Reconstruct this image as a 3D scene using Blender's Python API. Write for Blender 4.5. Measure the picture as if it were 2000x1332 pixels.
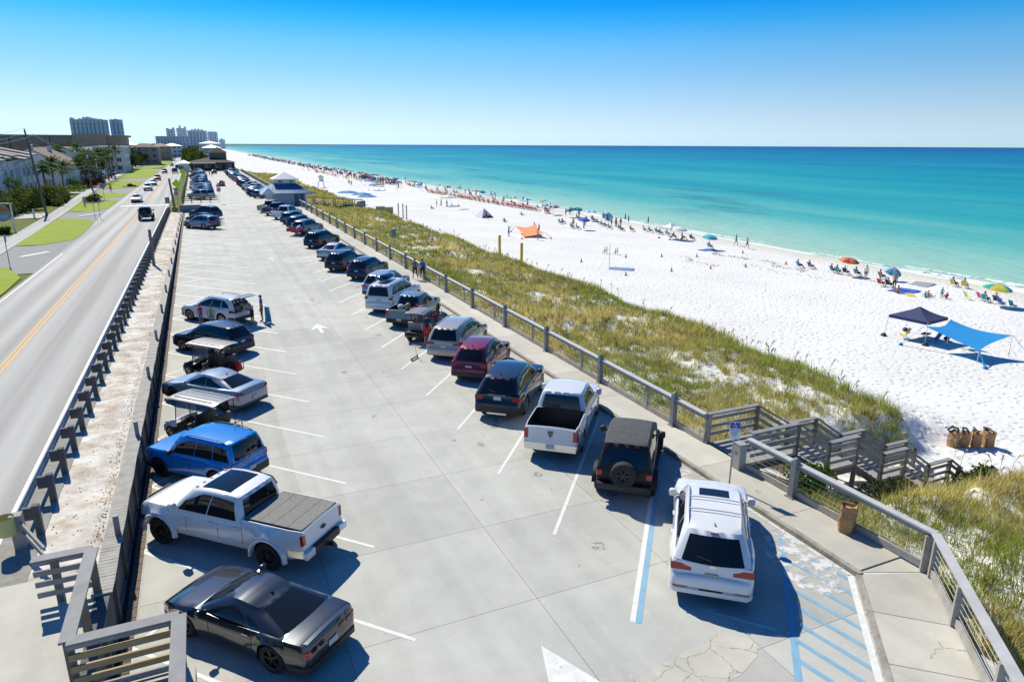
import bpy, bmesh, math, random
import numpy as np
from mathutils import Vector, Matrix, noise as mnoise
R = math.radians
rnd = random.Random(7)
for o in list(bpy.data.objects): bpy.data.objects.remove(o, do_unlink=True)
scene = bpy.context.scene
COL = scene.collection

# ---------------------------------------------------------------- camera
CAM_H = 10.7
YAW, PITCH, ROLL = R(24.22), R(15.99), R(0.27)
fwd = Vector((math.sin(YAW)*math.cos(PITCH), math.cos(YAW)*math.cos(PITCH), -math.sin(PITCH)))
rgt = Vector((math.cos(YAW), -math.sin(YAW), 0))
upv = rgt.cross(fwd)
r2 = rgt*math.cos(ROLL) + upv*math.sin(ROLL)
u2 = -rgt*math.sin(ROLL) + upv*math.cos(ROLL)
cd = bpy.data.cameras.new('camera'); cam = bpy.data.objects.new('camera', cd); COL.objects.link(cam)
cd.sensor_width = 36.0; cd.lens = 24.0; cd.clip_start = 0.1; cd.clip_end = 150000
M = Matrix((r2, u2, -fwd)).transposed().to_4x4(); M.translation = (0, 0, CAM_H)
cam.matrix_world = M
scene.camera = cam

# ---------------------------------------------------------------- sky and sun
SUN_EL, SUN_AZ = 45.0, -12.0          # azimuth measured from +Y towards +X
w = bpy.data.worlds.new('World'); scene.world = w; w.use_nodes = True
nt = w.node_tree; nt.nodes.clear()
sky = nt.nodes.new('ShaderNodeTexSky'); sky.sky_type = 'NISHITA'; sky.sun_disc = False
sky.sun_elevation = R(SUN_EL); sky.sun_rotation = R(SUN_AZ)
sky.air_density = 1.0; sky.dust_density = 0.0; sky.ozone_density = 2.5; sky.altitude = 10
geo = nt.nodes.new('ShaderNodeNewGeometry'); sep = nt.nodes.new('ShaderNodeSeparateXYZ')
nt.links.new(geo.outputs['Incoming'], sep.inputs[0])
mr = nt.nodes.new('ShaderNodeMath'); mr.operation = 'ABSOLUTE'
nt.links.new(sep.outputs['Z'], mr.inputs[0])
ramp = nt.nodes.new('ShaderNodeValToRGB')
el = ramp.color_ramp.elements
el[0].position = 0.0; el[0].color = (0.46, 0.74, 1.25, 1)
el[1].position = 0.30; el[1].color = (0.04, 0.44, 0.95, 1)
for p, c in ((0.012, (0.53, 0.74, 1.22)), (0.033, (0.57, 0.70, 1.03)), (0.065, (0.52, 0.68, 0.92)), (0.096, (0.41, 0.66, 0.91)), (0.126, (0.29, 0.66, 0.93)), (0.155, (0.10, 0.60, 0.96)), (0.178, (0.02, 0.51, 0.98)), (0.5, (0.16, 0.52, 0.92))):
    e = el.new(p); e.color = (*c, 1)
nt.links.new(mr.outputs[0], ramp.inputs[0])
mul = nt.nodes.new('ShaderNodeMix'); mul.data_type = 'RGBA'; mul.blend_type = 'MULTIPLY'; mul.inputs[0].default_value = 1
nt.links.new(sky.outputs[0], mul.inputs[6]); nt.links.new(ramp.outputs[0], mul.inputs[7])
bg = nt.nodes.new('ShaderNodeBackground'); bg.inputs[1].default_value = 0.105
nt.links.new(mul.outputs[2], bg.inputs[0])
wo = nt.nodes.new('ShaderNodeOutputWorld'); nt.links.new(bg.outputs[0], wo.inputs[0])
sd = bpy.data.lights.new('sun', 'SUN'); sd.energy = 4.6; sd.angle = R(0.5); sd.color = (1.0, 0.945, 0.79)
so = bpy.data.objects.new('sun', sd); COL.objects.link(so)
sdir = Vector((math.sin(R(SUN_AZ))*math.cos(R(SUN_EL)), math.cos(R(SUN_AZ))*math.cos(R(SUN_EL)), math.sin(R(SUN_EL))))
so.rotation_euler = sdir.to_track_quat('Z', 'Y').to_euler(); so.location = (0, 0, 60)
vs = scene.view_settings; vs.view_transform = 'Standard'; vs.look = 'None'; vs.exposure = 0.32; vs.gamma = 1
vs.use_curve_mapping = False
scene.render.engine = 'CYCLES'
scene.cycles.max_bounces = 5; scene.cycles.diffuse_bounces = 2; scene.cycles.glossy_bounces = 3
scene.cycles.transmission_bounces = 4; scene.cycles.transparent_max_bounces = 6
scene.render.resolution_x = 1024; scene.render.resolution_y = 681

# ---------------------------------------------------------------- materials
MATS = {}
def mat(name, col, rough=0.6, metal=0.0, spec=0.5, vary=0.0, scale=4.0, col2=None, bump=0.0, bscale=None, coat=0.0, detail=4.0, stretch=None, emit=None):
    """principled material; vary mixes col with col2 by object-space noise"""
    if name in MATS: return MATS[name]
    m = bpy.data.materials.new(name); m.use_nodes = True; n = m.node_tree; b = n.nodes['Principled BSDF']
    b.inputs['Base Color'].default_value = (*col, 1); b.inputs['Roughness'].default_value = rough
    b.inputs['Metallic'].default_value = metal; b.inputs['Specular IOR Level'].default_value = spec
    b.inputs['Coat Weight'].default_value = coat; b.inputs['Coat Roughness'].default_value = 0.04
    if vary > 0 or bump > 0:
        g = n.nodes.new('ShaderNodeNewGeometry'); vec = g.outputs['Position']
        if stretch:
            mp = n.nodes.new('ShaderNodeMapping'); mp.inputs['Scale'].default_value = stretch
            n.links.new(vec, mp.inputs[0]); vec = mp.outputs[0]
        t = n.nodes.new('ShaderNodeTexNoise'); t.inputs['Scale'].default_value = scale; t.inputs['Detail'].default_value = detail
        t.inputs['Roughness'].default_value = 0.62
        n.links.new(vec, t.inputs['Vector'])
        if vary > 0:
            c2 = col2 or tuple(max(0, c*0.6) for c in col)
            r = n.nodes.new('ShaderNodeValToRGB'); r.color_ramp.elements[0].position = 0.5-vary/2; r.color_ramp.elements[1].position = 0.5+vary/2
            r.color_ramp.elements[0].color = (*col, 1); r.color_ramp.elements[1].color = (*c2, 1)
            n.links.new(t.outputs[0], r.inputs[0]); n.links.new(r.outputs[0], b.inputs['Base Color'])
        if bump > 0:
            t2 = n.nodes.new('ShaderNodeTexNoise'); t2.inputs['Scale'].default_value = bscale or scale*4; t2.inputs['Detail'].default_value = 3
            n.links.new(vec, t2.inputs['Vector'])
            bp = n.nodes.new('ShaderNodeBump'); bp.inputs['Strength'].default_value = bump; bp.inputs['Distance'].default_value = 0.05
            n.links.new(t2.outputs[0], bp.inputs['Height']); n.links.new(bp.outputs[0], b.inputs['Normal'])
    if emit:
        b.inputs['Emission Color'].default_value = (*emit[:3], 1); b.inputs['Emission Strength'].default_value = emit[3]
    MATS[name] = m
    return m
def nodes_of(m): return m.node_tree, m.node_tree.nodes['Principled BSDF']

# ---------------------------------------------------------------- mesh builder
class MB:
    def __init__(s): s.v = []; s.f = []; s.m = []
    def add(s, vs, fs, mi=0):
        b = len(s.v); s.v += [tuple(p) for p in vs]
        for f in fs: s.f.append(tuple(b+i for i in f)); s.m.append(mi)
        return s
    def box(s, c, d, rz=0.0, mi=0, rx=0.0, ry=0.0):
        hx, hy, hz = d[0]/2, d[1]/2, d[2]/2
        P = [(x, y, z) for z in (-hz, hz) for y in (-hy, hy) for x in (-hx, hx)]
        if rz or rx or ry:
            Mx = Matrix.Rotation(rz, 3, 'Z') @ Matrix.Rotation(ry, 3, 'Y') @ Matrix.Rotation(rx, 3, 'X')
            P = [tuple(Mx @ Vector(p)) for p in P]
        P = [(p[0]+c[0], p[1]+c[1], p[2]+c[2]) for p in P]
        return s.add(P, [(0,2,3,1),(4,5,7,6),(0,1,5,4),(2,6,7,3),(0,4,6,2),(1,3,7,5)], mi)
    def beam(s, a, b, wd, ht, mi=0, up=(0,0,1)):
        a, b = Vector(a), Vector(b); d = (b-a); 
        if d.length < 1e-6: return s
        d.normalize(); up = Vector(up)
        if abs(d.dot(up)) > 0.99: up = Vector((0,1,0))
        x = d.cross(up).normalized(); z = x.cross(d)
        P = []
        for p in (a, b):
            for i, j in ((-1,-1),(1,-1),(1,1),(-1,1)): P.append(p + x*(i*wd/2) + z*(j*ht/2))
        return s.add(P, [(0,1,2,3),(7,6,5,4),(0,4,5,1),(1,5,6,2),(2,6,7,3),(3,7,4,0)], mi)
    def tube(s, pts, rad, n=6, mi=0, cap=True):
        pts = [Vector(p) for p in pts]; k = len(pts)
        if not hasattr(rad, '__len__'): rad = [rad]*k
        P = []; up = Vector((0.13, 0.21, 1)).normalized()
        for i, p in enumerate(pts):
            d = (pts[min(i+1, k-1)] - pts[max(i-1, 0)]).normalized()
            u = up if abs(d.dot(up)) < 0.95 else Vector((1, 0, 0))
            x = d.cross(u).normalized(); y = x.cross(d)
            for j in range(n):
                a = 2*math.pi*j/n; P.append(p + x*(math.cos(a)*rad[i]) + y*(math.sin(a)*rad[i]))
        F = [(i*n+j, i*n+(j+1) % n, (i+1)*n+(j+1) % n, (i+1)*n+j) for i in range(k-1) for j in range(n)]
        if cap: F += [tuple(range(n-1, -1, -1)), tuple((k-1)*n+j for j in range(n))]
        return s.add(P, F, mi)
    def lathe(s, prof, n=16, c=(0,0,0), axis='z', mi=0, a0=0.0):
        P = []; k = len(prof)
        for r, h in prof:
            for j in range(n):
                a = a0+2*math.pi*j/n; x, y = r*math.cos(a), r*math.sin(a)
                if axis == 'z': p = (x, y, h)
                elif axis == 'y': p = (x, h, y)
                else: p = (h, x, y)
                P.append((p[0]+c[0], p[1]+c[1], p[2]+c[2]))
        F = [(i*n+j, i*n+(j+1) % n, (i+1)*n+(j+1) % n, (i+1)*n+j) for i in range(k-1) for j in range(n)]
        return s.add(P, F, mi)
    def grid(s, rows, mi=0, flip=False):
        nr, nc = len(rows), len(rows[0]); P = [p for r in rows for p in r]
        F = []
        for i in range(nr-1):
            for j in range(nc-1):
                q = (i*nc+j, i*nc+j+1, (i+1)*nc+j+1, (i+1)*nc+j)
                F.append(q[::-1] if flip else q)
        return s.add(P, F, mi)
    def poly(s, pts, mi=0): return s.add(pts, [tuple(range(len(pts)))], mi)
    def prism(s, outline, z0, z1, mi=0):
        n = len(outline)
        P = [(x, y, z0) for x, y in outline] + [(x, y, z1) for x, y in outline]
        F = [(i, (i+1) % n, n+(i+1) % n, n+i) for i in range(n)] + [tuple(range(n-1, -1, -1)), tuple(range(n, 2*n))]
        return s.add(P, F, mi)
    def mesh(s, name, mats, smooth=None, fix=False):
        me = bpy.data.meshes.new(name); me.from_pydata(s.v, [], s.f)
        for m in (mats if isinstance(mats, (list, tuple)) else [mats]): me.materials.append(m)
        if len(me.materials) > 1: me.polygons.foreach_set('material_index', s.m)
        if fix:
            bm = bmesh.new(); bm.from_mesh(me); bmesh.ops.remove_doubles(bm, verts=bm.verts, dist=0.0005)
            bmesh.ops.recalc_face_normals(bm, faces=bm.faces); bm.to_mesh(me); bm.free()
        if smooth is not None:
            me.polygons.foreach_set('use_smooth', [True]*len(me.polygons)); me.set_sharp_from_angle(angle=R(smooth))
        me.update(); return me
    def build(s, name, mats, parent=None, smooth=None, fix=False, loc=None, rz=0):
        return ob(name, s.mesh(name, mats, smooth, fix), parent, loc, rz)
def ob(name, data, parent=None, loc=None, rz=0):
    o = bpy.data.objects.new(name, data); COL.objects.link(o)
    if parent: o.parent = parent
    if loc is not None: o.location = loc
    if rz: o.rotation_euler.z = rz
    return o
def tag(o, label=None, cat=None, group=None, kind=None):
    if label: o['label'] = label
    if cat: o['category'] = cat
    if group: o['group'] = group
    if kind: o['kind'] = kind
    return o
def thing(name, label, cat, loc=(0,0,0), rz=0, group=None):
    return tag(ob(name, None, None, loc, rz), label, cat, group)
CHILD = {}
def copy_tree(o, parent=None):
    c = o.copy(); COL.objects.link(c); c.parent = parent
    for ch in o.children: copy_tree(ch, c)
    return c
def fractal(x, y, s, oct=4, seed=0.0):
    return mnoise.fractal(Vector((x/s+seed, y/s-seed*0.7, seed)), 0.6, 2.0, oct)
ORD = ['first','second','third','fourth','fifth','sixth','seventh','eighth','ninth','tenth','eleventh','twelfth','thirteenth','fourteenth','fifteenth','sixteenth','seventeenth','eighteenth','nineteenth','twentieth','twenty-first','twenty-second','twenty-third','twenty-fourth','twenty-fifth','twenty-sixth','twenty-seventh','twenty-eighth','twenty-ninth','thirtieth','thirty-first','thirty-second','thirty-third','thirty-fourth','thirty-fifth','thirty-sixth','thirty-seventh','thirty-eighth']
def interp(tab, x):
    if x <= tab[0][0]: return tab[0][1]
    for (a, va), (b, vb) in zip(tab, tab[1:]):
        if x <= b: 
            t = (x-a)/(b-a) if b > a else 1.0
            return va + (vb-va)*t
    return tab[-1][1]
def sinterp(tab, x):
    if x <= tab[0][0]: return tab[0][1]
    for (a, va), (b, vb) in zip(tab, tab[1:]):
        if x <= b:
            t = (x-a)/(b-a) if b > a else 1.0
            t = t*t*(3-2*t); return va + (vb-va)*t
    return tab[-1][1]
# ================================================================ setting
def road_z(y): return interp([(20, 1.0), (125, 0.0), (9999, 0.0)], y)
WATER_Z = -4.35
def dune_z(x, y):
    z = interp([(0, -0.5), (16.5, -0.45), (20, -0.85), (24, -1.35), (28, -1.5), (30.5, -1.75), (33, -2.7), (35.5, -3.2), (50, -3.45), (79, -4.3), (100, -5.6), (140, -7.0), (9999, -9)], x)
    bumps = 0.0
    if 17.0 < x < 35:
        e = min(1, (x-17)/1.5, (35-x)/2.0)
        bumps = e*(0.42*fractal(x, y, 6.0, 4, 3.1) + 0.16*fractal(x, y, 1.6, 2, 8.8))
    z += bumps
    # trough below the stair flights, open to the beach
    t = max(0, min(1, 1-(abs(y-17.2)-2.0)/1.8))
    if t > 0 and x > 17:
        t = t*t*(3-2*t)
        zs = interp([(17, -0.7), (18.5, -1.1), (20.2, -2.0), (23.2, -2.75), (26, -3.1), (28.3, -3.16), (34, -3.2), (9999, -3.3)], x)
        if x < 34: z = z*(1-t) + (zs+0.25*bumps)*t
    if x >= 35: z += 0.035*fractal(x, y, 2.2, 3, 1.7)*min(1, max(0, (80-x)/8))
    return z
# ---- materials of the setting
def concrete(name, base, dark, light, joint_rust=0.0):
    m = bpy.data.materials.new(name); m.use_nodes = True; n, b = nodes_of(m)
    g = n.nodes.new('ShaderNodeNewGeometry'); L = n.links.new
    t1 = n.nodes.new('ShaderNodeTexNoise'); t1.inputs['Scale'].default_value = 0.35; t1.inputs['Detail'].default_value = 6; t1.inputs['Roughness'].default_value = 0.65
    t2 = n.nodes.new('ShaderNodeTexNoise'); t2.inputs['Scale'].default_value = 9.0; t2.inputs['Detail'].default_value = 6; t2.inputs['Roughness'].default_value = 0.7
    t3 = n.nodes.new('ShaderNodeTexNoise'); t3.inputs['Scale'].default_value = 1.7; t3.inputs['Detail'].default_value = 8; t3.inputs['Roughness'].default_value = 0.75
    oi = n.nodes.new('ShaderNodeObjectInfo')
    for t in (t1, t2, t3): L(g.outputs['Position'], t.inputs['Vector'])
    r1 = n.nodes.new('ShaderNodeValToRGB'); r1.color_ramp.elements[0].position = .32; r1.color_ramp.elements[1].position = .68
    r1.color_ramp.elements[0].color = (*dark, 1); r1.color_ramp.elements[1].color = (*base, 1)
    L(t1.outputs[0], r1.inputs[0])
    r3 = n.nodes.new('ShaderNodeValToRGB'); r3.color_ramp.elements[0].position = .60; r3.color_ramp.elements[1].position = .74
    r3.color_ramp.elements[0].color = (0, 0, 0, 1); r3.color_ramp.elements[1].color = (1, 1, 1, 1)
    L(t3.outputs[0], r3.inputs[0])
    mx = n.nodes.new('ShaderNodeMix'); mx.data_type = 'RGBA'; L(r3.outputs[0], mx.inputs[0]); L(r1.outputs[0], mx.inputs[6]); mx.inputs[7].default_value = (*light, 1)
    # dark specks (oil drips, gum)
    r4 = n.nodes.new('ShaderNodeValToRGB'); r4.color_ramp.elements[0].position = .30; r4.color_ramp.elements[1].position = .36
    r4.color_ramp.elements[0].color = (.72, .72, .70, 1); r4.color_ramp.elements[1].color = (1, 1, 1, 1)
    L(t2.outputs[0], r4.inputs[0])
    m2 = n.nodes.new('ShaderNodeMix'); m2.data_type = 'RGBA'; m2.blend_type = 'MULTIPLY'; m2.inputs[0].default_value = .7
    L(mx.outputs[2], m2.inputs[6]); L(r4.outputs[0], m2.inputs[7])
    mp = n.nodes.new('ShaderNodeMapRange'); mp.inputs[3].default_value = .90; mp.inputs[4].default_value = 1.06; L(oi.outputs['Random'], mp.inputs[0])
    m3 = n.nodes.new('ShaderNodeMix'); m3.data_type = 'RGBA'; m3.blend_type = 'MULTIPLY'; m3.inputs[0].default_value = 1
    L(m2.outputs[2], m3.inputs[6]); L(mp.outputs[0], m3.inputs[7])
    # hairline cracks
    v = n.nodes.new('ShaderNodeTexVoronoi'); v.feature = 'DISTANCE_TO_EDGE'; v.inputs['Scale'].default_value = 0.21
    dv = n.nodes.new('ShaderNodeVectorMath'); dv.operation = 'MULTIPLY_ADD'; dv.inputs[1].default_value = (.45, .45, .45)
    L(t3.outputs['Color'], dv.inputs[0]); L(g.outputs['Position'], dv.inputs[2]); L(dv.outputs[0], v.inputs['Vector'])
    cr = n.nodes.new('ShaderNodeMath'); cr.operation = 'LESS_THAN'; cr.inputs[1].default_value = 0.0016; L(v.outputs[0], cr.inputs[0])
    cm = n.nodes.new('ShaderNodeMath'); cm.operation = 'GREATER_THAN'; cm.inputs[1].default_value = .60; L(t1.outputs[0], cm.inputs[0])
    cc = n.nodes.new('ShaderNodeMath'); cc.operation = 'MULTIPLY'; L(cr.outputs[0], cc.inputs[0]); L(cm.outputs[0], cc.inputs[1])
    m4 = n.nodes.new('ShaderNodeMix'); m4.data_type = 'RGBA'; L(cc.outputs[0], m4.inputs[0]); L(m3.outputs[2], m4.inputs[6]); m4.inputs[7].default_value = (.24, .235, .22, 1)
    # long faint tyre streaks along the lanes and broad damp blotches
    mp_ = n.nodes.new('ShaderNodeMapping'); mp_.inputs['Scale'].default_value = (1.6, .07, 1); L(g.outputs['Position'], mp_.inputs[0])
    t5 = n.nodes.new('ShaderNodeTexNoise'); t5.inputs['Scale'].default_value = 1.0; t5.inputs['Detail'].default_value = 5; L(mp_.outputs[0], t5.inputs['Vector'])
    t6 = n.nodes.new('ShaderNodeTexNoise'); t6.inputs['Scale'].default_value = .9; t6.inputs['Detail'].default_value = 7; t6.inputs['Roughness'].default_value = .7; L(g.outputs['Position'], t6.inputs['Vector'])
    a5 = n.nodes.new('ShaderNodeMath'); a5.operation = 'ADD'; L(t5.outputs[0], a5.inputs[0]); L(t6.outputs[0], a5.inputs[1])
    r5 = n.nodes.new('ShaderNodeMapRange'); r5.inputs[1].default_value = .72; r5.inputs[2].default_value = 1.2; r5.inputs[3].default_value = .88; r5.inputs[4].default_value = 1.05; L(a5.outputs[0], r5.inputs[0])
    m5 = n.nodes.new('ShaderNodeMix'); m5.data_type = 'RGBA'; m5.blend_type = 'MULTIPLY'; m5.inputs[0].default_value = 1; L(m4.outputs[2], m5.inputs[6]); L(r5.outputs[0], m5.inputs[7])
    L(m5.outputs[2], b.inputs['Base Color'])
    b.inputs['Roughness'].default_value = 0.8; b.inputs['Specular IOR Level'].default_value = 0.35
    bp = n.nodes.new('ShaderNodeBump'); bp.inputs['Strength'].default_value = .25; bp.inputs['Distance'].default_value = .02
    L(t2.outputs[0], bp.inputs['Height']); L(bp.outputs[0], b.inputs['Normal'])
    return m
M_LOT = concrete('lot_concrete', (.50, .498, .455), (.425, .424, .39), (.585, .58, .54))
M_WALK = concrete('walk_concrete', (.56, .53, .46), (.46, .44, .385), (.63, .60, .53))
M_JOINT = mat('joint_fill', (.60, .59, .55), .95, vary=.30, scale=.5, col2=(.34, .33, .31))
M_KERB = mat('kerb_concrete', (.42, .39, .33), .9, vary=.4, scale=3, col2=(.22, .20, .17), bump=.3)

def sand_material():
    m = bpy.data.materials.new('white_sand'); m.use_nodes = True; n, b = nodes_of(m); L = n.links.new
    g = n.nodes.new('ShaderNodeNewGeometry')
    t1 = n.nodes.new('ShaderNodeTexNoise'); t1.inputs['Scale'].default_value = .12; t1.inputs['Detail'].default_value = 8
    t2 = n.nodes.new('ShaderNodeTexNoise'); t2.inputs['Scale'].default_value = 2.6; t2.inputs['Detail'].default_value = 5; t2.inputs['Roughness'].default_value = .55
    v = n.nodes.new('ShaderNodeTexVoronoi'); v.inputs['Scale'].default_value = 2.1; v.inputs['Randomness'].default_value = 1
    for t in (t1, t2, v): L(g.outputs['Position'], t.inputs['Vector'])
    sx = n.nodes.new('ShaderNodeSeparateXYZ'); L(g.outputs['Position'], sx.inputs[0])
    r = n.nodes.new('ShaderNodeValToRGB'); r.color_ramp.elements[0].position = .35; r.color_ramp.elements[1].position = .7
    r.color_ramp.elements[0].color = (.68, .67, .645, 1); r.color_ramp.elements[1].color = (.76, .755, .735, 1)
    L(t1.outputs[0], r.inputs[0])
    # wet sand by the waterline (height driven)
    wet = n.nodes.new('ShaderNodeMapRange'); wet.inputs[1].default_value = -4.12; wet.inputs[2].default_value = -4.30; L(sx.outputs['Z'], wet.inputs[0])
    mx = n.nodes.new('ShaderNodeMix'); mx.data_type = 'RGBA'; L(wet.outputs[0], mx.inputs[0]); L(r.outputs[0], mx.inputs[6]); mx.inputs[7].default_value = (.62, .58, .50, 1)
    L(mx.outputs[2], b.inputs['Base Color'])
    b.inputs['Roughness'].default_value = .95; b.inputs['Specular IOR Level'].default_value = .15
    # footprints: pits from voronoi plus soft noise
    rm = n.nodes.new('ShaderNodeMapRange'); rm.inputs[1].default_value = .05; rm.inputs[2].default_value = .42; L(v.outputs['Distance'], rm.inputs[0])
    ad = n.nodes.new('ShaderNodeMath'); ad.operation = 'MULTIPLY_ADD'; ad.inputs[1].default_value = .8; L(t2.outputs[0], ad.inputs[0]); L(rm.outputs[0], ad.inputs[2])
    bp = n.nodes.new('ShaderNodeBump'); bp.inputs['Strength'].default_value = .9; bp.inputs['Distance'].default_value = .08
    L(ad.outputs[0], bp.inputs['Height']); L(bp.outputs[0], b.inputs['Normal'])
    return m
M_SAND = sand_material()

def beach():
    xs = [9, 12, 14.4, 16.2, 16.8] + list(np.arange(17.3, 36, .45)) + list(np.arange(36.5, 66, 1.1)) + list(np.arange(66, 92, 1.5)) + [95, 100, 110, 140, 200]
    ys = [-12, -6, -2] + list(np.arange(0, 60, .45)) + list(np.arange(60, 150, 1.2)) + list(np.arange(150, 340, 3)) + list(np.arange(340, 1000, 12)) + list(np.arange(1000, 4200, 100))
    V = [(x, y, dune_z(x, y)) for y in ys for x in xs]; nx = len(xs)
    F = [(j*nx+i, j*nx+i+1, (j+1)*nx+i+1, (j+1)*nx+i) for j in range(len(ys)-1) for i in range(nx-1)]
    mb = MB(); mb.v = V; mb.f = F; mb.m = [0]*len(F)
    tag(mb.build('beach_sand', M_SAND, smooth=60), kind='structure')
beach()

# ---- sea
def sea_material():
    m = bpy.data.materials.new('sea_water'); m.use_nodes = True; n, b = nodes_of(m); L = n.links.new
    g = n.nodes.new('ShaderNodeNewGeometry'); sx = n.nodes.new('ShaderNodeSeparateXYZ'); L(g.outputs['Position'], sx.inputs[0])
    mp = n.nodes.new('ShaderNodeMapping'); mp.inputs['Scale'].default_value = (.024, .004, 1); L(g.outputs['Position'], mp.inputs[0])
    t = n.nodes.new('ShaderNodeTexNoise'); t.inputs['Scale'].default_value = 1.0; t.inputs['Detail'].default_value = 5; L(mp.outputs[0], t.inputs['Vector'])
    # distance from shore, log scale, shifted by noise
    sub = n.nodes.new('ShaderNodeMath'); sub.operation = 'SUBTRACT'; sub.inputs[1].default_value = 78.0; L(sx.outputs['X'], sub.inputs[0])
    mxx = n.nodes.new('ShaderNodeMath'); mxx.operation = 'MAXIMUM'; mxx.inputs[1].default_value = 1.0; L(sub.outputs[0], mxx.inputs[0])
    lg = n.nodes.new('ShaderNodeMath'); lg.operation = 'LOGARITHM'; lg.inputs[1].default_value = 10; L(mxx.outputs[0], lg.inputs[0])
    nz = n.nodes.new('ShaderNodeMapRange'); nz.inputs[1].default_value = .3; nz.inputs[2].default_value = .7; nz.inputs[3].default_value = -.36; nz.inputs[4].default_value = .36; L(t.outputs[0], nz.inputs[0])
    ad = n.nodes.new('ShaderNodeMath'); ad.operation = 'ADD'; L(lg.outputs[0], ad.inputs[0]); L(nz.outputs[0], ad.inputs[1])
    dv = n.nodes.new('ShaderNodeMath'); dv.operation = 'DIVIDE'; dv.inputs[1].default_value = 4.0; L(ad.outputs[0], dv.inputs[0])
    r = n.nodes.new('ShaderNodeValToRGB'); e = r.color_ramp.elements
    e[0].position = 0.0; e[0].color = (.46, .58, .44, 1); e[1].position = 1.0; e[1].color = (.002, .075, .23, 1)
    for p, c in ((.22, (.32, .54, .43)), (.36, (.17, .47, .40)), (.46, (.05, .37, .355)), (.56, (.010, .30, .335)), (.66, (.002, .225, .31)), (.76, (.002, .16, .30)), (.88, (.002, .095, .25))):
        q = e.new(p); q.color = (*c, 1)
    L(dv.outputs[0], r.inputs[0])
    # dark weed patches near the shore
    mp2 = n.nodes.new('ShaderNodeMapping'); mp2.inputs['Scale'].default_value = (.055, .016, 1); mp2.inputs['Location'].default_value = (3.3, 1.1, 0); L(g.outputs['Position'], mp2.inputs[0])
    t2 = n.nodes.new('ShaderNodeTexNoise'); t2.inputs['Scale'].default_value = 1.0; t2.inputs['Detail'].default_value = 6; L(mp2.outputs[0], t2.inputs['Vector'])
    pr = n.nodes.new('ShaderNodeValToRGB'); pr.color_ramp.elements[0].position = .56; pr.color_ramp.elements[1].position = .68
    pr.color_ramp.elements[0].color = (0, 0, 0, 1); pr.color_ramp.elements[1].color = (.75, .75, .75, 1); L(t2.outputs[0], pr.inputs[0])
    nr = n.nodes.new('ShaderNodeMapRange'); nr.inputs[1].default_value = 95; nr.inputs[2].default_value = 108; L(sx.outputs['X'], nr.inputs[0])
    nf = n.nodes.new('ShaderNodeMapRange'); nf.inputs[1].default_value = 260; nf.inputs[2].default_value = 200; L(sx.outputs['X'], nf.inputs[0])
    pm = n.nodes.new('ShaderNodeMath'); pm.operation = 'MULTIPLY'; L(pr.outputs[0], pm.inputs[0]); L(nr.outputs[0], pm.inputs[1])
    pm2 = n.nodes.new('ShaderNodeMath'); pm2.operation = 'MULTIPLY'; L(pm.outputs[0], pm2.inputs[0]); L(nf.outputs[0], pm2.inputs[1])
    mx = n.nodes.new('ShaderNodeMix'); mx.data_type = 'RGBA'; L(pm2.outputs[0], mx.inputs[0]); L(r.outputs[0], mx.inputs[6]); mx.inputs[7].default_value = (.04, .20, .24, 1)
    # foam by the shore
    mp3 = n.nodes.new('ShaderNodeMapping'); mp3.inputs['Scale'].default_value = (.5, .09, 1); L(g.outputs['Position'], mp3.inputs[0])
    t3 = n.nodes.new('ShaderNodeTexNoise'); t3.inputs['Scale'].default_value = 1.0; t3.inputs['Detail'].default_value = 5; L(mp3.outputs[0], t3.inputs['Vector'])
    fs = n.nodes.new('ShaderNodeMapRange'); fs.inputs[1].default_value = 79.5; fs.inputs[2].default_value = 86; fs.inputs[3].default_value = .36; fs.inputs[4].default_value = .8; L(sx.outputs['X'], fs.inputs[0])
    fg = n.nodes.new('ShaderNodeMath'); fg.operation = 'SUBTRACT'; L(t3.outputs[0], fg.inputs[0]); L(fs.outputs[0], fg.inputs[1])
    fm = n.nodes.new('ShaderNodeMapRange'); fm.inputs[1].default_value = 0; fm.inputs[2].default_value = .06; L(fg.outputs[0], fm.inputs[0])
    mf = n.nodes.new('ShaderNodeMix'); mf.data_type = 'RGBA'; L(fm.outputs[0], mf.inputs[0]); L(mx.outputs[2], mf.inputs[6]); mf.inputs[7].default_value = (.82, .85, .84, 1)
    L(mf.outputs[2], b.inputs['Base Color'])
    b.inputs['Roughness'].default_value = .35; b.inputs['Specular IOR Level'].default_value = .05
    mw = n.nodes.new('ShaderNodeMapping'); mw.inputs['Scale'].default_value = (.55, .16, 1); L(g.outputs['Position'], mw.inputs[0])
    tw = n.nodes.new('ShaderNodeTexNoise'); tw.inputs['Scale'].default_value = 1.0; tw.inputs['Detail'].default_value = 5; L(mw.outputs[0], tw.inputs['Vector'])
    bp = n.nodes.new('ShaderNodeBump'); bp.inputs['Strength'].default_value = .9; bp.inputs['Distance'].default_value = .7
    L(tw.outputs[0], bp.inputs['Height']); L(bp.outputs[0], b.inputs['Normal'])
    return m
mb = MB()
xs = [76, 90, 120, 200, 400, 1000, 4000, 20000, 110000]; ys = [-3000, -200, 0, 200, 1000, 4000, 20000, 110000]
mb.grid([[(x, y, WATER_Z) for x in xs] for y in ys])
sea = tag(mb.build('sea_water', sea_material()), kind='structure')
M_FOAM = mat('wave_foam', (.84, .87, .86), .9, spec=.2)
fr_ = random.Random(17)
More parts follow.
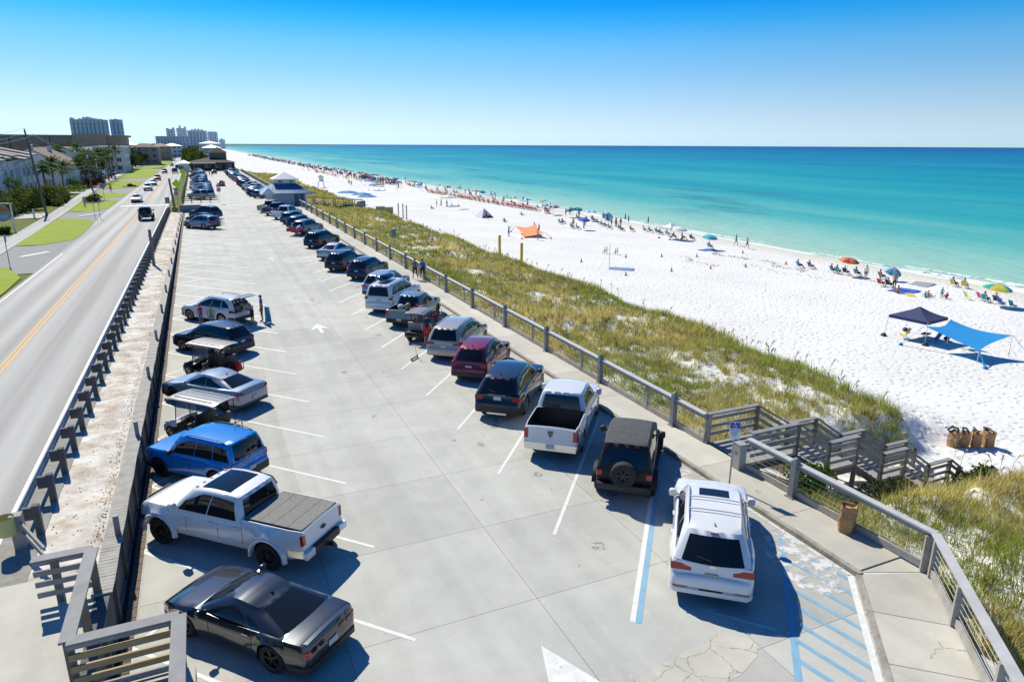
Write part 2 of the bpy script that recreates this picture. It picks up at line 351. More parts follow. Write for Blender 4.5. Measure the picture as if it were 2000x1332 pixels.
for (xc, ya, yb, wd) in ((84.0, 26, 60, 1.6), (81.6, 20, 74, .9), (87.5, 30, 46, .8), (82.5, 84, 120, .7), (83.5, 128, 190, .9), (81.5, 200, 330, 1.2)):
    rows = []
    for y in np.linspace(ya, yb, int((yb-ya)/1.2)):
        e = max(.04, math.sin(math.pi*(y-ya)/(yb-ya)))*wd*(.55+.8*abs(fractal(xc, y, 5, 3, 3.3))); xo = xc+.9*fractal(xc, y, 14, 2, 7.1); rows.append([(xo-e, y, WATER_Z+.02), (xo, y, WATER_Z+.10), (xo+e*.6, y, WATER_Z+.02)])
    q = MB(); q.grid(rows); q.build('breaking_wave', M_FOAM, sea, smooth=70)

# ---- land under everything on the street side, slightly below road level
M_LAND = mat('land_grass', (.10, .135, .035), 1.0, spec=.1, vary=.5, scale=.15, col2=(.18, .19, .06), detail=8)
mb = MB(); ys = [-60, 20, 40, 60, 80, 100, 125, 400, 2000, 9000]
mb.grid([[(x, y, road_z(y)-.09+(0 if x > -60 else -.02)) for x in (-9000, -60, -20, -4.9)] for y in ys])
mb.grid([[(x, y, -.14) for x in (-4.9, 14.0)] for y in (-60, 303)]); mb.grid([[(x, y, -.06) for x in (-4.9, 17.0)] for y in (303, 9000)])
tag(mb.build('terrain', M_LAND), kind='structure')
M_FAR = mat('far_coast', (.06, .10, .07), 1.0)

# ---- parking lot: bed sheet, slabs with open joints, markings as thin paint sheets
lot = tag(MB().box((5.85, 150, -.07), (17.5, 310, .1)).build('parking_lot', M_JOINT), kind='structure')
JX = [-2.4, 1.9, 6.5, 10.3, 14.45]; JY0, JP = 12.87, 3.57
slabm = {}
ky = -3
while True:
    y0 = JY0 + ky*JP
    if y0 > 128: break
    for i in range(4):
        a, b_ = JX[i]+.006, JX[i+1]-.006
        if i not in slabm:
            q = MB(); q.box(((b_-a)/2, JP/2, -.015), (b_-a, JP-.012, .03)); slabm[i] = q.mesh('concrete_slab', M_LOT)
        s = ob('concrete_slab', slabm[i], lot, (a, y0, 0)); 
    ky += 1
YE = JY0 + ky*JP
s = MB().box((6.02, (YE+303)/2, -.015), (16.85, 303-YE, .03)).build('far_slabs', M_LOT, lot)
M_WHITE = mat('white_paint', (.74, .74, .72), .7, vary=.30, scale=5, col2=(.62, .62, .60))
M_WORN = mat('worn_white_paint', (.66, .66, .645), .7, vary=.6, scale=3, col2=(.50, .50, .485))
M_BLUE = mat('blue_paint', (.15, .35, .52), .7, vary=.5, scale=2.5, col2=(.26, .43, .55))
def worn(m, thr, sc):
    '''chips and wear: noise cuts holes through the thin sheet'''
    n, b = nodes_of(m); g = n.nodes.new('ShaderNodeNewGeometry'); t = n.nodes.new('ShaderNodeTexNoise'); t.inputs['Scale'].default_value = sc; t.inputs['Detail'].default_value = 9; t.inputs['Roughness'].default_value = .72
    n.links.new(g.outputs['Position'], t.inputs['Vector']); r = n.nodes.new('ShaderNodeMapRange'); r.inputs[1].default_value = thr-.05; r.inputs[2].default_value = thr+.05; n.links.new(t.outputs[0], r.inputs[0]); n.links.new(r.outputs[0], b.inputs['Alpha']); return m
worn(M_FOAM, .47, 1.3); worn(M_WHITE, .34, 6.0); worn(M_WORN, .43, 5.0); worn(M_BLUE, .35, 5.0)
def stripe(parent, a, b, wd, z, m, name='stall_line'):
    a, b = Vector((*a, 0)), Vector((*b, 0)); d = (b-a).normalized(); nrm = Vector((-d.y, d.x, 0))*wd/2
    q = MB(); q.poly([(p.x, p.y, z) for p in (a-nrm, b-nrm, b+nrm, a+nrm)])
    return q.build(name, m, parent)
LD = Vector((.677, -.736)); RD = Vector((.633, .774))
LY0, LP, RY0, RP = 12.65, 4.04, 11.14, 4.09
for k in range(-1, 30):
    p = Vector((3.35, LY0+LP*k)); q = p - LD*8.6
    m_ = M_WHITE
    if not 28 <= k <= 29: stripe(lot, p, q, .10 if k < 6 else .14, .004, m_)
    stripe(lot, q, q + Vector((.736, .677))*2.70, .10 if k < 6 else .14, .0045, m_, 'stall_head_line')
for k in range(0, 30):
    p = Vector((8.20, RY0+RP*k)); q = p + RD*9.2
    if k == 0:
        n_ = Vector((RD.y, -RD.x))
        stripe(lot, p-n_*.06, q-n_*.06, .13, .004, M_WHITE); stripe(lot, p+n_*.08, q+n_*.08, .14, .004, M_BLUE)
    else: stripe(lot, p, q, .105 if k < 6 else .14, .004, M_WHITE)
# accessible bay: blue aisle line, hatching, borders
stripe(lot, (14.2, 12.66), (10.0, 7.90), .16, .0045, M_BLUE, 'blue_aisle_line')
for t in np.arange(-.3, 5.8, .66):
    a = Vector((14.2, 12.66)) - Vector((.662, .75))*(.9+t)
    b_ = a + Vector((.20, -.98))*2.05
    # stop at the kerb line
    q_ = Vector((.76, -.65)); off = 4.20
    den = (b_-a).dot(q_); tt = (off - a.dot(q_))/den if abs(den) > 1e-6 else 1
    b_ = a + (b_-a)*max(.1, min(tt, 1.7))
    stripe(lot, a, b_, .12, .006, M_BLUE, 'hatch_line')
stripe(lot, (14.36, 10.42), (10.6, 6.15), .16, .0075, M_WHITE, 'kerb_line')
stripe(lot, (14.36, 10.42), (14.36, 14.2), .13, .0075, M_WORN, 'kerb_line')
stripe(lot, (11.6, 14.0), (12.4, 13.1), .1, .004, M_WORN); stripe(lot, (9.9, 10.9), (11.3, 9.3), .1, .004, M_WORN)
def arrow(x, y, s=1.0, m=M_WHITE):
    pts = [(-.09, -1.0), (.09, -1.0), (.09, .05), (.52, -.28), (.0, 1.0), (-.52, -.28), (-.09, .05)]
    q = MB(); V = [(x+a*s, y+b_*s, .0055) for a, b_ in pts]
    q.add(V, [(0, 1, 2, 6), (2, 3, 4), (4, 5, 6), (2, 4, 6)]); q.build('lane_arrow', m, lot)
arrow(5.75, 41.2, 1.15)
for y in (69.5, 94, 118, 160, 196): arrow(5.7, y, 1.15, M_WORN)
q = MB(); q.poly([(5.85, 11.35, .0055), (5.15, 9.2, .0055), (6.62, 9.62, .0055)]); q.poly([(5.75, 9.5, .0052), (5.75, 6, .0052), (6.1, 6, .0052), (6.1, 9.5, .0052)]); q.build('lane_arrow', M_WHITE, lot)
stripe(lot, (4.2, 135.5), (8.0, 135.5), .5, .0055, M_WHITE, 'stop_line')
M_PATCH = concrete('patch_concrete', (.57, .545, .47), (.47, .45, .39), (.68, .66, .60))
n, b = nodes_of(M_PATCH); [x for x in n.nodes if x.type == 'TEX_VORONOI'][0].inputs['Scale'].default_value = 1.5; mm_ = [x for x in n.nodes if x.type == 'MATH']; mm_[0].inputs[1].default_value = .012; mm_[1].inputs[1].default_value = .2
pr_ = random.Random(6); ol = [(6.4, 9.55), (7.3, 9.62), (8.4, 9.85), (9.2, 9.93), (9.75, 10.05), (10.05, 9.8), (10.3, 9.5), (10.0, 9.1), (9.3, 8.9), (8.2, 8.7), (7.2, 8.4), (6.2, 8.3)]; ol2 = []
for (xa, ya), (xb, yb) in zip(ol, ol[1:]+ol[:1]):
    for t in (0, .33, .66): ol2.append((xa+(xb-xa)*t+pr_.uniform(-.06, .06), ya+(yb-ya)*t+pr_.uniform(-.05, .05), .004))
q = MB(); q.poly(ol2[::-1]); q.build('repair_patch', M_PATCH, lot)
M_GRAV = worn(mat('white_residue', (.68, .67, .64), .95, vary=.35, scale=6, col2=(.60, .60, .585)), .50, 2.2)
for k, (x, y, r_) in enumerate(((13.6, 11.2, .75), (14.0, 12.2, .5), (13.9, 16.4, .55), (14.0, 20.6, .5), (14.0, 24.9, .6), (14.0, 29.1, .45))):
    q = MB(); rr = random.Random(k); q.poly([(min(14.42, x+math.cos(a)*r_*(.7+.6*rr.random())), y+math.sin(a)*r_*1.5*(.6+.7*rr.random()), .0068+.0002*k) for a in np.linspace(0, 6.28, 15)[:-1]]); q.build('sand_residue', M_GRAV, lot)

M_OIL = worn(mat('oil_stain', (.27, .262, .245), .7), .52, 5.0)
orr = random.Random(31)
for k in range(46):
    if k % 2: i_ = orr.randrange(-1, 16); p_ = Vector((3.35, LY0+LP*(i_+.5)))-LD*orr.uniform(2.0, 6.5)
    else: i_ = orr.randrange(0, 14); p_ = Vector((8.2, RY0+RP*(i_+.5)))+RD*orr.uniform(-.5, 5.5)
    if k % 5 == 0: p_ = Vector((orr.uniform(4, 8), orr.uniform(11, 60)))
    s_ = orr.uniform(.07, .26); q = MB(); q.poly([(p_.x+s_*math.cos(a)*orr.uniform(.5, 1.1), p_.y+s_*1.3*math.sin(a)*orr.uniform(.5, 1.1), .0028+.00002*k) for a in np.linspace(0, 6.28, 13)[:-1]]); q.build('oil_stain', M_OIL, lot)
# ---- walkway with kerb
walk = tag(MB().box((15.4, 157, .0), (1.75, 295, .16)).build('walkway', M_JOINT), kind='structure')
walk.location.z = -.03
wm = None; y = 10.25+.35; ys_ = [10.35, 13.2] + [16.8+3.57*i for i in range(34)]
for a, b_ in zip(ys_, ys_[1:]):
    q = MB(); q.box((15.42, (a+b_)/2, .10), (1.62, b_-a-.018, .06)); s = q.build('walk_slab', M_WALK, walk); s.location.z = .03
s = MB().box((15.42, (ys_[-1]+305)/2, .10), (1.62, 305-ys_[-1], .06)).build('far_walk_slabs', M_WALK, walk); s.location.z = .03
MB().box((14.53, 157.6, .075), (.16, 294.7, .17)).build('kerb', M_KERB, walk)
q = MB(); q.prism([(14.60, 10.33), (16.20, 9.62), (16.22, 10.33)], .04, .125); q.build('walk_slab', M_WALK, walk)
pin = [(14.54, 10.25), (13.52, 9.10), (12.34, 7.76), (10.0, 5.1)]; pout = [(16.20, 9.56), (14.82, 7.94), (13.69, 6.60), (11.4, 3.9)]
for i in range(3):
    a, b_, c, d = (Vector(p) for p in (pin[i], pin[i+1], pout[i+1], pout[i])); t_ = .012
    u = (a-b_).normalized()*t_
    q = MB(); q.prism([tuple(a-u), tuple(b_+u), tuple(c+u), tuple(d-u)], .0, .125); q.build('walk_slab', M_WALK, walk)
q = MB(); q.beam((14.46, 10.26, .06), (9.9, 5.08, .06), .12, .16); q.build('kerb', M_KERB, walk)
q = MB(); q.prism([(10.0, 5.1), (11.35, 3.9), (16.12, 9.5), (16.2, 10.5), (14.62, 10.5), (14.56, 10.25)], -.2, .114); q.build('walk_bed', M_JOINT, walk)

# ---- road, sand strip, retaining wall
M_ASPH = bpy.data.materials.new('asphalt'); M_ASPH.use_nodes = True
n, b = nodes_of(M_ASPH); L = n.links.new
g = n.nodes.new('ShaderNodeNewGeometry'); sx = n.nodes.new('ShaderNodeSeparateXYZ'); L(g.outputs['Position'], sx.inputs[0])
t = n.nodes.new('ShaderNodeTexNoise'); t.inputs['Scale'].default_value = 26; t.inputs['Detail'].default_value = 3; L(g.outputs['Position'], t.inputs['Vector'])
mp = n.nodes.new('ShaderNodeMapping'); mp.inputs['Scale'].default_value = (1.2, .02, 1); L(g.outputs['Position'], mp.inputs[0])
t2 = n.nodes.new('ShaderNodeTexNoise'); t2.inputs['Scale'].default_value = 1.0; t2.inputs['Detail'].default_value = 5; L(mp.outputs[0], t2.inputs['Vector'])
# polished wheel tracks: cosine across the lane
wv = n.nodes.new('ShaderNodeMath'); wv.operation = 'MULTIPLY_ADD'; wv.inputs[1].default_value = 2*math.pi/1.78; wv.inputs[2].default_value = 2*math.pi/1.78*9.15 - 2.6; L(sx.outputs['X'], wv.inputs[0])
cs = n.nodes.new('ShaderNodeMath'); cs.operation = 'COSINE'; L(wv.outputs[0], cs.inputs[0])
a1 = n.nodes.new('ShaderNodeMath'); a1.operation = 'MULTIPLY_ADD'; a1.inputs[1].default_value = .13; L(cs.outputs[0], a1.inputs[0]); L(t2.outputs[0], a1.inputs[2])
a2 = n.nodes.new('ShaderNodeMath'); a2.operation = 'MULTIPLY_ADD'; a2.inputs[1].default_value = .35; L(t.outputs[0], a2.inputs[0]); L(a1.outputs[0], a2.inputs[2])
r = n.nodes.new('ShaderNodeValToRGB'); r.color_ramp.elements[0].position = .45; r.color_ramp.elements[1].position = .95
r.color_ramp.elements[0].color = (.235, .23, .225, 1); r.color_ramp.elements[1].color = (.40, .395, .385, 1)
L(a2.outputs[0], r.inputs[0]); L(r.outputs[0], b.inputs['Base Color']); b.inputs['Roughness'].default_value = .75; b.inputs['Specular IOR Level'].default_value = .4
M_YEL = mat('yellow_paint', (.72, .36, .03), .7, vary=.4, scale=6, col2=(.60, .31, .06))
M_GRIT = mat('grey_grit', (.33, .32, .29), .95, vary=.5, scale=5, col2=(.22, .21, .18), bump=.4)
RY = [-10, 10, 20, 40, 60, 80, 100, 125, 200, 400, 900, 1800]
def strip(xa, xb, dz, y0=-10, y1=1800):
    q = MB(); ys = sorted(set([y0, y1] + [y for y in RY if y0 < y < y1]))
    f_ = lambda x, y: x(y) if callable(x) else x
    q.grid([[(f_(xa, y), y, road_z(y)+dz), (f_(xb, y), y, road_z(y)+dz)] for y in ys]); return q
XL = lambda y: interp([(95, -13.0), (125, -14.3), (190, -14.3), (260, -13.2), (900, -13.2), (1800, -20)], y)
road = tag(strip(XL, -5.2, -.03).build('road', M_ASPH), kind='structure')
strip(-5.66, -5.54, -.022, 5, 400).build('edge_line', M_WHITE, road)
strip(-9.27, -9.17, -.022, 5, 140).build('centre_line', M_YEL, road); strip(-9.05, -8.95, -.022, 5, 140).build('centre_line', M_YEL, road)
strip(-9.27, -9.17, -.022, 150, 500).build('centre_line', M_YEL, road); strip(-9.05, -8.95, -.022, 150, 500).build('centre_line', M_YEL, road)
strip(-12.78, -12.66, -.022, 5, 78).build('edge_line', M_WHITE, road)
strip(-5.54, -4.62, -.026, -10, 124).build('road_shoulder', M_GRIT, road)
M_STRIP = mat('sandy_verge_soil', (.74, .725, .68), 1.0, spec=.1, vary=.30, scale=1.1, col2=(.44, .36, .28), bump=.8, bscale=3.5, detail=8)
q = MB(); rowsv = []
for y in np.arange(16.9, 126, .5):
    rowsv.append([(x, y, road_z(y)-.04 + e*.13*fractal(x, y, .8, 3, 5.5)) for x, e in ((-4.66, 0), (-4.3, .6), (-3.95, 1), (-3.6, 1), (-3.3, .6), (-3.12, 0))])
q.grid(rowsv); verge = tag(q.build('sand_verge', M_STRIP, smooth=60), kind='structure')
# ================================================================ vehicles
PAINT = mat('paint_slot', (.5, .5, .5), .3); RIM = mat('rim_slot', (.4, .4, .4), .3, metal=.8)
M_GLASS = mat('tinted_glass', (.010, .013, .016), .04, spec=.5)
M_GLASSL = mat('light_tinted_glass', (.05, .065, .07), .04, spec=.8)
M_BLK = mat('black_plastic', (.018, .018, .02), .55)
M_GBLK = mat('gloss_black', (.01, .01, .012), .12, coat=.6)
M_RUB = mat('tyre_rubber', (.022, .022, .023), .85)
M_RED = mat('red_lamp', (.42, .008, .012), .12, coat=.5)
M_LAMP = mat('clear_lamp', (.62, .64, .66), .1, coat=.6)
M_SATIN = mat('satin_silver', (.55, .56, .58), .35, metal=.2)
M_CHR = mat('chrome', (.62, .63, .65), .18, metal=1.0)
M_PLATE = mat('plate_white', (.62, .64, .66), .5, vary=.3, scale=40, col2=(.30, .36, .42))
M_PLATEY = mat('plate_yellow', (.62, .50, .22), .5, vary=.3, scale=40, col2=(.30, .24, .10))
RIMS = {'silver': mat('rim_silver', (.45, .46, .48), .3, metal=.9), 'black': mat('rim_black', (.02, .02, .022), .35)}
def paint(name, c, metal=.0, rough=.32):
    return mat('paint_'+name, c, rough, metal=metal, coat=1.0, vary=.25, scale=.9, col2=tuple(x*.93 for x in c))
COLS = {
 'white': paint('white', (.74, .75, .76)), 'pearl': paint('pearl', (.78, .78, .775)), 'silver': paint('silver', (.42, .44, .46), .55), 'grey': paint('grey', (.15, .165, .18), .5),
 'charcoal': paint('charcoal', (.050, .056, .066), .70, .24), 'black': paint('black', (.008, .009, .011)), 'navy': paint('navy', (.012, .022, .055), .3), 'blue': paint('blue', (.001, .20, .62), .12, .26),
 'red': paint('red', (.26, .012, .028), .3), 'maroon': paint('maroon', (.16, .015, .02), .3), 'beige': paint('beige', (.50, .44, .36), .35), 'slate': paint('slate', (.20, .245, .265), .35),
 'steel': paint('steel', (.26, .32, .37), .5), 'orange': paint('orange', (.48, .10, .04), .1), 'teal': paint('teal', (.03, .17, .22), .3), 'frost': paint('frost', (.27, .31, .36), .45), 'soft': mat('paint_soft_black', (.010, .0105, .012), .42, spec=.3)}
SEC = [(0, .95), (.10, .985), (.42, 1.0), (.72, .992), (.90, .968), (1.0, .93)]
def car_mesh(P):
    """body shell: lofted lower body with wheel arches, cabin, optional pickup bed"""
    L_, W, wb, fo, wr = P['L'], P['W'], P['wb'], P['fo'], P['wr']; hw = W/2
    cf, cr = L_-fo, L_-fo-wb; Ra = wr*P.get('arch', 1.14)
    clr = P['clr']; bed = P.get('bed')
    us = set(np.linspace(0, L_, 25).round(3)) | {a for a, _ in P['top']} | {a for a, _ in P['plan']}
    for c in (cf, cr):
        for a in np.linspace(0, math.pi, 11): us.add(round(c+Ra*math.cos(a)*1.0, 3))
        us |= {round(c-Ra-.02, 3), round(c+Ra+.02, 3)}
    if bed: us |= {bed[0]-.004, bed[0]+.004, bed[1]-.004, bed[1]+.004}
    us = sorted(u for u in us if 0 <= u <= L_)
    us = [u for i, u in enumerate(us) if i == 0 or u-us[i-1] > .0035]
    top = lambda u: interp(P['top'], u); plan = lambda u: interp(P['plan'], u)
    def zb(u):
        z = interp(P.get('bot', [(0, clr+.10), (.35, clr+.02), (.6, clr), (L_-.6, clr), (L_-.3, clr+.02), (L_, clr+.08)]), u)
        for c in (cf, cr):
            d = abs(u-c)
            if d < Ra: z = max(z, wr + math.sqrt(max(0, Ra*Ra-d*d))*.97)
        return min(z, top(u)-.06)
    fl = P.get('flare', .02)
    def sec(u):
        z0, z1 = zb(u), top(u); w_ = hw*plan(u)
        f = sum(fl*math.exp(-((u-c)/(Ra*.95))**4) for c in (cf, cr))
        pts = [(w_-.30, z0+.01)]
        for h, k in SEC:
            k2 = P.get('tumb', 1.0); kk = 1-(1-k)*k2
            pts.append((w_*kk + f*(1 if h < .45 else max(0, (.75-h)/.3)), z0+(z1-z0)*h))
        cw = P.get('crown', .03)
        if bed and bed[0] <= u <= bed[1]: pts += [(w_-.10, z1), (w_-.115, bed[2]), (0, bed[2])]
        else: pts += [(w_*.66, z1+cw*.55), (w_*.33, z1+cw*.9), (0, z1+cw)]
        return pts
    mb = MB(); x0 = -L_/2
    S = [sec(u) for u in us]; npt = len(S[0])
    ring = lambda u, s: [(u+x0, y, z) for y, z in s] + [(u+x0, -y, z) for y, z in reversed(s[:-1])]
    rows = [ring(u, s) for u, s in zip(us, S)]; m_ = len(rows[0])
    clad = P.get('clad', 0)
    for i in range(len(rows)-1):
        um = (us[i]+us[i+1])/2
        for j in range(m_-1):
            jj = j if j < npt-1 else m_-2-j
            mi = 0
            if jj == 0: mi = 1
            elif jj == 1 and clad: mi = 1
            elif bed and bed[0] <= um <= bed[1] and jj >= npt-3: mi = 1
            mb.add([rows[i][j], rows[i+1][j], rows[i+1][j+1], rows[i][j+1]], [(0, 1, 2, 3)], mi)
    mb.poly(rows[0], 0); mb.poly(rows[-1][::-1], 0)
    # under tray
    mb.box((0, 0, clr+.18), (L_-.5, W-.62, .3), mi=1)
    # cabin
    G = P['gh']; n_ = 9
    ins = .055
    def belt(s):
        u = G['rb']+.06 + (G['fb']-.08-G['rb']-.06)*s; return (u+x0, hw*G['wb']*interp(P['plan'], u)**.5, G['zb'][0]+(G['zb'][1]-G['zb'][0])*s-.015)
    def cant(s):
        u = G['rt']+.03 + (G['ft']-.05-G['rt']-.03)*s; return (u+x0, hw*G['wr']*(1-.04*abs(2*s-1)**3), interp(G['roof'], u)-.045)
    bul = G.get('bul', .03)
    def side(s, v, sg=1):
        a, c = belt(s), cant(s); return (a[0]+(c[0]-a[0])*v, sg*(a[1]+(c[1]-a[1])*v+bul*math.sin(math.pi*v)*.7), a[2]+(c[2]-a[2])*v)
    def endp(fr):
        a, c = belt(1 if fr else 0), cant(1 if fr else 0)
        u_b, u_t = (G['fb'], G['ft']) if fr else (G['rb'], G['rt']); sg = 1 if fr else -1
        bo = G.get('bow', .10)
        def f(t, v):
            yb, yt = (a[1]-ins), (c[1]-ins)
            xb = u_b+x0 + sg*bo*(1-t*t); xt = u_t+x0 + sg*bo*.6*(1-t*t)
            zt = c[2]+.035 + .025*(1-t*t)
            vv = math.sin(math.pi*v)*G.get('ebul', .02)
            return (xb+(xt-xb)*v + sg*vv, t*(yb+(yt-yb)*v), a[2]+(zt-a[2])*v + vv*.5)
        return f
    fr, re = endp(True), endp(False)
    ss = np.linspace(0, 1, n_); vv = np.linspace(0, 1, 5); tt = np.linspace(-1, 1, 9)
    for sg in (1, -1):
        mb.grid([[side(s, v, sg) for v in vv] for s in ss], 0, flip=(sg < 0))
        mb.grid([[side(1, v, sg) for v in vv], [fr(sg, v) for v in vv]], 0, flip=(sg < 0))
        mb.grid([[re(sg, v) for v in vv], [side(0, v, sg) for v in vv]], 0, flip=(sg < 0))
    mb.grid([[fr(t, v) for v in vv] for t in tt], 0, flip=True); mb.grid([[re(t, v) for v in vv] for t in tt], 0)
    ys_ = (-1, -.93, -.5, 0, .5, .93, 1)
    ri = P.get('roof_mi', 0)
    rr_ = []
    for s in ss:
        c = cant(s); u = c[0]-x0; zr = c[2]+.045
        rr_.append([(c[0], y*c[1], c[2] if abs(y) == 1 else zr+.025*(1-y*y)) for y in ys_])
    row = lambda f: [f(t, 1) for t in (-1, -.95, -.5, 0, .5, .95, 1)]
    mb.grid([row(re)] + rr_ + [row(fr)], ri, flip=True)
    me = mb.mesh('body', [PAINT, M_BLK, M_GBLK], smooth=38, fix=True)
    return me, dict(side=side, fr=fr, re=re, top=top, plan=plan, zb=zb, cf=cf, cr=cr, x0=x0, hw=hw, belt=belt, cant=cant)
def panel(surf, a0, a1, b0, b1, na=6, nb=3, off=.006):
    mb = MB(); rows = []
    for a in np.linspace(a0, a1, na):
        lo = b0(a) if callable(b0) else b0; hi = b1(a) if callable(b1) else b1
        rw = []
        for b_ in np.linspace(lo, hi, nb):
            p = Vector(surf(a, b_)); e = .01
            n_ = (Vector(surf(a+e, b_))-p).cross(Vector(surf(a, b_+e))-p).normalized()
            if n_.dot(p-Vector((p.x*.6, 0, .6))) < 0: n_ = -n_
            rw.append(tuple(p+n_*off))
        rows.append(rw)
    return mb.grid(rows)
WHEEL = {}
def wheel_meshes(r, wd, rim_r, spokes, seg=22):
    k = (r, wd, rim_r, spokes)
    if k in WHEEL: return WHEEL[k]
    t = MB(); h = wd/2
    t.lathe([(rim_r, -h*.9), (r*.93, -h), (r*.985, -h*.82), (r, -h*.5), (r, h*.5), (r*.985, h*.82), (r*.93, h), (rim_r, h*.9), (rim_r*.97, h*.5), (rim_r*.97, -h*.5), (rim_r, -h*.9)], seg, axis='y')
    q = MB(); q.lathe([(rim_r*.97, h*.55), (rim_r*.985, h*.93), (rim_r*.88, h*.85), (rim_r*.86, h*.3)], seg, axis='y')
    q.lathe([(rim_r*.95, h*.28), (.001, h*.28)], seg, axis='y', mi=1)
    q.lathe([(.001, h*.86), (rim_r*.2, h*.82), (rim_r*.22, h*.5)], 10, axis='y')
    for i in range(spokes):
        a = 2*math.pi*i/spokes; q.box((math.cos(a)*rim_r*.52, h*.66, math.sin(a)*rim_r*.52), (rim_r*.74, h*.22, rim_r*(.9/spokes+.04)), ry=-a)
    WHEEL[k] = (t.mesh('wheel', M_RUB, smooth=40), q.mesh('rim', [RIM, M_BLK], smooth=40)); return WHEEL[k]
def rear_path(P, D, z, y1, u1, n=7, end='r', off=.012):
    """points round the body corner at height z, from the flank at u1 to lateral position y1 on the end face"""
    L_ = P['L']; us = np.linspace(0, .9, 91); hgt = lambda d: D['top'](d if end == 'r' else L_-d)
    uf = next((u for u in us if hgt(u) >= z+.01), .3); w_ = lambda d: D['hw']*D['plan'](d if end == 'r' else L_-d)*.985
    pts = []; u1 = max(u1, uf+.02)
    for t in np.linspace(0, 1, n): pts.append((u1+(uf-u1)*t, w_(u1+(uf-u1)*t)))
    yc = pts[-1][1]
    for t in np.linspace(0, 1, n)[1:]: pts.append((uf, yc+(y1-yc)*t))
    out = []
    for i, (u, y) in enumerate(pts):
        k = i/(len(pts)-1); ox, oy = (off*.4, off) if i < n-1 else ((off, off) if i == n-1 else (off, 0))
        u_ = u-ox; x = (u_ if end == 'r' else L_-u_)+D['x0']; out.append((x, y+oy, z))
    return out
def strip_part(P, D, zs, y1, u1, name, m, parent, sg=1, end='r', off=.012):
    rows = [rear_path(P, D, z, y1 if not callable(y1) else y1(z), u1 if not callable(u1) else u1(z), end=end, off=off) for z in zs]
    q = MB(); q.grid([[(x, sg*y, z) for x, y, z in r_] for r_ in rows]); return q.build(name, m, parent, smooth=50)
def text_mesh(s, size, ext=.004):
    c = bpy.data.curves.new('t', 'FONT'); c.body = s; c.size = size; c.extrude = ext; c.align_x = 'CENTER'; c.align_y = 'CENTER'; c.resolution_u = 2
    o = bpy.data.objects.new('t', c); COL.objects.link(o); dg = bpy.context.evaluated_depsgraph_get()
    me = bpy.data.meshes.new_from_object(o.evaluated_get(dg)); bpy.data.objects.remove(o); return me
def text_part(name, s, size, m, parent, loc, rot):
    me = text_mesh(s, size); me.materials.clear(); me.materials.append(m); o = ob(name, me, parent, loc); o.rotation_euler = rot; return o
REAR = (R(90), 0, R(-90))       # text reading on a face that looks to -x
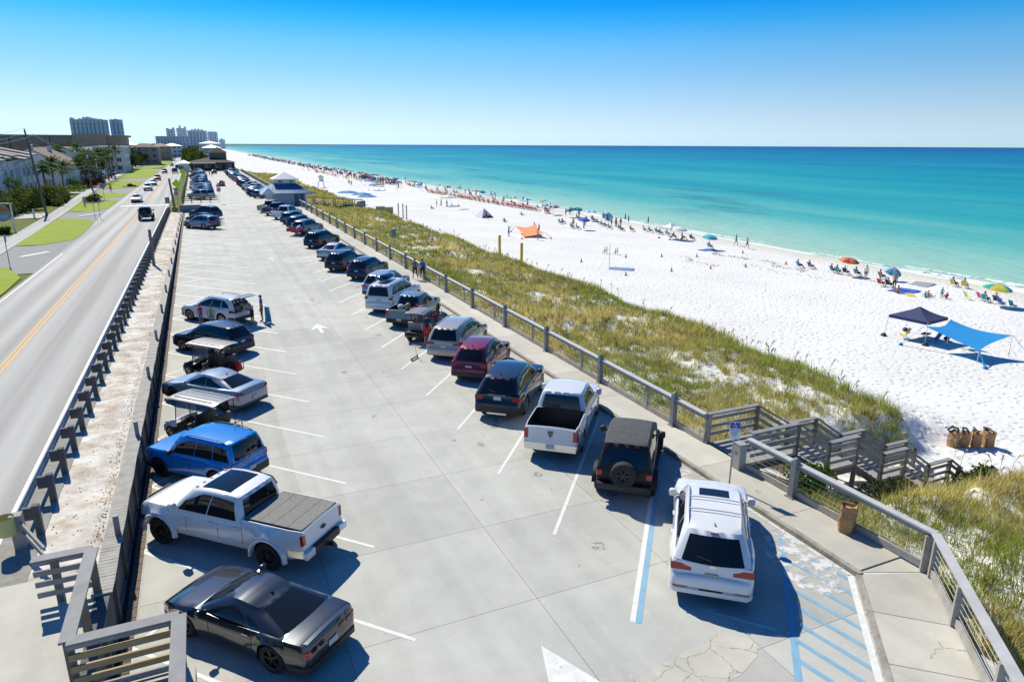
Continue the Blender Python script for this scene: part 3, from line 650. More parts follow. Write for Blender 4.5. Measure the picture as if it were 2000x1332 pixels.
def make_car(name, P, far=False):
    root = ob(name, None); me, D = car_mesh(P); ob('body', me, root); g = P['gh']
    hw, L_, x0 = D['hw'], P['L'], D['x0']
    gl = P.get('glass', M_GLASS)
    panel(D['fr'], -.90, .90, .07, .93, 7, 3).build('windshield', M_GLASS, root, smooth=60)
    if not P.get('open'): 
        v0, v1 = P.get('rwin', (.10, .90)); panel(D['re'], -.88, .88, v0, v1, 7, 3).build('rear_window', gl, root, smooth=60)
    for (s0, s1, v0, v1, rt, ft) in P['win']:
        hi = lambda s, s0=s0, s1=s1, v0=v0, v1=v1, rt=rt, ft=ft: v0+.02+(v1-v0-.02)*min(1, (1-rt)+rt*min(1, (s-s0)/(s1-s0)/.55), (1-ft)+ft*min(1, (s1-s)/(s1-s0)/.5))
        for sg in (1, -1): panel(lambda s, v, sg=sg: D['side'](s, v, sg), s0, s1, v0, hi, 8, 3).build('side_window', gl, root, smooth=60)
    tm, rm = wheel_meshes(P['wr'], P.get('tw', .23), P['wr']*P.get('rim', .68), P.get('spokes', 5))
    for cx in (D['cf'], D['cr']):
        for sg in (1, -1):
            wl = ob('wheel', tm, root, (cx+x0, sg*(hw-P.get('tw', .23)/2-P.get('tin', .02)), P['wr']), R(180) if sg < 0 else 0); ob('rim', rm, wl)
    tl = P['tail']
    for sg in (1, -1):
        strip_part(P, D, np.linspace(tl[0], tl[1], 3), tl[2], tl[3], 'taillight', M_RED, root, sg)
        if not far or True:
            hl = P.get('head', (.66, .80, .42, .35)); strip_part(P, D, np.linspace(hl[0], hl[1], 3), hl[2], hl[3], 'headlight', M_LAMP, root, sg, 'f')
        q = MB(); mz = g['zb'][1]+P.get('mz', .10); ms_ = P.get('msc', 1)
        q.grid([[(dx*ms_, kk*.105*math.copysign(abs(math.cos(a))**.5, math.cos(a)), kk*.075*ms_*P.get('mtall', 1.1)*math.copysign(abs(math.sin(a))**.5, math.sin(a))) for a in np.linspace(0, 2*math.pi, 13)] for dx, kk in ((-.05, .01), (-.05, .9), (-.03, 1), (.05, .92), (.09, .5), (.09, .01))]); q.beam((0, -sg*.20, -.05), (0, -sg*.06, -.02), .05, .04)
        b_ = D['belt'](.93); q.build('side_mirror', [M_BLK if P.get('mblk') else PAINT], root, smooth=50, loc=(b_[0], sg*(b_[1]+.17), mz))
    zp = P.get('plate', .78); pp = rear_path(P, D, zp, 0, .3)[-1]
    MB().box((pp[0]-.012, P.get('py', 0), zp), (.02, .31, .155)).build('license_plate', P.get('pm', M_PLATE), root)
    if P.get('vrear', True):
        for sg in (1, -1): strip_part(P, D, np.linspace(D['zb'](.05)+.01, P.get('bump', .50), 3), 0, .55, 'rear_bumper', P.get('bm', M_BLK), root, sg, off=.02)
        for sg in (1, -1): strip_part(P, D, np.linspace(D['zb'](L_-.05)+.02, P.get('fbump', .46), 3), 0, .4, 'front_bumper', M_BLK, root, sg, 'f', off=.015)
        pf = rear_path(P, D, .62, 0, .3, end='f')[-1]; MB().box((pf[0]+.006, 0, P.get('grz', .60)), (.02, W_(P)*.44, P.get('grh', .16))).build('grille', M_BLK, root)
    if not far:
        for u in P.get('seams', ()):
            for sg in (1, -1):
                q = MB(); z0, z1 = P['clr']+.10, D['top'](u)-.01; rows = []
                for h in np.linspace(0, 1, 6):
                    y = hw*D['plan'](u)*interp(SEC, .06+h*.92)+.003; rows.append([(u-.008+x0, sg*y, z0+(z1-z0)*h), (u+.008+x0, sg*y, z0+(z1-z0)*h)])
                q.grid(rows).build('door_seam', M_BLK, root)
        for u in P.get('handles', ()):
            for sg in (1, -1): 
                zz = D['top'](u)-.14; MB().box((u+x0, sg*(hw*D['plan'](u)*.985+.012), zz), (.2, .03, .03)).build('door_handle', [PAINT if not P.get('hchr') else M_CHR], root)
        if P.get('rwin', (0, 1))[1] < .92 and not P.get('bed') and not P.get('roof_mi'):
            a, b_ = Vector(D['re'](.05, .14)), Vector(D['re'](.48, .22)); q = MB(); q.beam(a+Vector((-.022, 0, .01)), b_+Vector((-.022, 0, .01)), .014, .02); q.build('rear_wiper', M_BLK, root)
            a = Vector(D['re'](-.16, .955)); b_ = Vector(D['re'](.16, .955)); q = MB(); q.beam(a+Vector((-.012, 0, 0)), b_+Vector((-.012, 0, 0)), .02, .03); q.build('brake_lamp', M_RED, root)
        if not P.get('roof_mi'):
            zz = P.get('bump', .5)+.035
            for sg in (1, -1): strip_part(P, D, (zz, zz+.012), 0, .02, 'tailgate_seam', M_BLK, root, sg, off=.006)
        if P.get('fin'):
            c = D['cant'](.08); q = MB(); q.add([(c[0]+.12, .015, c[2]+.05), (c[0]+.12, -.015, c[2]+.05), (c[0]-.08, 0, c[2]+.05), (c[0]-.06, 0, c[2]+.14)], [(0, 1, 3), (1, 2, 3), (2, 0, 3)]); q.build('antenna_fin', M_BLK, root)
    if P.get('rails'):
        for sg in (1, -1):
            q = MB(); pts = []
            for s in np.linspace(.06, .9, 7):
                c = D['cant'](s); pts.append((c[0], sg*(c[1]-.06), c[2]+.05+(.055 if .06 < s < .9 else .0)))
            q.tube(pts, .018, 6).build('roof_rail', P['rails'], root, smooth=60)
    if P.get('sunroof'):
        s0, s1, k = P['sunroof']; a, c = D['cant'](s0), D['cant'](s1); q = MB()
        rows = []
        for t in np.linspace(0, 1, 5):
            c = D['cant'](s0+(s1-s0)*t); rows.append([(c[0], y*c[1]*k, c[2]+.045+.025*(1-(y*k)**2)+.006) for y in (-1, -.5, 0, .5, 1)])
        q.grid(rows).build('sunroof', M_GLASS, root, smooth=60)
    root['D'] = 0; root.pop('D', None)
    return root, D
def W_(P): return P['W']
def dress(root, col, rim='silver'):
    for o in root.children_recursive:
        for sl in o.material_slots:
            if sl.material == PAINT: sl.link = 'OBJECT'; sl.material = col
            elif sl.material == RIM: sl.link = 'OBJECT'; sl.material = RIMS[rim]
PL_SUV = [(0, .80), (.05, .90), (.14, .955), (.4, 1.0), (4.0, 1.0)]
def plan(L_, r=.80, f=.66): return [(0, r), (.05, r+.10*(1-r)*5), (.15, .965), (.5, 1.0), (L_-1.0, 1.0), (L_-.45, .965), (L_-.12, .86), (L_, f)]
TYPES = {}
TYPES['coupe'] = dict(L=4.84, W=1.92, wb=2.85, fo=.93, wr=.365, clr=.17, crown=.035, flare=.045, tw=.26, spokes=5, rim=.74, tin=.0,
  top=[(0, .60), (.03, .84), (.10, .97), (.22, .985), (.8, .97), (1.3, .955), (2.4, .90), (3.2, .93), (3.45, .96), (4.2, .86), (4.62, .74), (4.78, .62), (4.84, .50)], plan=plan(4.84, .80, .74),
  gh=dict(rb=.72, rt=1.72, ft=2.62, fb=3.42, zb=(.975, .95), wb=.905, wr=.63, roof=[(1.6, 1.24), (1.95, 1.325), (2.3, 1.36), (2.7, 1.31)], bow=.14, bul=.05),
  win=[(.40, .93, .12, .92, .5, .55), (.22, .37, .14, .70, .8, .1)], tail=(.70, .83, .34, .12), plate=.60, bump=.42, head=(.60, .70, .5, .4), rwin=(.08, .93), seams=(1.62, 3.02), handles=(1.8,), fin=1, mz=.06, grz=.5, grh=.12)
TYPES['muscle_sedan'] = dict(L=5.04, W=1.91, wb=3.05, fo=.95, wr=.36, clr=.18, crown=.035, flare=.035, tw=.24, spokes=10, rim=.72,
  top=[(0, .62), (.03, .88), (.09, 1.02), (.2, 1.05), (.9, 1.04), (2.2, .985), (3.3, .985), (3.5, 1.0), (4.4, .90), (4.85, .76), (5.0, .62), (5.04, .5)], plan=plan(5.04, .82, .74),
  gh=dict(rb=.55, rt=1.45, ft=2.75, fb=3.52, zb=(1.03, .985), wb=.86, wr=.63, roof=[(1.4, 1.36), (1.9, 1.455), (2.35, 1.48), (2.8, 1.42)], bow=.13, bul=.045),
  win=[(.53, .94, .12, .92, .0, .6), (.15, .51, .12, .92, .65, .0)], tail=(.86, .97, .03, .18), plate=.60, bump=.40, rwin=(.08, .93), seams=(1.5, 2.35, 3.2), handles=(1.55, 2.45), fin=1, mz=.07)
TYPES['sedan'] = dict(L=4.85, W=1.84, wb=2.80, fo=.95, wr=.335, clr=.18, crown=.03, spokes=5, rim=.7,
  top=[(0, .60), (.03, .84), (.10, .97), (.7, 1.01), (2.2, .955), (3.2, .955), (3.45, .97), (4.2, .88), (4.65, .75), (4.8, .62), (4.85, .5)], plan=plan(4.85, .80, .70),
  gh=dict(rb=.62, rt=1.45, ft=2.65, fb=3.48, zb=(1.0, .955), wb=.87, wr=.64, roof=[(1.4, 1.33), (1.9, 1.43), (2.3, 1.45), (2.75, 1.39)], bow=.13, bul=.045),
  win=[(.53, .94, .12, .92, .0, .6), (.12, .51, .12, .92, .6, .0)], tail=(.74, .90, .50, .28), plate=.76, bump=.40, rwin=(.08, .93), seams=(1.4, 2.25, 3.1), handles=(1.5, 2.4), fin=1, mz=.07)
TYPES['crossover'] = dict(L=4.62, W=1.86, wb=2.68, fo=.92, wr=.355, clr=.22, crown=.035, clad=1, spokes=5, rim=.7, flare=.03,
  top=[(0, .60), (.04, .70), (.08, .74), (.12, .97), (.2, 1.02), (1.5, 1.03), (3.2, .99), (3.42, 1.03), (4.1, .97), (4.42, .84), (4.56, .66), (4.62, .52)], plan=plan(4.62, .82, .70),
  gh=dict(rb=.13, rt=.55, ft=2.55, fb=3.42, zb=(1.03, 1.0), wb=.90, wr=.68, roof=[(.5, 1.56), (1.1, 1.64), (1.8, 1.67), (2.3, 1.645), (2.65, 1.58)], bow=.09, bul=.045),
  win=[(.60, .95, .12, .90, .0, .6), (.30, .585, .12, .90, .0, .0), (.08, .28, .14, .88, .5, .0)], tail=(.80, .98, .56, .40), plate=.76, bump=.55, seams=(1.35, 2.2, 3.05), handles=(1.45, 2.35), fin=1, mz=.08)
TYPES['midsize_suv'] = dict(TYPES['crossover'], L=4.92, W=1.92, wb=2.84, fo=.95, wr=.38,
  top=[(0, .62), (.04, .72), (.08, .76), (.12, 1.0), (.2, 1.06), (1.5, 1.07), (3.4, 1.02), (3.6, 1.07), (4.4, 1.0), (4.72, .86), (4.86, .68), (4.92, .52)], plan=plan(4.92, .82, .70),
  gh=dict(rb=.13, rt=.50, ft=2.75, fb=3.62, zb=(1.07, 1.04), wb=.90, wr=.69, roof=[(.5, 1.64), (1.2, 1.71), (1.9, 1.74), (2.5, 1.70), (2.85, 1.64)], bow=.09, bul=.045), tail=(.84, 1.02, .56, .42), plate=.82, rails=M_BLK, seams=(1.45, 2.35, 3.25), handles=(1.55, 2.5))
TYPES['hauler_suv'] = dict(L=5.10, W=2.02, wb=2.95, fo=.95, wr=.40, clr=.24, crown=.04, tw=.27, spokes=5, rim=.72, flare=.03,
  top=[(0, .66), (.04, .76), (.10, .80), (.16, 1.08), (.24, 1.14), (1.5, 1.14), (3.4, 1.10), (3.65, 1.14), (4.5, 1.08), (4.88, .92), (5.03, .72), (5.10, .55)], plan=plan(5.10, .82, .74),
  gh=dict(rb=.16, rt=.60, ft=2.95, fb=3.68, zb=(1.14, 1.11), wb=.89, wr=.69, roof=[(.5, 1.74), (1.2, 1.83), (2.0, 1.86), (2.6, 1.82), (3.0, 1.75)], bow=.12, bul=.05),
  win=[(.60, .95, .12, .90, .0, .5), (.29, .585, .12, .90, .0, .0), (.06, .27, .12, .88, .4, .0)], tail=(.88, 1.04, .48, .44), plate=.80, pm=M_PLATEY, bump=.46, bm=None, seams=(1.5, 2.45, 3.35), handles=(1.6, 2.6), fin=1, mz=.10, msc=1.25, rwin=(.02, .84), rails=M_SATIN, sunroof=(.66, .86, .55))
TYPES['hauler_suv']['bm'] = PAINT
TYPES['box_suv'] = dict(TYPES['hauler_suv'], L=5.33, W=2.03, wb=3.1, fo=.9, sunroof=None, pm=M_PLATE, bm=PAINT, tail=(.98, 1.22, .74, .18), plate=.92,
  top=[(0, .66), (.04, .74), (.10, .78), (.13, 1.10), (.2, 1.20), (1.5, 1.20), (3.6, 1.17), (3.9, 1.20), (4.75, 1.15), (5.13, 1.0), (5.28, .72), (5.33, .55)], plan=plan(5.33, .86, .78),
  gh=dict(rb=.12, rt=.30, ft=3.15, fb=3.95, zb=(1.20, 1.18), wb=.90, wr=.74, roof=[(.3, 1.86), (1.2, 1.92), (2.0, 1.94), (2.8, 1.90), (3.2, 1.84)], bow=.06, bul=.04), rails=M_BLK)
TYPES['luxury_suv'] = dict(L=4.86, W=1.99, wb=2.92, fo=.86, wr=.395, clr=.24, crown=.03, tw=.27, spokes=10, rim=.74, flare=.02,
  top=[(0, .64), (.04, .74), (.08, .78), (.12, 1.05), (.2, 1.12), (1.5, 1.12), (3.3, 1.09), (3.6, 1.12), (4.4, 1.08), (4.7, .94), (4.8, .74), (4.86, .55)], plan=plan(4.86, .84, .76),
  gh=dict(rb=.13, rt=.48, ft=2.75, fb=3.55, zb=(1.13, 1.10), wb=.88, wr=.69, roof=[(.4, 1.68), (1.1, 1.75), (1.9, 1.78), (2.5, 1.76), (2.85, 1.69)], bow=.08, bul=.035),
  win=[(.58, .95, .12, .90, .0, .5), (.28, .565, .12, .90, .0, .0), (.06, .26, .14, .86, .5, .0)], tail=(.86, .99, .62, .30), plate=.94, bump=.60, seams=(1.4, 2.3, 3.2), handles=(1.5, 2.4), fin=1, mz=.10, rwin=(.04, .88))
TYPES['minivan'] = dict(L=5.10, W=1.97, wb=3.03, fo=.98, wr=.335, clr=.2, crown=.03, spokes=5, rim=.68, flare=.02,
  top=[(0, .58), (.04, .66), (.07, .70), (.10, .98), (.18, 1.05), (1.5, 1.05), (3.6, .99), (3.9, 1.02), (4.6, .90), (4.95, .74), (5.05, .62), (5.1, .5)], plan=plan(5.10, .84, .66),
  gh=dict(rb=.10, rt=.42, ft=3.05, fb=4.10, zb=(1.05, .99), wb=.91, wr=.72, roof=[(.3, 1.64), (1.0, 1.72), (1.9, 1.75), (2.7, 1.70), (3.15, 1.63)], bow=.10, bul=.05),
  win=[(.66, .95, .12, .90, .0, .6), (.36, .645, .12, .90, .0, .0), (.05, .345, .12, .90, .25, .0)], tail=(.86, 1.04, .50, .30), plate=.78, bump=.30, bm=PAINT, seams=(1.9, 2.95, 3.8), handles=(2.8, 3.1), mz=.09, rails=M_BLK)
TYPES['boxy_suv'] = dict(L=4.39, W=1.89, wb=2.67, fo=.86, wr=.375, clr=.24, crown=.03, clad=1, spokes=5, rim=.62, flare=.03, tw=.24,
  top=[(0, .62), (.03, .72), (.06, .76), (.09, 1.02), (.16, 1.08), (1.5, 1.09), (2.9, 1.07), (3.1, 1.13), (4.0, 1.10), (4.25, 1.0), (4.34, .74), (4.39, .52)], plan=plan(4.39, .86, .82),
  gh=dict(rb=.10, rt=.30, ft=2.58, fb=3.08, zb=(1.09, 1.08), wb=.93, wr=.80, roof=[(.3, 1.73), (1.0, 1.76), (1.8, 1.78), (2.4, 1.74), (2.65, 1.70)], bow=.06, bul=.03),
  win=[(.60, .95, .10, .88, .0, .4), (.29, .585, .10, .88, .0, .0), (.03, .275, .10, .88, .1, .0)], tail=(.86, 1.04, .66, .20), plate=.66, bump=.62, seams=(1.25, 2.05, 2.85), handles=(1.35, 2.2), mblk=1, mz=.10, rails=M_BLK, rwin=(.10, .90))
TYPES['pickup'] = dict(L=5.82, W=2.02, wb=3.57, fo=1.0, wr=.40, clr=.30, crown=.04, tw=.27, spokes=5, rim=.68, flare=.03, bed=(.10, 1.86, .62),
  top=[(0, .66), (.02, .72), (.05, 1.20), (.1, 1.24), (1.88, 1.25), (1.90, 1.12), (4.1, 1.10), (4.35, 1.15), (5.3, 1.12), (5.65, 1.02), (5.76, .80), (5.82, .58)], plan=plan(5.82, .90, .80),
  gh=dict(rb=1.93, rt=2.08, ft=3.55, fb=4.35, zb=(1.13, 1.12), wb=.93, wr=.77, roof=[(2.0, 1.83), (2.5, 1.88), (3.0, 1.90), (3.4, 1.86), (3.6, 1.80)], bow=.06, bul=.04),
  win=[(.50, .94, .08, .91, .0, .45), (.05, .485, .08, .91, .05, .0)], tail=(.80, 1.16, .80, .16), plate=.56, bump=.66, bm=M_CHR, seams=(1.89, 2.75, 3.85), handles=(2.1, 2.95), mz=.16, msc=1.5, mtall=1.25, rwin=(.16, .86))
TYPES['lifted_pickup'] = dict(TYPES['pickup'], L=6.30, W=2.05, wb=4.06, fo=.98, wr=.455, clr=.46, flare=.11, tw=.31, bed=(.10, 2.12, .95), arch=1.17, rim=.56, spokes=8, tin=-.04,
  top=[(0, .78), (.02, .86), (.05, 1.40), (.1, 1.44), (2.14, 1.45), (2.16, 1.30), (4.6, 1.28), (4.85, 1.36), (5.8, 1.33), (6.1, 1.22), (6.22, .95), (6.3, .72)], plan=plan(6.3, .90, .84), bot=[(0, .62), (.35, .55), (.6, .5), (5.6, .5), (6.0, .55), (6.3, .62)],
  gh=dict(rb=2.20, rt=2.38, ft=4.12, fb=4.88, zb=(1.31, 1.30), wb=.93, wr=.79, roof=[(2.3, 2.00), (2.8, 2.05), (3.4, 2.07), (3.9, 2.03), (4.1, 1.97)], bow=.06, bul=.04), tail=(1.02, 1.34, .84, .12), plate=.74, bump=.86, fbump=.8, grz=1.0, grh=.4, head=(1.0, 1.2, .6, .2), seams=(2.15, 3.05, 4.25), handles=(2.4, 3.3), sunroof=(.22, .86, .78), rwin=(.14, .84), msc=1.7)
TYPES['compact_pickup'] = dict(TYPES['pickup'], L=5.07, W=1.84, wb=3.08, fo=.93, wr=.36, bed=(.10, 1.42, .62), clr=.24,
  top=[(0, .62), (.02, .68), (.05, 1.08), (.1, 1.12), (1.44, 1.12), (1.46, 1.04), (3.6, 1.02), (3.8, 1.07), (4.6, 1.04), (4.92, .94), (5.02, .74), (5.07, .55)], plan=plan(5.07, .90, .80),
  gh=dict(rb=1.50, rt=1.68, ft=2.98, fb=3.72, zb=(1.05, 1.03), wb=.93, wr=.77, roof=[(1.6, 1.68), (2.1, 1.74), (2.6, 1.745), (2.9, 1.70), (3.05, 1.65)], bow=.06, bul=.04), tail=(.80, 1.06, .72, .14), plate=.55, bm=M_BLK, bump=.60, seams=(1.45, 2.3, 3.3), handles=(1.7, 2.5), msc=1.2)
TYPES['offroader'] = dict(L=4.35, W=1.72, wb=2.95, fo=.62, wr=.41, clr=.42, crown=.01, tw=.28, spokes=5, rim=.55, flare=.0, tumb=.3, tin=-.10, arch=1.2,
  top=[(0, .80), (.02, 1.08), (.05, 1.14), (2.6, 1.16), (2.9, 1.17), (4.1, 1.10), (4.3, 1.05), (4.35, .7)], plan=[(0, .96), (.05, 1.0), (2.8, 1.0), (4.2, .86), (4.35, .82)], bot=[(0, .62), (.3, .5), (4.0, .5), (4.35, .62)],
  gh=dict(rb=.04, rt=.30, ft=2.45, fb=2.85, zb=(1.14, 1.16), wb=.965, wr=.82, roof=[(.2, 1.83), (.5, 1.87), (1.4, 1.89), (2.3, 1.84), (2.6, 1.80)], bow=.03, bul=.02),
  win=[(.60, .94, .12, .84, .0, .2), (.33, .57, .12, .84, .0, .0), (.05, .30, .12, .84, .0, .0)], tail=(.86, 1.02, .68, .04), plate=.60, py=.52, vrear=False, seams=(1.1, 1.95, 2.75), handles=(1.2, 2.1), mblk=1, mz=.16, msc=1.3, rwin=(.12, .80), head=(.86, 1.02, .4, .05), roof_mi=2)
# ---- vehicle prototypes and placement
PROTO = {}
def proto(key, far=False):
    k = (key, far)
    if k not in PROTO:
        P = TYPES[key]; root, D = make_car('p', P, far); PROTO[k] = [root, P, D, False]
    return PROTO[k]
def place(key, rear, d, z, col, rim, name, label, cat, group, far=False, sc=1.0):
    pr = proto(key, far); root, P, D, used = pr
    o = copy_tree(root)
    d = Vector(d).normalized(); c = Vector(rear)+d*P['L']/2*sc; o.scale = (sc, sc, sc)
    o.name = name; o.location = (c.x, c.y, z); o.rotation_euler.z = math.atan2(d.y, d.x)
    dress(o, COLS[col], rim); tag(o, label, cat, group); return o, P, D
LH, RH = -LD, RD
GL, GR, GRD = 'vehicles parked along the street side of the lot', 'vehicles parked along the beach side of the lot', 'vehicles driving on the road'
# street side, near to far
cam_, P, D = place('coupe', (1.57, 12.75), (-.655, .755), 0, 'charcoal', 'black', 'coupe_car', 'charcoal grey two-door sports coupe parked nearest the camera, behind the wooden railing', 'car', GL, sc=.90)
q = MB(); q.grid([[(-2.36, y, 1.0+.035*(1-(y/.8)**2)), (-2.22, y, .985+.03*(1-(y/.8)**2))] for y in np.linspace(-.78, .78, 9)]); q.build('spoiler', COLS['charcoal'], cam_, smooth=60)
for y in (-.62, -.36, .36, .62):
    q = MB(); q.lathe([(.001, -.02), (.09, -.02), (.10, 0), (.075, .012)], 12, axis='x'); o = q.build('tail_lamp_ring', M_GBLK, cam_, loc=(-2.405, y, .775)); o.scale = (1, 1.15, .62)
trk, P, D = place('lifted_pickup', (2.04, 16.6), (-.72, .694), 0, 'pearl', 'black', 'pickup_truck', 'white lifted crew-cab pickup with folding bed cover and glass roof, on the street side', 'pickup truck', GL, sc=.885)
M_TON = mat('bed_cover_vinyl', (.24, .235, .22), .8, vary=.5, scale=14, col2=(.15, .145, .135), bump=.3)
for i in range(4): MB().box((-P['L']/2+.12+.50*(i+.5), 0, 1.462), (.485, 1.72, .03)).build('bed_cover_panel', M_TON, trk)
for sg in (1, -1):
    o = text_part('lettering', 'FX4', .20, M_BLK, trk, (-2.55, sg*.995, 1.18), (R(90), 0, R(180) if sg > 0 else 0))
MB().box((-.45, .98, 1.12), (.34, .02, .05)).build('side_badge', M_BLK, trk)
q = MB(); q.lathe([(.001, 0), (.09, 0), (.1, .01)], 16, axis='x'); o = q.build('tailgate_emblem', M_BLK, trk, loc=(-3.16, 0, 1.16)); o.scale = (1, 1.2, .55)
q = MB(); q.box((-3.3, 0, .60), (.35, .09, .09)); q.box((-3.42, 0, .66), (.08, .08, .10)); q.build('tow_hitch', M_BLK, trk)
MB().box((-.72, 0, 1.985), (.05, .30, .05)).build('brake_lamp', M_RED, trk)
for y in (-.6, -.3, 0, .3, .6): MB().box((.90, y, 2.02), (.08, .05, .03)).build('roof_marker_lamp', mat('amber_lamp', (.55, .16, .03), .3), trk)
for sg in (1, -1): MB().box((-3.19, sg*.80, .72), (.14, .40, .22)).build('bumper_corner', COLS['pearl'], trk)
MB().box((-3.20, 0, .71), (.16, 1.2, .24)).build('rear_bumper', M_BLK, trk)
for cx in (D['cf'], D['cr']):
    for sg in (1, -1):
        q = MB(); pts = [(cx-3.15+.57*math.cos(a), .455+.56*math.sin(a)) for a in np.linspace(-.1, math.pi+.1, 13)]; pt2 = [(cx-3.15+.69*math.cos(a), .455+.68*math.sin(a)) for a in np.linspace(-.1, math.pi+.1, 13)]
        q.grid([[(x, sg*1.03, z), (x, sg*1.145, z), (x2*.5+x*.5, sg*1.15, z2*.5+z*.5), (x2, sg*1.04, z2)] for (x, z), (x2, z2) in zip(pts, pt2)]).build('fender_flare', COLS['pearl'], trk, smooth=50)
brc, P, D = place('boxy_suv', (.62, 21.95), (-.70, .714), 0, 'blue', 'black', 'suv_car', 'bright blue boxy SUV with black side glass beside the white lifted pickup', 'SUV', GL, sc=.90)
text_part('lettering', 'BRONCO', .16, M_PLATE, brc, (-2.155, .28, .97), REAR)
q = MB(); q.tube([(-1.2, -.35, 1.78), (-1.26, -.35, 1.92)], .008, 5).build('roof_antenna', M_BLK, brc)
chg, P, D = place('muscle_sedan', (1.2, 28.95), LH, 0, 'frost', 'black', 'sedan_car', 'silver-blue four-door sedan with full-width red tail bar between the golf carts', 'car', GL, sc=.92)
place('midsize_suv', (1.3, 37.2), LH, 0, 'black', 'silver', 'suv_car', 'black crossover between the black golf cart and the white SUV with raised tailgate', 'SUV', GL, sc=.90)
hig, P, D = place('midsize_suv', (1.75, 44.2), LH, 0, 'pearl', 'silver', 'suv_car', 'white SUV with its tailgate raised and people unloading beside it', 'SUV', GL, sc=.93)
for c in list(hig.children):
    if c.name.startswith('rear_window'): bpy.data.objects.remove(c)
panel(D['re'], -.92, .92, .0, .93, 5, 3).build('boot_shade_panel', M_BLK, hig); MB().box((-P['L']/2+.10, 0, .90), (.03, 1.45, .40)).build('boot_shade_panel', M_BLK, hig)  # flat black panels stand in for the shade inside the open boot
q = MB(); rows = [[(-1.98, y, 1.72), (-2.45, y, 1.90), (-2.80, y*.98, 1.93), (-2.95, y*.95, 1.90)] for y in np.linspace(-.72, .72, 5)]; q.grid(rows); q.grid([[(x, y, z-.07) for x, y, z in r_] for r_ in rows], flip=True); q.build('tailgate', [COLS['pearl']], hig, smooth=40)
q = MB(); q.grid([[(x, y*.8, z+.012) for x, y, z in r_[:3]] for r_ in rows]); q.build('tailgate_glass', M_GLASS, hig)
for i in range(3): MB().box((-2.32+.03*i, -.45+.42*i, 1.12+.04*(i % 2)), (.25, .34, .26)).build('boot_luggage', mat('luggage%d' % (i % 3), [(.04, .16, .22), (.02, .02, .03), (.16, .18, .2)][i % 3], .8), hig)
# beach side, near to far
inf, P, D = place('hauler_suv', (10.12, 10.86), RD, 0, 'white', 'silver', 'suv_car', 'white luxury SUV with roof bars in the accessible bay beside the blue hatching', 'SUV', GR)
for s in (.30, .56):
    c = D['cant'](s); q = MB(); q.tube([(c[0], -c[1]+.05, c[2]+.10), (c[0], -c[1]*.5, c[2]+.125), (c[0], c[1]*.5, c[2]+.125), (c[0], c[1]-.05, c[2]+.10)], .017, 6).build('roof_bar', M_SATIN, inf, smooth=60)
MB().box((-2.40, 0, 1.13), (.03, 1.1, .03)).build('chrome_strip', M_CHR, inf)
q = MB(); q.lathe([(.001, 0), (.05, 0), (.055, .008)], 14, axis='x'); o = q.build('emblem', M_CHR, inf, loc=(-2.42, 0, 1.04)); o.scale = (1, 1.7, .8)
MB().box((-2.53, 0, .42), (.06, .55, .16)).build('bumper_recess', M_BLK, inf)
for sg in (1, -1): MB().box((-2.545, sg*.72, .50), (.02, .35, .035)).build('reflector', M_RED, inf)
jep, P, D = place('offroader', (11.0, 16.0), RD, 0, 'soft', 'black', 'offroad_car', 'black soft-top off-roader with rear spare wheel next to the white pickup', 'off-roader', GR)
M_SOFT = mat('soft_top_fabric', (.085, .09, .09), .9, vary=.3, scale=6, col2=(.06, .062, .065), bump=.15, bscale=60)
for o in jep.children:
    if o.name.startswith('body'):
        for sl in o.material_slots:
            if sl.material == M_GBLK: sl.link = 'OBJECT'; sl.material = M_SOFT
tm, rm = wheel_meshes(.40, .26, .22, 6)
sp = ob('spare_wheel', tm, jep, (-2.30, 0, 1.02), R(90)); o = ob('rim', rm, sp); o.material_slots[0].link = 'OBJECT'; o.material_slots[0].material = RIMS['black']
for cx in (D['cf'], D['cr']):
    for sg in (1, -1):
        q = MB(); pts = [(cx-2.175+.58*math.cos(a), sg*.96, .41+.50*math.sin(a)) for a in np.linspace(.25, math.pi-.15, 7)]
        q.grid([[(x, sg*.80, z), (x, sg*1.02, z-.01), (x, sg*1.03, z-.07)] for x, _, z in pts]).build('fender_flare', M_BLK, jep, smooth=50)
q = MB(); q.box((-2.26, 0, .58), (.22, 1.66, .20)); q.build('rear_bumper', M_BLK, jep); q = MB(); q.box((2.2, 0, .60), (.22, 1.66, .2)); q.build('front_bumper', M_BLK, jep)
for sg in (1, -1): MB().box((.1, sg*.90, .45), (1.7, .1, .07)).build('side_step', M_BLK, jep)
ram, P, D = place('pickup', (10.25, 19.5), RD, 0, 'white', 'silver', 'pickup_truck', 'white crew-cab pickup with empty open bed next to the black off-roader', 'pickup truck', GR)
M_GREYE = mat('grey_emblem', (.10, .10, .105), .4)
q = MB(); q.add([(-2.905, a*.10, 1.0+b_*.13) for a, b_ in ((-1, .9), (1, .9), (.8, -.1), (0, -1), (-.8, -.1))], [(0, 1, 2, 3, 4)]); q.build('tailgate_emblem', M_GREYE, ram)
text_part('lettering', 'RAM', .09, M_PLATE, ram, (-2.91, 0, 1.03), REAR)
MB().box((-.62, 0, 1.845), (.05, .28, .06)).build('brake_lamp', M_RED, ram)
q = MB(); q.box((-1.7, .1, .66), (.5, .9, .06), rz=.3); q.box((-1.9, -.3, .67), (.35, .5, .08), rz=-.2); q.build('bed_cargo', mat('tarp', (.10, .11, .12), .7), ram)
rov, P, D = place('luxury_suv', (9.95, 23.6), RD, 0, 'black', 'silver', 'suv_car', 'glossy black luxury SUV with lettered tailgate between white pickup and red crossover', 'SUV', GR)
text_part('lettering', 'RANGE ROVER', .105, M_PLATE, rov, (-2.345, 0, 1.075), REAR)
MB().box((-2.455, 0, .33), (.03, .8, .07)).build('skid_plate', M_CHR, rov)
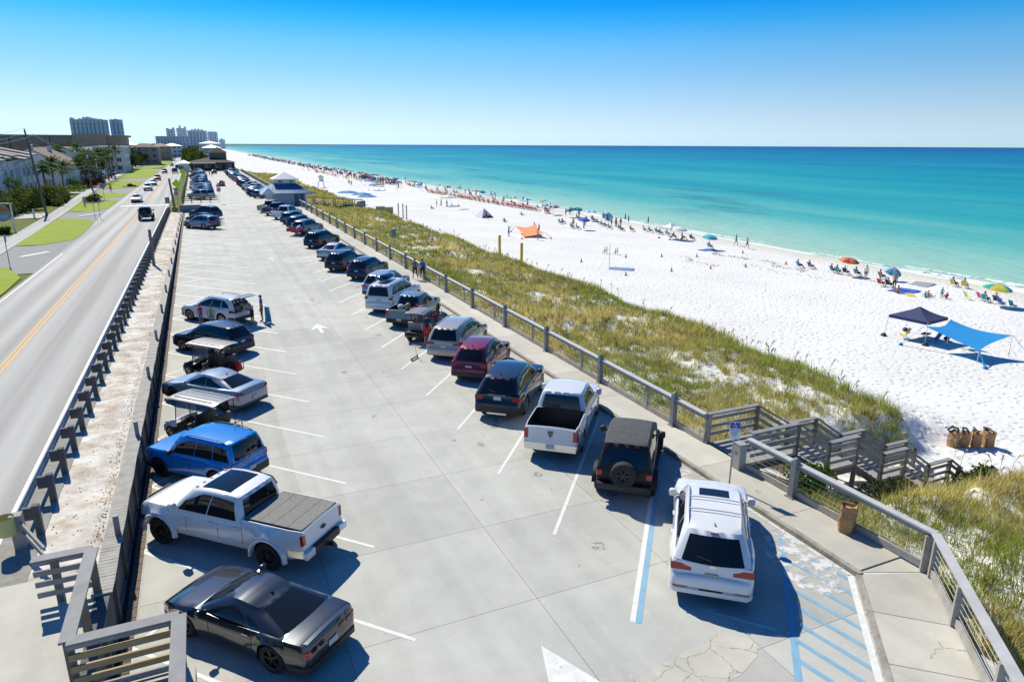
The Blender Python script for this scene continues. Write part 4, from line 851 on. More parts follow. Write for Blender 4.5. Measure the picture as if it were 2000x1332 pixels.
place('crossover', (10.5, 28.3), RD, 0, 'red', 'silver', 'suv_car', 'red crossover parked between the black luxury SUV and the beige minivan', 'SUV', GR)
place('minivan', (10.5, 31.95), RD, 0, 'beige', 'silver', 'minivan', 'beige minivan with grey roof rails beside the red crossover', 'minivan', GR)
mav, P, D = place('compact_pickup', (10.15, 39.2), RD, 0, 'slate', 'black', 'pickup_truck', 'grey-green compact pickup with beach gear heaped in its bed', 'pickup truck', GR)
for i in range(9):
    c_ = [(.5, .34, .10), (.02, .02, .03), (.6, .6, .6), (.35, .06, .05), (.05, .15, .3)][i % 5]
    q = MB(); q.lathe([(.001, -.14), (.16, -.10), (.2, 0), (.14, .12), (.001, .16)], 7); o = q.build('bed_cargo', mat('gear%d' % (i % 5), c_, .8), mav, smooth=50, loc=(-2.2+.16*i, rnd.uniform(-.5, .5), .95+.12*(i % 3))); o.rotation_euler = (i, i*.7, i*1.3)
exp_, P, D = place('box_suv', (9.85, 43.3), RD, 0, 'pearl', 'silver', 'suv_car', 'white full-size SUV with a black roof box, behind the grey pickup', 'SUV', GR)
q = MB(); rows = []
for x, s in ((-1.05, .55), (-.95, .85), (-.5, 1), (.3, .95), (.75, .7), (.9, .35)): rows.append([(x-.6, .42*s*math.cos(a), 2.0+.2+.2*s*math.sin(a)) for a in np.linspace(0, 2*math.pi, 11)])
q.grid(rows); q.poly(rows[0][:-1]); q.poly(rows[-1][:-1][::-1]); o = q.build('roof_box', M_GBLK, exp_, smooth=45, fix=True); o.location = (-.2, .18, 0)
place('midsize_suv', (10.6, 48.0), RD, 0, 'silver', 'silver', 'suv_car', 'silver SUV mostly hidden behind the white SUV with roof box', 'SUV', GR)
place('crossover', (10.9, 55.3), RD, 0, 'navy', 'silver', 'suv_car', 'dark navy crossover with bright red tail lamps near the walking couple', 'SUV', GR)
place('crossover', (9.9, 60.0), RD, 0, 'black', 'silver', 'suv_car', 'black crossover with shiny roof just past the navy crossover', 'SUV', GR)
place('sedan', (10.2, 66.4), RD, 0, 'silver', 'silver', 'sedan_car', 'pale silver sedan between two black crossovers on the beach side', 'car', GR)
place('midsize_suv', (10.2, 75.0), RD, 0, 'black', 'black', 'suv_car', 'black SUV parked just past the pale silver sedan', 'SUV', GR)
gsv, P, D = place('midsize_suv', (10.4, 87.3), RD, 0, 'slate', 'silver', 'suv_car', 'grey SUV with a loaded red trailer rack behind it', 'SUV', GR)
q = MB(); q.box((-3.1, 0, .55), (.9, 1.5, .06)); q.box((-3.1, .74, .75), (.9, .05, .4)); q.box((-3.1, -.74, .75), (.9, .05, .4)); q.box((-3.5, 0, .75), (.06, 1.5, .4)); q.build('cargo_rack', mat('rack_red', (.42, .02, .03), .5), gsv)
place('crossover', (10.5, 93.5), RD, 0, 'navy', 'silver', 'suv_car', 'navy crossover beyond the grey SUV with the red rack', 'SUV', GR, far=True)
place('crossover', (10.4, 99.8), RD, 0, 'teal', 'silver', 'suv_car', 'teal-tinted crossover next to the white pickup near the hut', 'SUV', GR, far=True)
place('pickup', (9.9, 106.5), RD, 0, 'white', 'silver', 'pickup_truck', 'white pickup with open bed, nearest of the pickups by the hut', 'pickup truck', GR, far=True)
place('pickup', (9.3, 113.0), RD, 0, 'navy', 'silver', 'pickup_truck', 'dark blue pickup in the middle of those by the hut', 'pickup truck', GR, far=True)
place('pickup', (8.9, 118.0), RD, 0, 'beige', 'silver', 'pickup_truck', 'tan pickup with its nose towards the hut, farthest of the three pickups', 'pickup truck', GR, far=True)
bik_host, P, D = place('midsize_suv', (1.5, 97.5), LH, 0, 'steel', 'silver', 'suv_car', 'steel grey SUV carrying bicycles on a rear rack, street side', 'SUV', GL, far=True)
place('sedan', (1.6, 104.2), LH, 0, 'navy', 'silver', 'sedan_car', 'dark blue sedan between the bicycle-carrying SUV and a larger dark SUV', 'car', GL, far=True)
place('hauler_suv', (2.2, 111.0), LH, 0, 'navy', 'silver', 'suv_car', 'large dark navy SUV just before the grey entrance wall', 'SUV', GL, far=True)
FARC = ['white', 'charcoal', 'silver', 'black', 'grey', 'maroon', 'pearl', 'navy', 'steel', 'black', 'silver', 'beige', 'charcoal', 'white', 'slate', 'red']
FART = ['crossover', 'pickup', 'sedan', 'midsize_suv', 'crossover', 'pickup', 'hauler_suv', 'crossover', 'sedan', 'midsize_suv']
KIND = {'crossover': ('suv_car', 'crossover', 'SUV'), 'pickup': ('pickup_truck', 'pickup', 'pickup truck'), 'sedan': ('sedan_car', 'sedan', 'car'), 'midsize_suv': ('suv_car', 'SUV', 'SUV'), 'hauler_suv': ('suv_car', 'large SUV', 'SUV'), 'box_suv': ('suv_car', 'full-size SUV', 'SUV')}
CN = {'pearl': 'off-white', 'steel': 'steel blue', 'slate': 'grey-green', 'frost': 'silver-blue'}
fr = random.Random(5); cnt = 0
for i in range(27):
    y = 151 + i*5.2
    t_ = FART[(i*3+1) % 10]; c_ = FARC[(i*5+2) % 16]; nm, kd, ct = KIND[t_]
    place(t_, (2.1+fr.uniform(-.4, .4), y), LH, 0, c_, 'silver', nm, '%s %s in the street-side row, %s beyond the entrance fence' % (CN.get(c_, c_), kd, ORD[i]), ct, GL, far=True)
for i in range(28):
    y = 151 + i*5.0
    t_ = FART[(i*7+3) % 10]; c_ = FARC[(i*3+4) % 16]; nm, kd, ct = KIND[t_]
    place(t_, (10.0+fr.uniform(-.4, .4), y), RD, 0, c_, 'silver', nm, '%s %s in the beach-side row, %s beyond the hut' % (CN.get(c_, c_), kd, ORD[i]), ct, GR, far=True)
place('sedan', (5.5, 198), (0, 1), 0, 'orange', 'silver', 'sedan_car', 'orange-red car driving up the middle of the parking lot', 'car', 'cars moving in the lot aisle', far=True)
place('sedan', (5.9, 283), (0, 1), 0, 'maroon', 'silver', 'sedan_car', 'dark red car at the far end of the parking lot aisle', 'car', 'cars moving in the lot aisle', far=True)
# on the road
UPD, DND = (0, 1), (0, -1)
oj, P, D = place('offroader', (-7.35, 110.5), UPD, road_z(112), 'black', 'black', 'offroad_car', 'black off-roader driving away on the road, nearest moving vehicle', 'off-roader', GRD, far=True)
sp = ob('spare_wheel', tm, oj, (-2.30, 0, 1.02), R(90))
for i, (t_, c_, x, y, d, lab) in enumerate((('sedan', 'pearl', -11.0, 152.3, DND, 'white sedan leading the oncoming cars'), ('crossover', 'white', -11.0, 189, DND, 'white crossover second in the oncoming lane'), ('sedan', 'steel', -11.0, 212, DND, 'blue-grey sedan third in the oncoming lane'),
    ('crossover', 'maroon', -11.1, 240, DND, 'dark red crossover fourth in the oncoming lane'), ('crossover', 'black', -11.0, 296, DND, 'black crossover fifth in the oncoming lane'), ('pickup', 'maroon', -7.5, 290, UPD, 'maroon pickup driving away beyond the off-roader'),
    ('midsize_suv', 'navy', -7.6, 345, UPD, 'navy SUV driving away in front of the maroon pickup'), ('sedan', 'charcoal', -11.0, 390, DND, 'charcoal sedan last of the clear oncoming cars'), ('crossover', 'silver', -7.6, 420, UPD, 'silver crossover far up the away lane'), ('sedan', 'black', -7.6, 480, UPD, 'black sedan farthest up the away lane'))):
    nm, kd, ct = KIND[t_]; place(t_, (x, y), d, 0, c_, 'silver', nm, lab, ct, GRD, far=True)
# two parked on the driveways of the houses
place('sedan', (-27.5, 262), (-.3, -1), 0, 'black', 'silver', 'sedan_car', 'dark sedan parked by the houses behind the palms', 'car', 'cars by the houses', far=True)
place('crossover', (-27.0, 292), (-.3, -1), 0, 'white', 'silver', 'suv_car', 'white crossover parked by the grey house past the palms', 'SUV', 'cars by the houses', far=True)

# ---- golf carts
def clear_screen():
    m = mat('cart_windscreen', (.30, .34, .36), .05, spec=.6); m.node_tree.nodes['Principled BSDF'].inputs['Alpha'].default_value = .28; return m
def golf_cart(rear, d, name, label, rows, bodym, roofm, seatm, L_=3.3):
    d = Vector(d).normalized(); c = Vector(rear)+d*L_/2
    root = thing(name, label, 'golf cart', (c.x, c.y, 0), math.atan2(d.y, d.x), 'golf carts in the lot'); h = L_/2
    q = MB(); q.box((0, 0, .36), (L_-.5, 1.10, .10)); q.box((-h+.35, 0, .52), (.66, 1.12, .34)); q.build('chassis', M_BLK, root)
    q = MB(); rws = []
    for x, z, w_ in ((h-.95, .95, .55), (h-.72, .92, .56), (h-.35, .74, .55), (h-.06, .56, .48), (h, .42, .44)): rws.append([(x, y*w_, z-.05*abs(y)**3-(.3 if abs(y) > 1.01 else 0)) for y in (-1.06, -1, -.5, 0, .5, 1, 1.06)])
    q.grid(rws); q.build('front_cowl', bodym, root, smooth=45)
    for i in range(rows):
        x = h-1.75-i*.82
        q = MB(); q.box((x, 0, .72), (.5, 1.06, .13)); q.box((x-.30, 0, 1.02), (.12, 1.06, .50), ry=-.2); q.build('seat', seatm, root)
        MB().box((x-.05, 0, .52), (.55, 1.0, .28)).build('seat_base', bodym, root)
        for sg in (1, -1):
            q = MB(); q.tube([(x-.25, sg*.55, .78), (x-.2, sg*.57, .98), (x+.15, sg*.57, .95)], .018, 6); q.build('arm_rest', M_BLK, root)
    q = MB(); rws = []
    for x in np.linspace(-h+.15, h-.65, 9): rws.append([(x, y*.66, 1.93+.05*(1-y*y)-(.03 if abs(y) == 1 else 0)-(.03 if x > h-.8 or x < -h+.3 else 0)) for y in (-1, -.92, -.4, 0, .4, .92, 1)])
    q.grid(rws); q.grid([[(x, y, z-.045) for x, y, z in r_] for r_ in rws], flip=True); q.build('canopy_roof', roofm, root, smooth=50)
    for y in (-.44, -.15, .15, .44): MB().box((-.25, y, 1.978), (L_-1.3, .05, .014)).build('roof_rib', roofm, root)
    for sg in (1, -1):
        for pts in ([(h-.92, sg*.56, .9), (h-1.1, sg*.58, 1.9)], [(-h+.30, sg*.56, .6), (-h+.30, sg*.58, 1.9)], [(-.15, sg*.56, .55), (-.15, sg*.58, 1.9)]):
            q = MB(); q.tube(pts, .02, 6); q.build('roof_post', M_BLK, root)
    q = MB(); q.add([(h-.91, -.54, .95), (h-.91, .54, .95), (h-1.06, .55, 1.75), (h-1.06, -.55, 1.75)], [(0, 1, 2, 3)]); q.build('windscreen', clear_screen(), root)
    q = MB(); q.lathe([(.15, -.012), (.17, 0), (.15, .012)], 14, axis='x'); o = q.build('steering_wheel', M_BLK, root, loc=(h-1.28, .28, .98)); o.rotation_euler.y = -.6
    t_, r_ = wheel_meshes(.29, .22, .16, 5)
    for cx in (h-.55, -h+.62):
        for sg in (1, -1):
            wl = ob('wheel', t_, root, (cx, sg*.50, .29), R(180) if sg < 0 else 0); rr_ = ob('rim', r_, wl); rr_.material_slots[0].link = 'OBJECT'; rr_.material_slots[0].material = RIMS['silver']
    for sg in (1, -1):
        MB().box((h-.12, sg*.36, .62), (.06, .16, .08)).build('headlight', M_LAMP, root); MB().box((-h+.02, sg*.45, .6), (.03, .1, .1)).build('taillight', M_RED, root)
    q = MB(); q.box((-h+.02, 0, .48), (.36, 1.0, .04)); 
    for sg in (1, -1): q.beam((-h-.14, sg*.5, .48), (-h-.14, sg*.5, .95), .03, .03)
    q.beam((-h-.14, -.5, .95), (-h-.14, .5, .95), .03, .03); q.build('rear_rack', M_BLK, root)
    root.scale = (.88, .88, .86); return root
M_CWHT = mat('cart_white', (.68, .69, .70), .3, coat=.6); M_CBLK = mat('cart_black', (.015, .015, .017), .3, coat=.6); M_SEAT = mat('cart_seat', (.02, .02, .022), .5)
M_CROOF = mat('cart_roof_grey', (.24, .245, .25), .35); M_CROOF2 = mat('cart_roof_taupe', (.33, .30, .27), .4)
golf_cart((.25, 25.35), LH, 'golf_cart', 'white golf cart with ribbed grey roof between blue SUV and silver-blue sedan', 2, M_CWHT, M_CROOF, M_SEAT, 3.4)
gc = golf_cart((.75, 33.1), LH, 'golf_cart', 'black golf cart with flat taupe roof beside the black crossover', 2, M_CBLK, M_CROOF2, M_SEAT, 3.3)
q = MB(); q.lathe([(.001, .5), (.2, .5), (.22, .62), (.14, .95), (.001, 1.0)], 9); q.build('red_bag', mat('red_bag', (.62, .02, .02), .7), gc, smooth=40, loc=(-1.72, -.2, 0))
golf_cart((9.95, 35.7), RD, 'golf_cart', 'small black golf cart on the beach side between minivan and grey pickup', 1, M_CBLK, M_CROOF, mat('cart_seat_grey', (.25, .25, .26), .6), 2.6)
def bicycle(name, loc, rz, lean, fm, label, parent=None):
    root = ob(name, None, parent, loc, rz); root.rotation_euler.x = lean
    if label: tag(root, label, 'bicycle', 'bicycles in the lot')
    for x in (-.52, .52):
        q = MB(); q.lathe([(.31, -.02), (.335, 0), (.31, .02), (.30, 0), (.31, -.02)], 18, axis='y')
        for a in range(8): q.beam((0, 0, 0), (.3*math.cos(a*.785), 0, .3*math.sin(a*.785)), .006, .006)
        q.build('bicycle_wheel', M_RUB, root, loc=(x, 0, .335))
    q = MB()
    for a, b_ in (((-.52, 0, .335), (-.12, 0, .33)), ((-.12, 0, .33), (-.25, 0, .85)), ((-.52, 0, .335), (-.22, 0, .75)), ((-.22, 0, .75), (.38, 0, .78)), ((-.12, 0, .33), (.40, 0, .70)), ((.36, 0, .85), (.52, 0, .335))): q.tube([a, b_], .02, 6)
    q.build('bicycle_frame', fm, root)
    q = MB(); q.tube([(.36, 0, .85), (.34, 0, .98)], .015, 6); q.tube([(.30, -.28, 1.0), (.36, -.1, .99), (.36, .1, .99), (.30, .28, 1.0)], .014, 6); q.build('handlebar', M_BLK, root)
    q = MB(); q.box((-.27, 0, .92), (.26, .14, .06)); q.build('saddle', M_BLK, root)
    return root
BC = [mat('bike_purple', (.20, .04, .22), .4), mat('bike_white', (.6, .6, .62), .4), mat('bike_red', (.45, .03, .04), .4), mat('bike_teal', (.05, .28, .30), .4)]
bicycle('bicycle', (12.25, 37.6, 0), math.atan2(.774, .633), .12, BC[0], 'purple bicycle standing ahead of the small black golf cart')
bicycle('bicycle', (12.75, 37.1, 0), math.atan2(.774, .633)+.2, -.15, BC[1], 'white bicycle closest to the walkway beside the purple bicycle')
q = MB(); q.box((-2.75, 0, .55), (.6, .08, .08)); q.box((-2.8, 0, .9), (.06, .06, .7)); q.build('bicycle_rack', M_BLK, bik_host)
c = bik_host.location; u_ = Vector((LH.x, LH.y, 0)).normalized()
for i, bm_ in enumerate((BC[2], BC[3])):
    p_ = c - u_*(2.85+.28*i); bicycle('bicycle', (p_.x, p_.y, .45), math.atan2(u_.y, u_.x)+math.pi/2, .05, bm_, ['red bicycle on the rack of the steel grey SUV', 'teal bicycle hung outermost on the rack of the steel grey SUV'][i])
# small scooter beside the minivan
sc = thing('kick_scooter', 'small kick scooter lying on the concrete behind the beige minivan', 'scooter', (9.25, 32.9, .0), .8)
q = MB(); q.box((0, 0, .09), (.55, .12, .03)); q.build('deck', M_BLK, sc); q = MB(); q.tube([(.28, 0, .08), (.2, .05, .75)], .016, 6); q.tube([(.2, -.15, .75), (.2, .25, .75)], .014, 6); q.build('handlebar', M_CHR, sc)
for x in (-.3, .33): q = MB(); q.lathe([(.001, -.015), (.075, -.015), (.08, 0), (.075, .015), (.001, .015)], 12, axis='y'); q.build('scooter_wheel', BC[2], sc, loc=(x, 0, .08))
for k, v in PROTO.items():
    for o in list(v[0].children_recursive) + [v[0]]: bpy.data.objects.remove(o)
# ================================================================ timber work, signs, small street furniture
M_GREYW = mat('weathered_grey_timber', (.36, .345, .32), .8, vary=.5, scale=3.0, col2=(.26, .25, .235), bump=.3, bscale=40, stretch=(1, .25, 1))
M_CAP = mat('composite_cap_board', (.52, .515, .51), .7, vary=.4, scale=2.5, col2=(.42, .42, .42), bump=.12, bscale=50)
M_BRNW = mat('brown_grey_timber', (.24, .20, .155), .85, vary=.5, scale=3.0, col2=(.15, .125, .10), bump=.3, bscale=35)
M_CAPD = mat('grey_cap_board', (.27, .27, .275), .75, vary=.4, scale=2.5, col2=(.20, .20, .205), bump=.15, bscale=50)
M_TANW = mat('new_tan_timber', (.46, .34, .18), .8, vary=.5, scale=4.0, col2=(.36, .25, .12), bump=.2, bscale=30)
M_PALEW = mat('bleached_timber', (.44, .42, .38), .85, vary=.5, scale=3.0, col2=(.28, .265, .235), bump=.3, bscale=30)
M_DARKW = mat('creosoted_timber', (.13, .135, .14), .85, vary=.5, scale=2.0, col2=(.06, .065, .07), bump=.3, bscale=20)
M_POSTG = mat('grey_post_paint', (.22, .235, .255), .6, vary=.3, scale=3, col2=(.17, .18, .20))
M_CABLE = mat('cream_cable', (.62, .58, .44), .5)
M_GALV = mat('galvanised_steel', (.44, .44, .43), .5, metal=.25, vary=.4, scale=4, col2=(.34, .34, .335))
def bay_post(root, p, top=1.30, w_=.19, name='post', m=None):
    q = MB(); x, y, z = p; h = w_/2
    q.box((x, y, z+top/2-.15), (w_, w_, top+.3)); q.lathe([(h*.98, 0), (h*.86, .05), (h*.5, .085), (.001, .095)], 12, c=(x, y, z+top))
    q.box((x, y, z+.02), (w_+.12, w_+.12, .03)); return q.build(name, m or M_POSTG, root)
def rail_run(root, a, b, z, far=False, cables=4, post_pitch=None, mid=2):
    a, b = Vector((*a, z)), Vector((*b, z)); d = (b-a).normalized()
    q = MB(); q.beam(a+Vector((0, 0, 1.12)), b+Vector((0, 0, 1.12)), .22, .05); q.build('top_rail', M_CAP, root)
    q = MB(); q.beam(a+Vector((0, 0, 1.02)), b+Vector((0, 0, 1.02)), .06, .14); q.build('under_rail', M_GREYW, root)
    q = MB(); q.beam(a+Vector((0, 0, .12)), b+Vector((0, 0, .12)), .07, .20); q.build('kick_board', M_PALEW, root)
    L_ = (b-a).length; n_ = max(1, round(L_/(post_pitch or 5.6)))
    for i in range(n_):
        for k in range(1, mid+1):
            p = a + d*(L_*(i+k/(mid+1))/n_)
            q = MB(); q.box((p.x, p.y, z+.52), (.09, .09, 1.0), rz=math.atan2(d.y, d.x)); q.build('baluster', M_PALEW, root)
    if cables and not far:
        for k in range(cables):
            zz = z+.32+.15*k; q = MB(); q.beam(a+Vector((0, 0, .32+.16*k)), b+Vector((0, 0, .32+.16*k)), .009, .009); q.build('cable', M_CABLE, root)
rl = thing('walkway_railing', 'long timber railing with cables along the walkway beside the dune', 'railing', (16.05, 18.3, .13))
def at_root(root): return Vector(root.location)
def local_children(root):
    off = root.location
    for c in root.children: c.location = c.location - off
YP = [20.15+5.5*i for i in range(20)]
rail_run(rl, (16.08, 18.35), (16.08, 128), .13, post_pitch=5.5, mid=2)
for y in YP: bay_post(rl, (16.02, y, .13))
q = MB(); q.box((16.25, 18.38, .62), (.16, .16, 1.3)); q.build('end_post', M_PALEW, rl)
local_children(rl)
rf = thing('walkway_railing', 'brown weathered railing beyond the blue-roofed hut', 'railing', (16.1, 146, .13))
rail_run(rf, (16.1, 146), (16.1, 302), .13, far=True, post_pitch=4, mid=1)
for y in np.arange(146, 302, 4): bay_post(rf, (16.1, y, .13), 1.2, .14, m=M_BRNW)
local_children(rf)
rn = thing('walkway_railing', 'near timber railing with cream cables, turning the corner at the lower right', 'railing', (16.2, 9.6, .13))
rail_run(rn, (15.98, 16.05), (16.17, 9.58), .13, mid=0); rail_run(rn, (16.17, 9.58), (11.2, 3.72), .134, post_pitch=3.2, mid=0)
bay_post(rn, (15.95, 13.98, .13), 1.24, .2)
for p in ((16.13, 9.68), (16.08, 9.42), (14.80, 7.97), (13.2, 6.08)):
    q = MB(); q.box((p[0], p[1], .62), (.10, .20, 1.05), rz=math.atan2(-.763, -.646)); q.build('post', M_PALEW, rn)
local_children(rn)
pd = thing('pedestal_box', 'pale grey utility pedestal box at the head of the stairs', 'pedestal', (15.80, 16.22, .13))
q = MB(); q.box((0, 0, .45), (.30, .34, .9)); q.build('box', mat('pedestal_grey', (.42, .41, .385), .7, vary=.4, scale=4, col2=(.34, .33, .31)), pd); MB().box((0, 0, .915), (.32, .36, .03)).build('lid', M_GALV, pd)
q = MB(); q.box((-.153, 0, .62), (.004, .14, .05)); q.box((-.153, .02, .55), (.004, .08, .04)); q.build('dark_sticker', M_BRNW, pd)

# ---- beach stairs
st = thing('beach_stairs', 'grey timber staircase stepping down through the dune to the beach', 'stairs', (16.4, 17.3, .13))
YF, YN = 18.31, 16.31
prof = [(16.15, .13), (18.5, .13), (20.2, -.92), (21.7, -.92), (23.25, -1.95), (24.6, -1.95), (26.15, -2.98), (27.5, -2.98)]
nplank = 0
for (xa, za), (xb, zb_) in zip(prof, prof[1:]):
    if za == zb_:
        for x in np.arange(xa, xb-.05, .148): MB().box((x+.07, 17.31, za-.02), (.138, 1.94, .04)).build('deck_plank', M_GREYW, st)
    else:
        n_ = 6
        for k in range(1, n_): 
            x = xa+(xb-xa)*(k-.5)/n_+.07; z = za+(zb_-za)*k/n_; MB().box((x, 17.31, z-.02), (.29, 1.94, .045)).build('tread', M_GREYW, st)
for Y in (YF, YN):
    for (xa, za), (xb, zb_) in zip(prof, prof[1:]):
        q = MB(); q.beam((xa, Y, za-.17), (xb, Y, zb_-.17), .05, .26); q.build('stringer', M_BRNW, st)
        if Y == YN and xa < 16.2: xa = 16.35
        q = MB(); q.beam((xa-.02, Y, za+1.14), (xb+.02, Y, zb_+1.14), .20, .05); q.build('cap_rail', M_CAPD, st)
        for h in (.92, .62, .32):
            q = MB(); q.beam((xa, Y+(.03 if Y == YF else -.03), za+h), (xb, Y+(.03 if Y == YF else -.03), zb_+h), .04, .13); q.build('side_board', M_GREYW, st)
    for x, z in prof[1:]:
        q = MB(); q.box((x, Y, z+.05), (.13, .13, 2.1)); q.build('post', M_BRNW, st)
    q = MB(); q.beam((27.5, Y, -1.84), (28.35, Y, -2.42), .20, .05); q.build('cap_rail', M_GREYW, st); q = MB(); q.box((28.2, Y, -2.95), (.13, .13, 1.15)); q.build('post', M_BRNW, st)
    for h in (.92, .62): q = MB(); q.beam((27.5, Y, -2.98+h), (28.3, Y, -3.5+h), .04, .13); q.build('side_board', M_GREYW, st)
local_children(st)

# ---- retaining wall with plank cap, gutter
wl = thing('retaining_wall', 'dark timber retaining wall with pale plank cap between verge and lot', 'wall', (-2.95, 15.6, 0))
WY = [10, 20, 30, 45, 60, 80, 100, 124]
q = MB()
for a, b in zip(WY, WY[1:]):
    za, zb_ = road_z(a)+.02, road_z(b)+.02
    q.add([(-2.80, a, -.1), (-2.80, b, -.1), (-2.80, b, zb_), (-2.80, a, za), (-3.1, a, -.1), (-3.1, b, -.1), (-3.1, b, zb_), (-3.1, a, za)], [(0, 1, 2, 3), (5, 4, 7, 6), (3, 2, 6, 7)])
q.build('wall_face', M_DARKW, wl)
for y in np.arange(10.5, 60, 1.85):
    q = MB(); q.box((-2.765, y, road_z(y)/2-.05), (.09, .16, road_z(y)+.02)); q.build('wall_pile', M_DARKW, wl)
pm = MB().box((0, 0, 0), (.42, .128, .045)).mesh('cap_plank', M_PALEW)
y = 15.7; i = 0
while y < 48: 
    o = ob('cap_plank', pm, wl, (-2.955+.008*math.sin(i*12.9), y, road_z(y)+.045+.003*math.sin(i*7.7))); y += .142; i += 1
q = MB()
for a, b in ((48, 60), (60, 80), (80, 100), (100, 124)): q.beam((-2.955, a, road_z(a)+.045), (-2.955, b, road_z(b)+.045), .42, .045)
q.build('far_cap', M_PALEW, wl)
for y in np.arange(18.3, 120, 6.85):
    q = MB(); z = road_z(y); q.box((-2.86, y, z+.30), (.12, .12, .55)); q.build('marker_post', M_POSTG, wl)
local_children(wl)
M_GRATE = mat('rusty_gutter_pavers', (.13, .085, .06), .9, vary=.6, scale=5, col2=(.22, .17, .13), bump=.4)
M_SLOT = mat('dark_drain', (.012, .012, .013), .9)
gt = tag(MB().box((-2.58, 70, -.02), (.36, 118, .02)).build('gutter', M_JOINT), kind='structure')
gm = MB().box((0, 0, 0), (.20, .36, .03)).mesh('gutter_paver', M_GRATE)
for k in range(120): ob('gutter_paver', gm, gt, (-2.54, 12+.385*k, .0))
MB().box((-2.54, 90, .0), (.20, 65, .03)).build('far_gutter', M_GRATE, gt); MB().box((-2.70, 70, .001), (.09, 116, .03)).build('drain_slot', M_SLOT, gt)
# debris on the verge and twigs
M_LITTER = mat('dry_leaf_litter', (.26, .17, .10), 1.0, spec=.1)
q = MB(); lr = random.Random(3)
for k in range(1300):
    y = 17+abs(lr.gauss(0, 1))*22; x = -3.22-abs(lr.gauss(0, .16)) if lr.random() < .7 else lr.uniform(-4.5, -3.2)
    z = road_z(y)+.03+lr.random()*.05; a = lr.uniform(0, 3.14); s = lr.uniform(.02, .07)
    q.add([(x, y, z), (x+s*math.cos(a), y+s*math.sin(a), z+.01), (x+s*.5*math.cos(a+.9), y+s*.5*math.sin(a+.9), z+.03)], [(0, 1, 2)])
tag(q.build('leaf_litter', M_LITTER), 'brown leaf litter scattered on the sandy verge', 'litter', kind='stuff')
# ---- guardrail
gr = thing('guardrail', 'galvanised guardrail on dark timber posts along the road', 'guardrail', (-4.9, 19.5, .95))
prof_w = [(.0, .50), (.05, .53), (.05, .60), (.0, .645), (.0, .665), (.05, .71), (.05, .78), (.0, .81)]
q = MB(); ys = list(np.arange(18.9, 128, 3.8))
q.grid([[(-5.06-px, y, road_z(y)-.04+pz) for px, pz in prof_w] for y in ys]); q.build('rail_beam', M_GALV, gr, smooth=30)
for k, y in enumerate(np.arange(19.3, 127, 1.9)):
    z = road_z(y)-.05; q = MB(); q.box((-4.72, y, z+.36), (.16, .17, .95)); q.build('post', M_DARKW, gr); q = MB(); q.box((-4.91, y, z+.62), (.22, .13, .34)); q.build('blockout', M_DARKW, gr)
q = MB(); q.box((-5.02, 18.75, 1.40), (.26, .26, .95)); q.build('end_post', M_GREYW, gr)
q = MB(); q.lathe([(.20, 0), (.21, .02), (.21, .44), (.20, .46)], 14, c=(-5.22, 18.6, 1.45)); q.build('end_buffer', mat('faded_yellow', (.62, .56, .22), .6), gr, smooth=40)
for z in (1.65, 1.40): q = MB(); q.beam((-4.95, 18.7, z), (-4.2, 17.2, z-.05), .05, .10); q.build('link_board', M_GREYW, gr)
local_children(gr)
# ---- landing and railing at the lower left
pad = tag(MB().box((-4.4, 13.0, .90), (3.0, 7.8, .22)).build('landing_pad', M_WALK), kind='structure')
MB().box((-1.98, 10.3, .895), (1.84, 4.4, .22)).build('pad_slab', M_WALK, pad)
lr_ = thing('landing_railing', 'zigzag board railing with wide grey caps at the lower left landing', 'railing', (-3.0, 14, .96))
A_, B_, C_, D_, E_ = (-4.15, 15.85), (-3.02, 15.85), (-3.05, 12.62), (-1.22, 12.62), (-1.22, 10.2)
for k, (a, b) in enumerate(((A_, B_), (B_, C_), (C_, D_), (D_, E_))):
    zc = 2.10+.004*k; q = MB(); q.beam((*a, zc), (*b, zc), .26, .05); q.build('cap_rail', M_CAPD, lr_)
    q = MB(); q.beam((*a, 2.00), (*b, 2.00), .05, .12); q.build('under_rail', M_GREYW, lr_)
    if k != 1:
        for h in (1.78, 1.52, 1.26) if k != 2 else (1.80, 1.55, 1.30, 1.06):
            q = MB(); q.beam((a[0], a[1]-.05, h), (b[0], b[1]-.05, h), .045, .13); q.build('side_board', M_TANW if (k == 2 and h > 1.2) else M_GREYW, lr_)
for p in ((-3.75, 15.85), (-3.05, 15.8), (-3.05, 14.3), (-3.05, 12.7), (-1.28, 12.55), (-1.25, 10.4)):
    z0 = .9 if p[0] < -2.8 else -.0
    q = MB(); q.box((p[0], p[1], (2.05+z0)/2), (.14, .14, 2.05-z0)); q.build('post', M_BRNW, lr_)
local_children(lr_)
# ---- brown paper bags and bins
M_KRAFT = mat('kraft_brown', (.52, .32, .16), .8, vary=.6, scale=7, col2=(.30, .16, .07), bump=.6, bscale=14)
def crumple_bag(root, loc, w_, d_, h_, seed):
    rr = random.Random(seed); q = MB(); rows = []
    for k, hz in enumerate((0, .25, .5, .75, 1.0)):
        s = 1+.06*math.sin(k*2.1+seed); rows.append([(w_/2*s*(math.copysign(abs(math.cos(a))**.45, math.cos(a)))+rr.uniform(-.02, .02), d_/2*s*(math.copysign(abs(math.sin(a))**.45, math.sin(a)))+rr.uniform(-.02, .02), h_*hz+(rr.uniform(-.05, .05) if k == 4 else 0)) for a in np.linspace(0, 2*math.pi, 13)])
    for r_ in rows: r_[-1] = r_[0]
    q.grid(rows); inner = [[(x*.82, y*.82, z-.12) for x, y, z in rows[-1]]]; q.grid([rows[-1], inner[0]]); q.poly(inner[0][:-1])
    return q.build('bag', M_KRAFT, root, loc=loc)
bg1 = thing('paper_bag_bin', 'open brown paper bag bin standing against the near railing', 'trash bag', (15.88, 11.9, .13), .6); crumple_bag(bg1, (0, 0, 0), .50, .42, .85, 4)
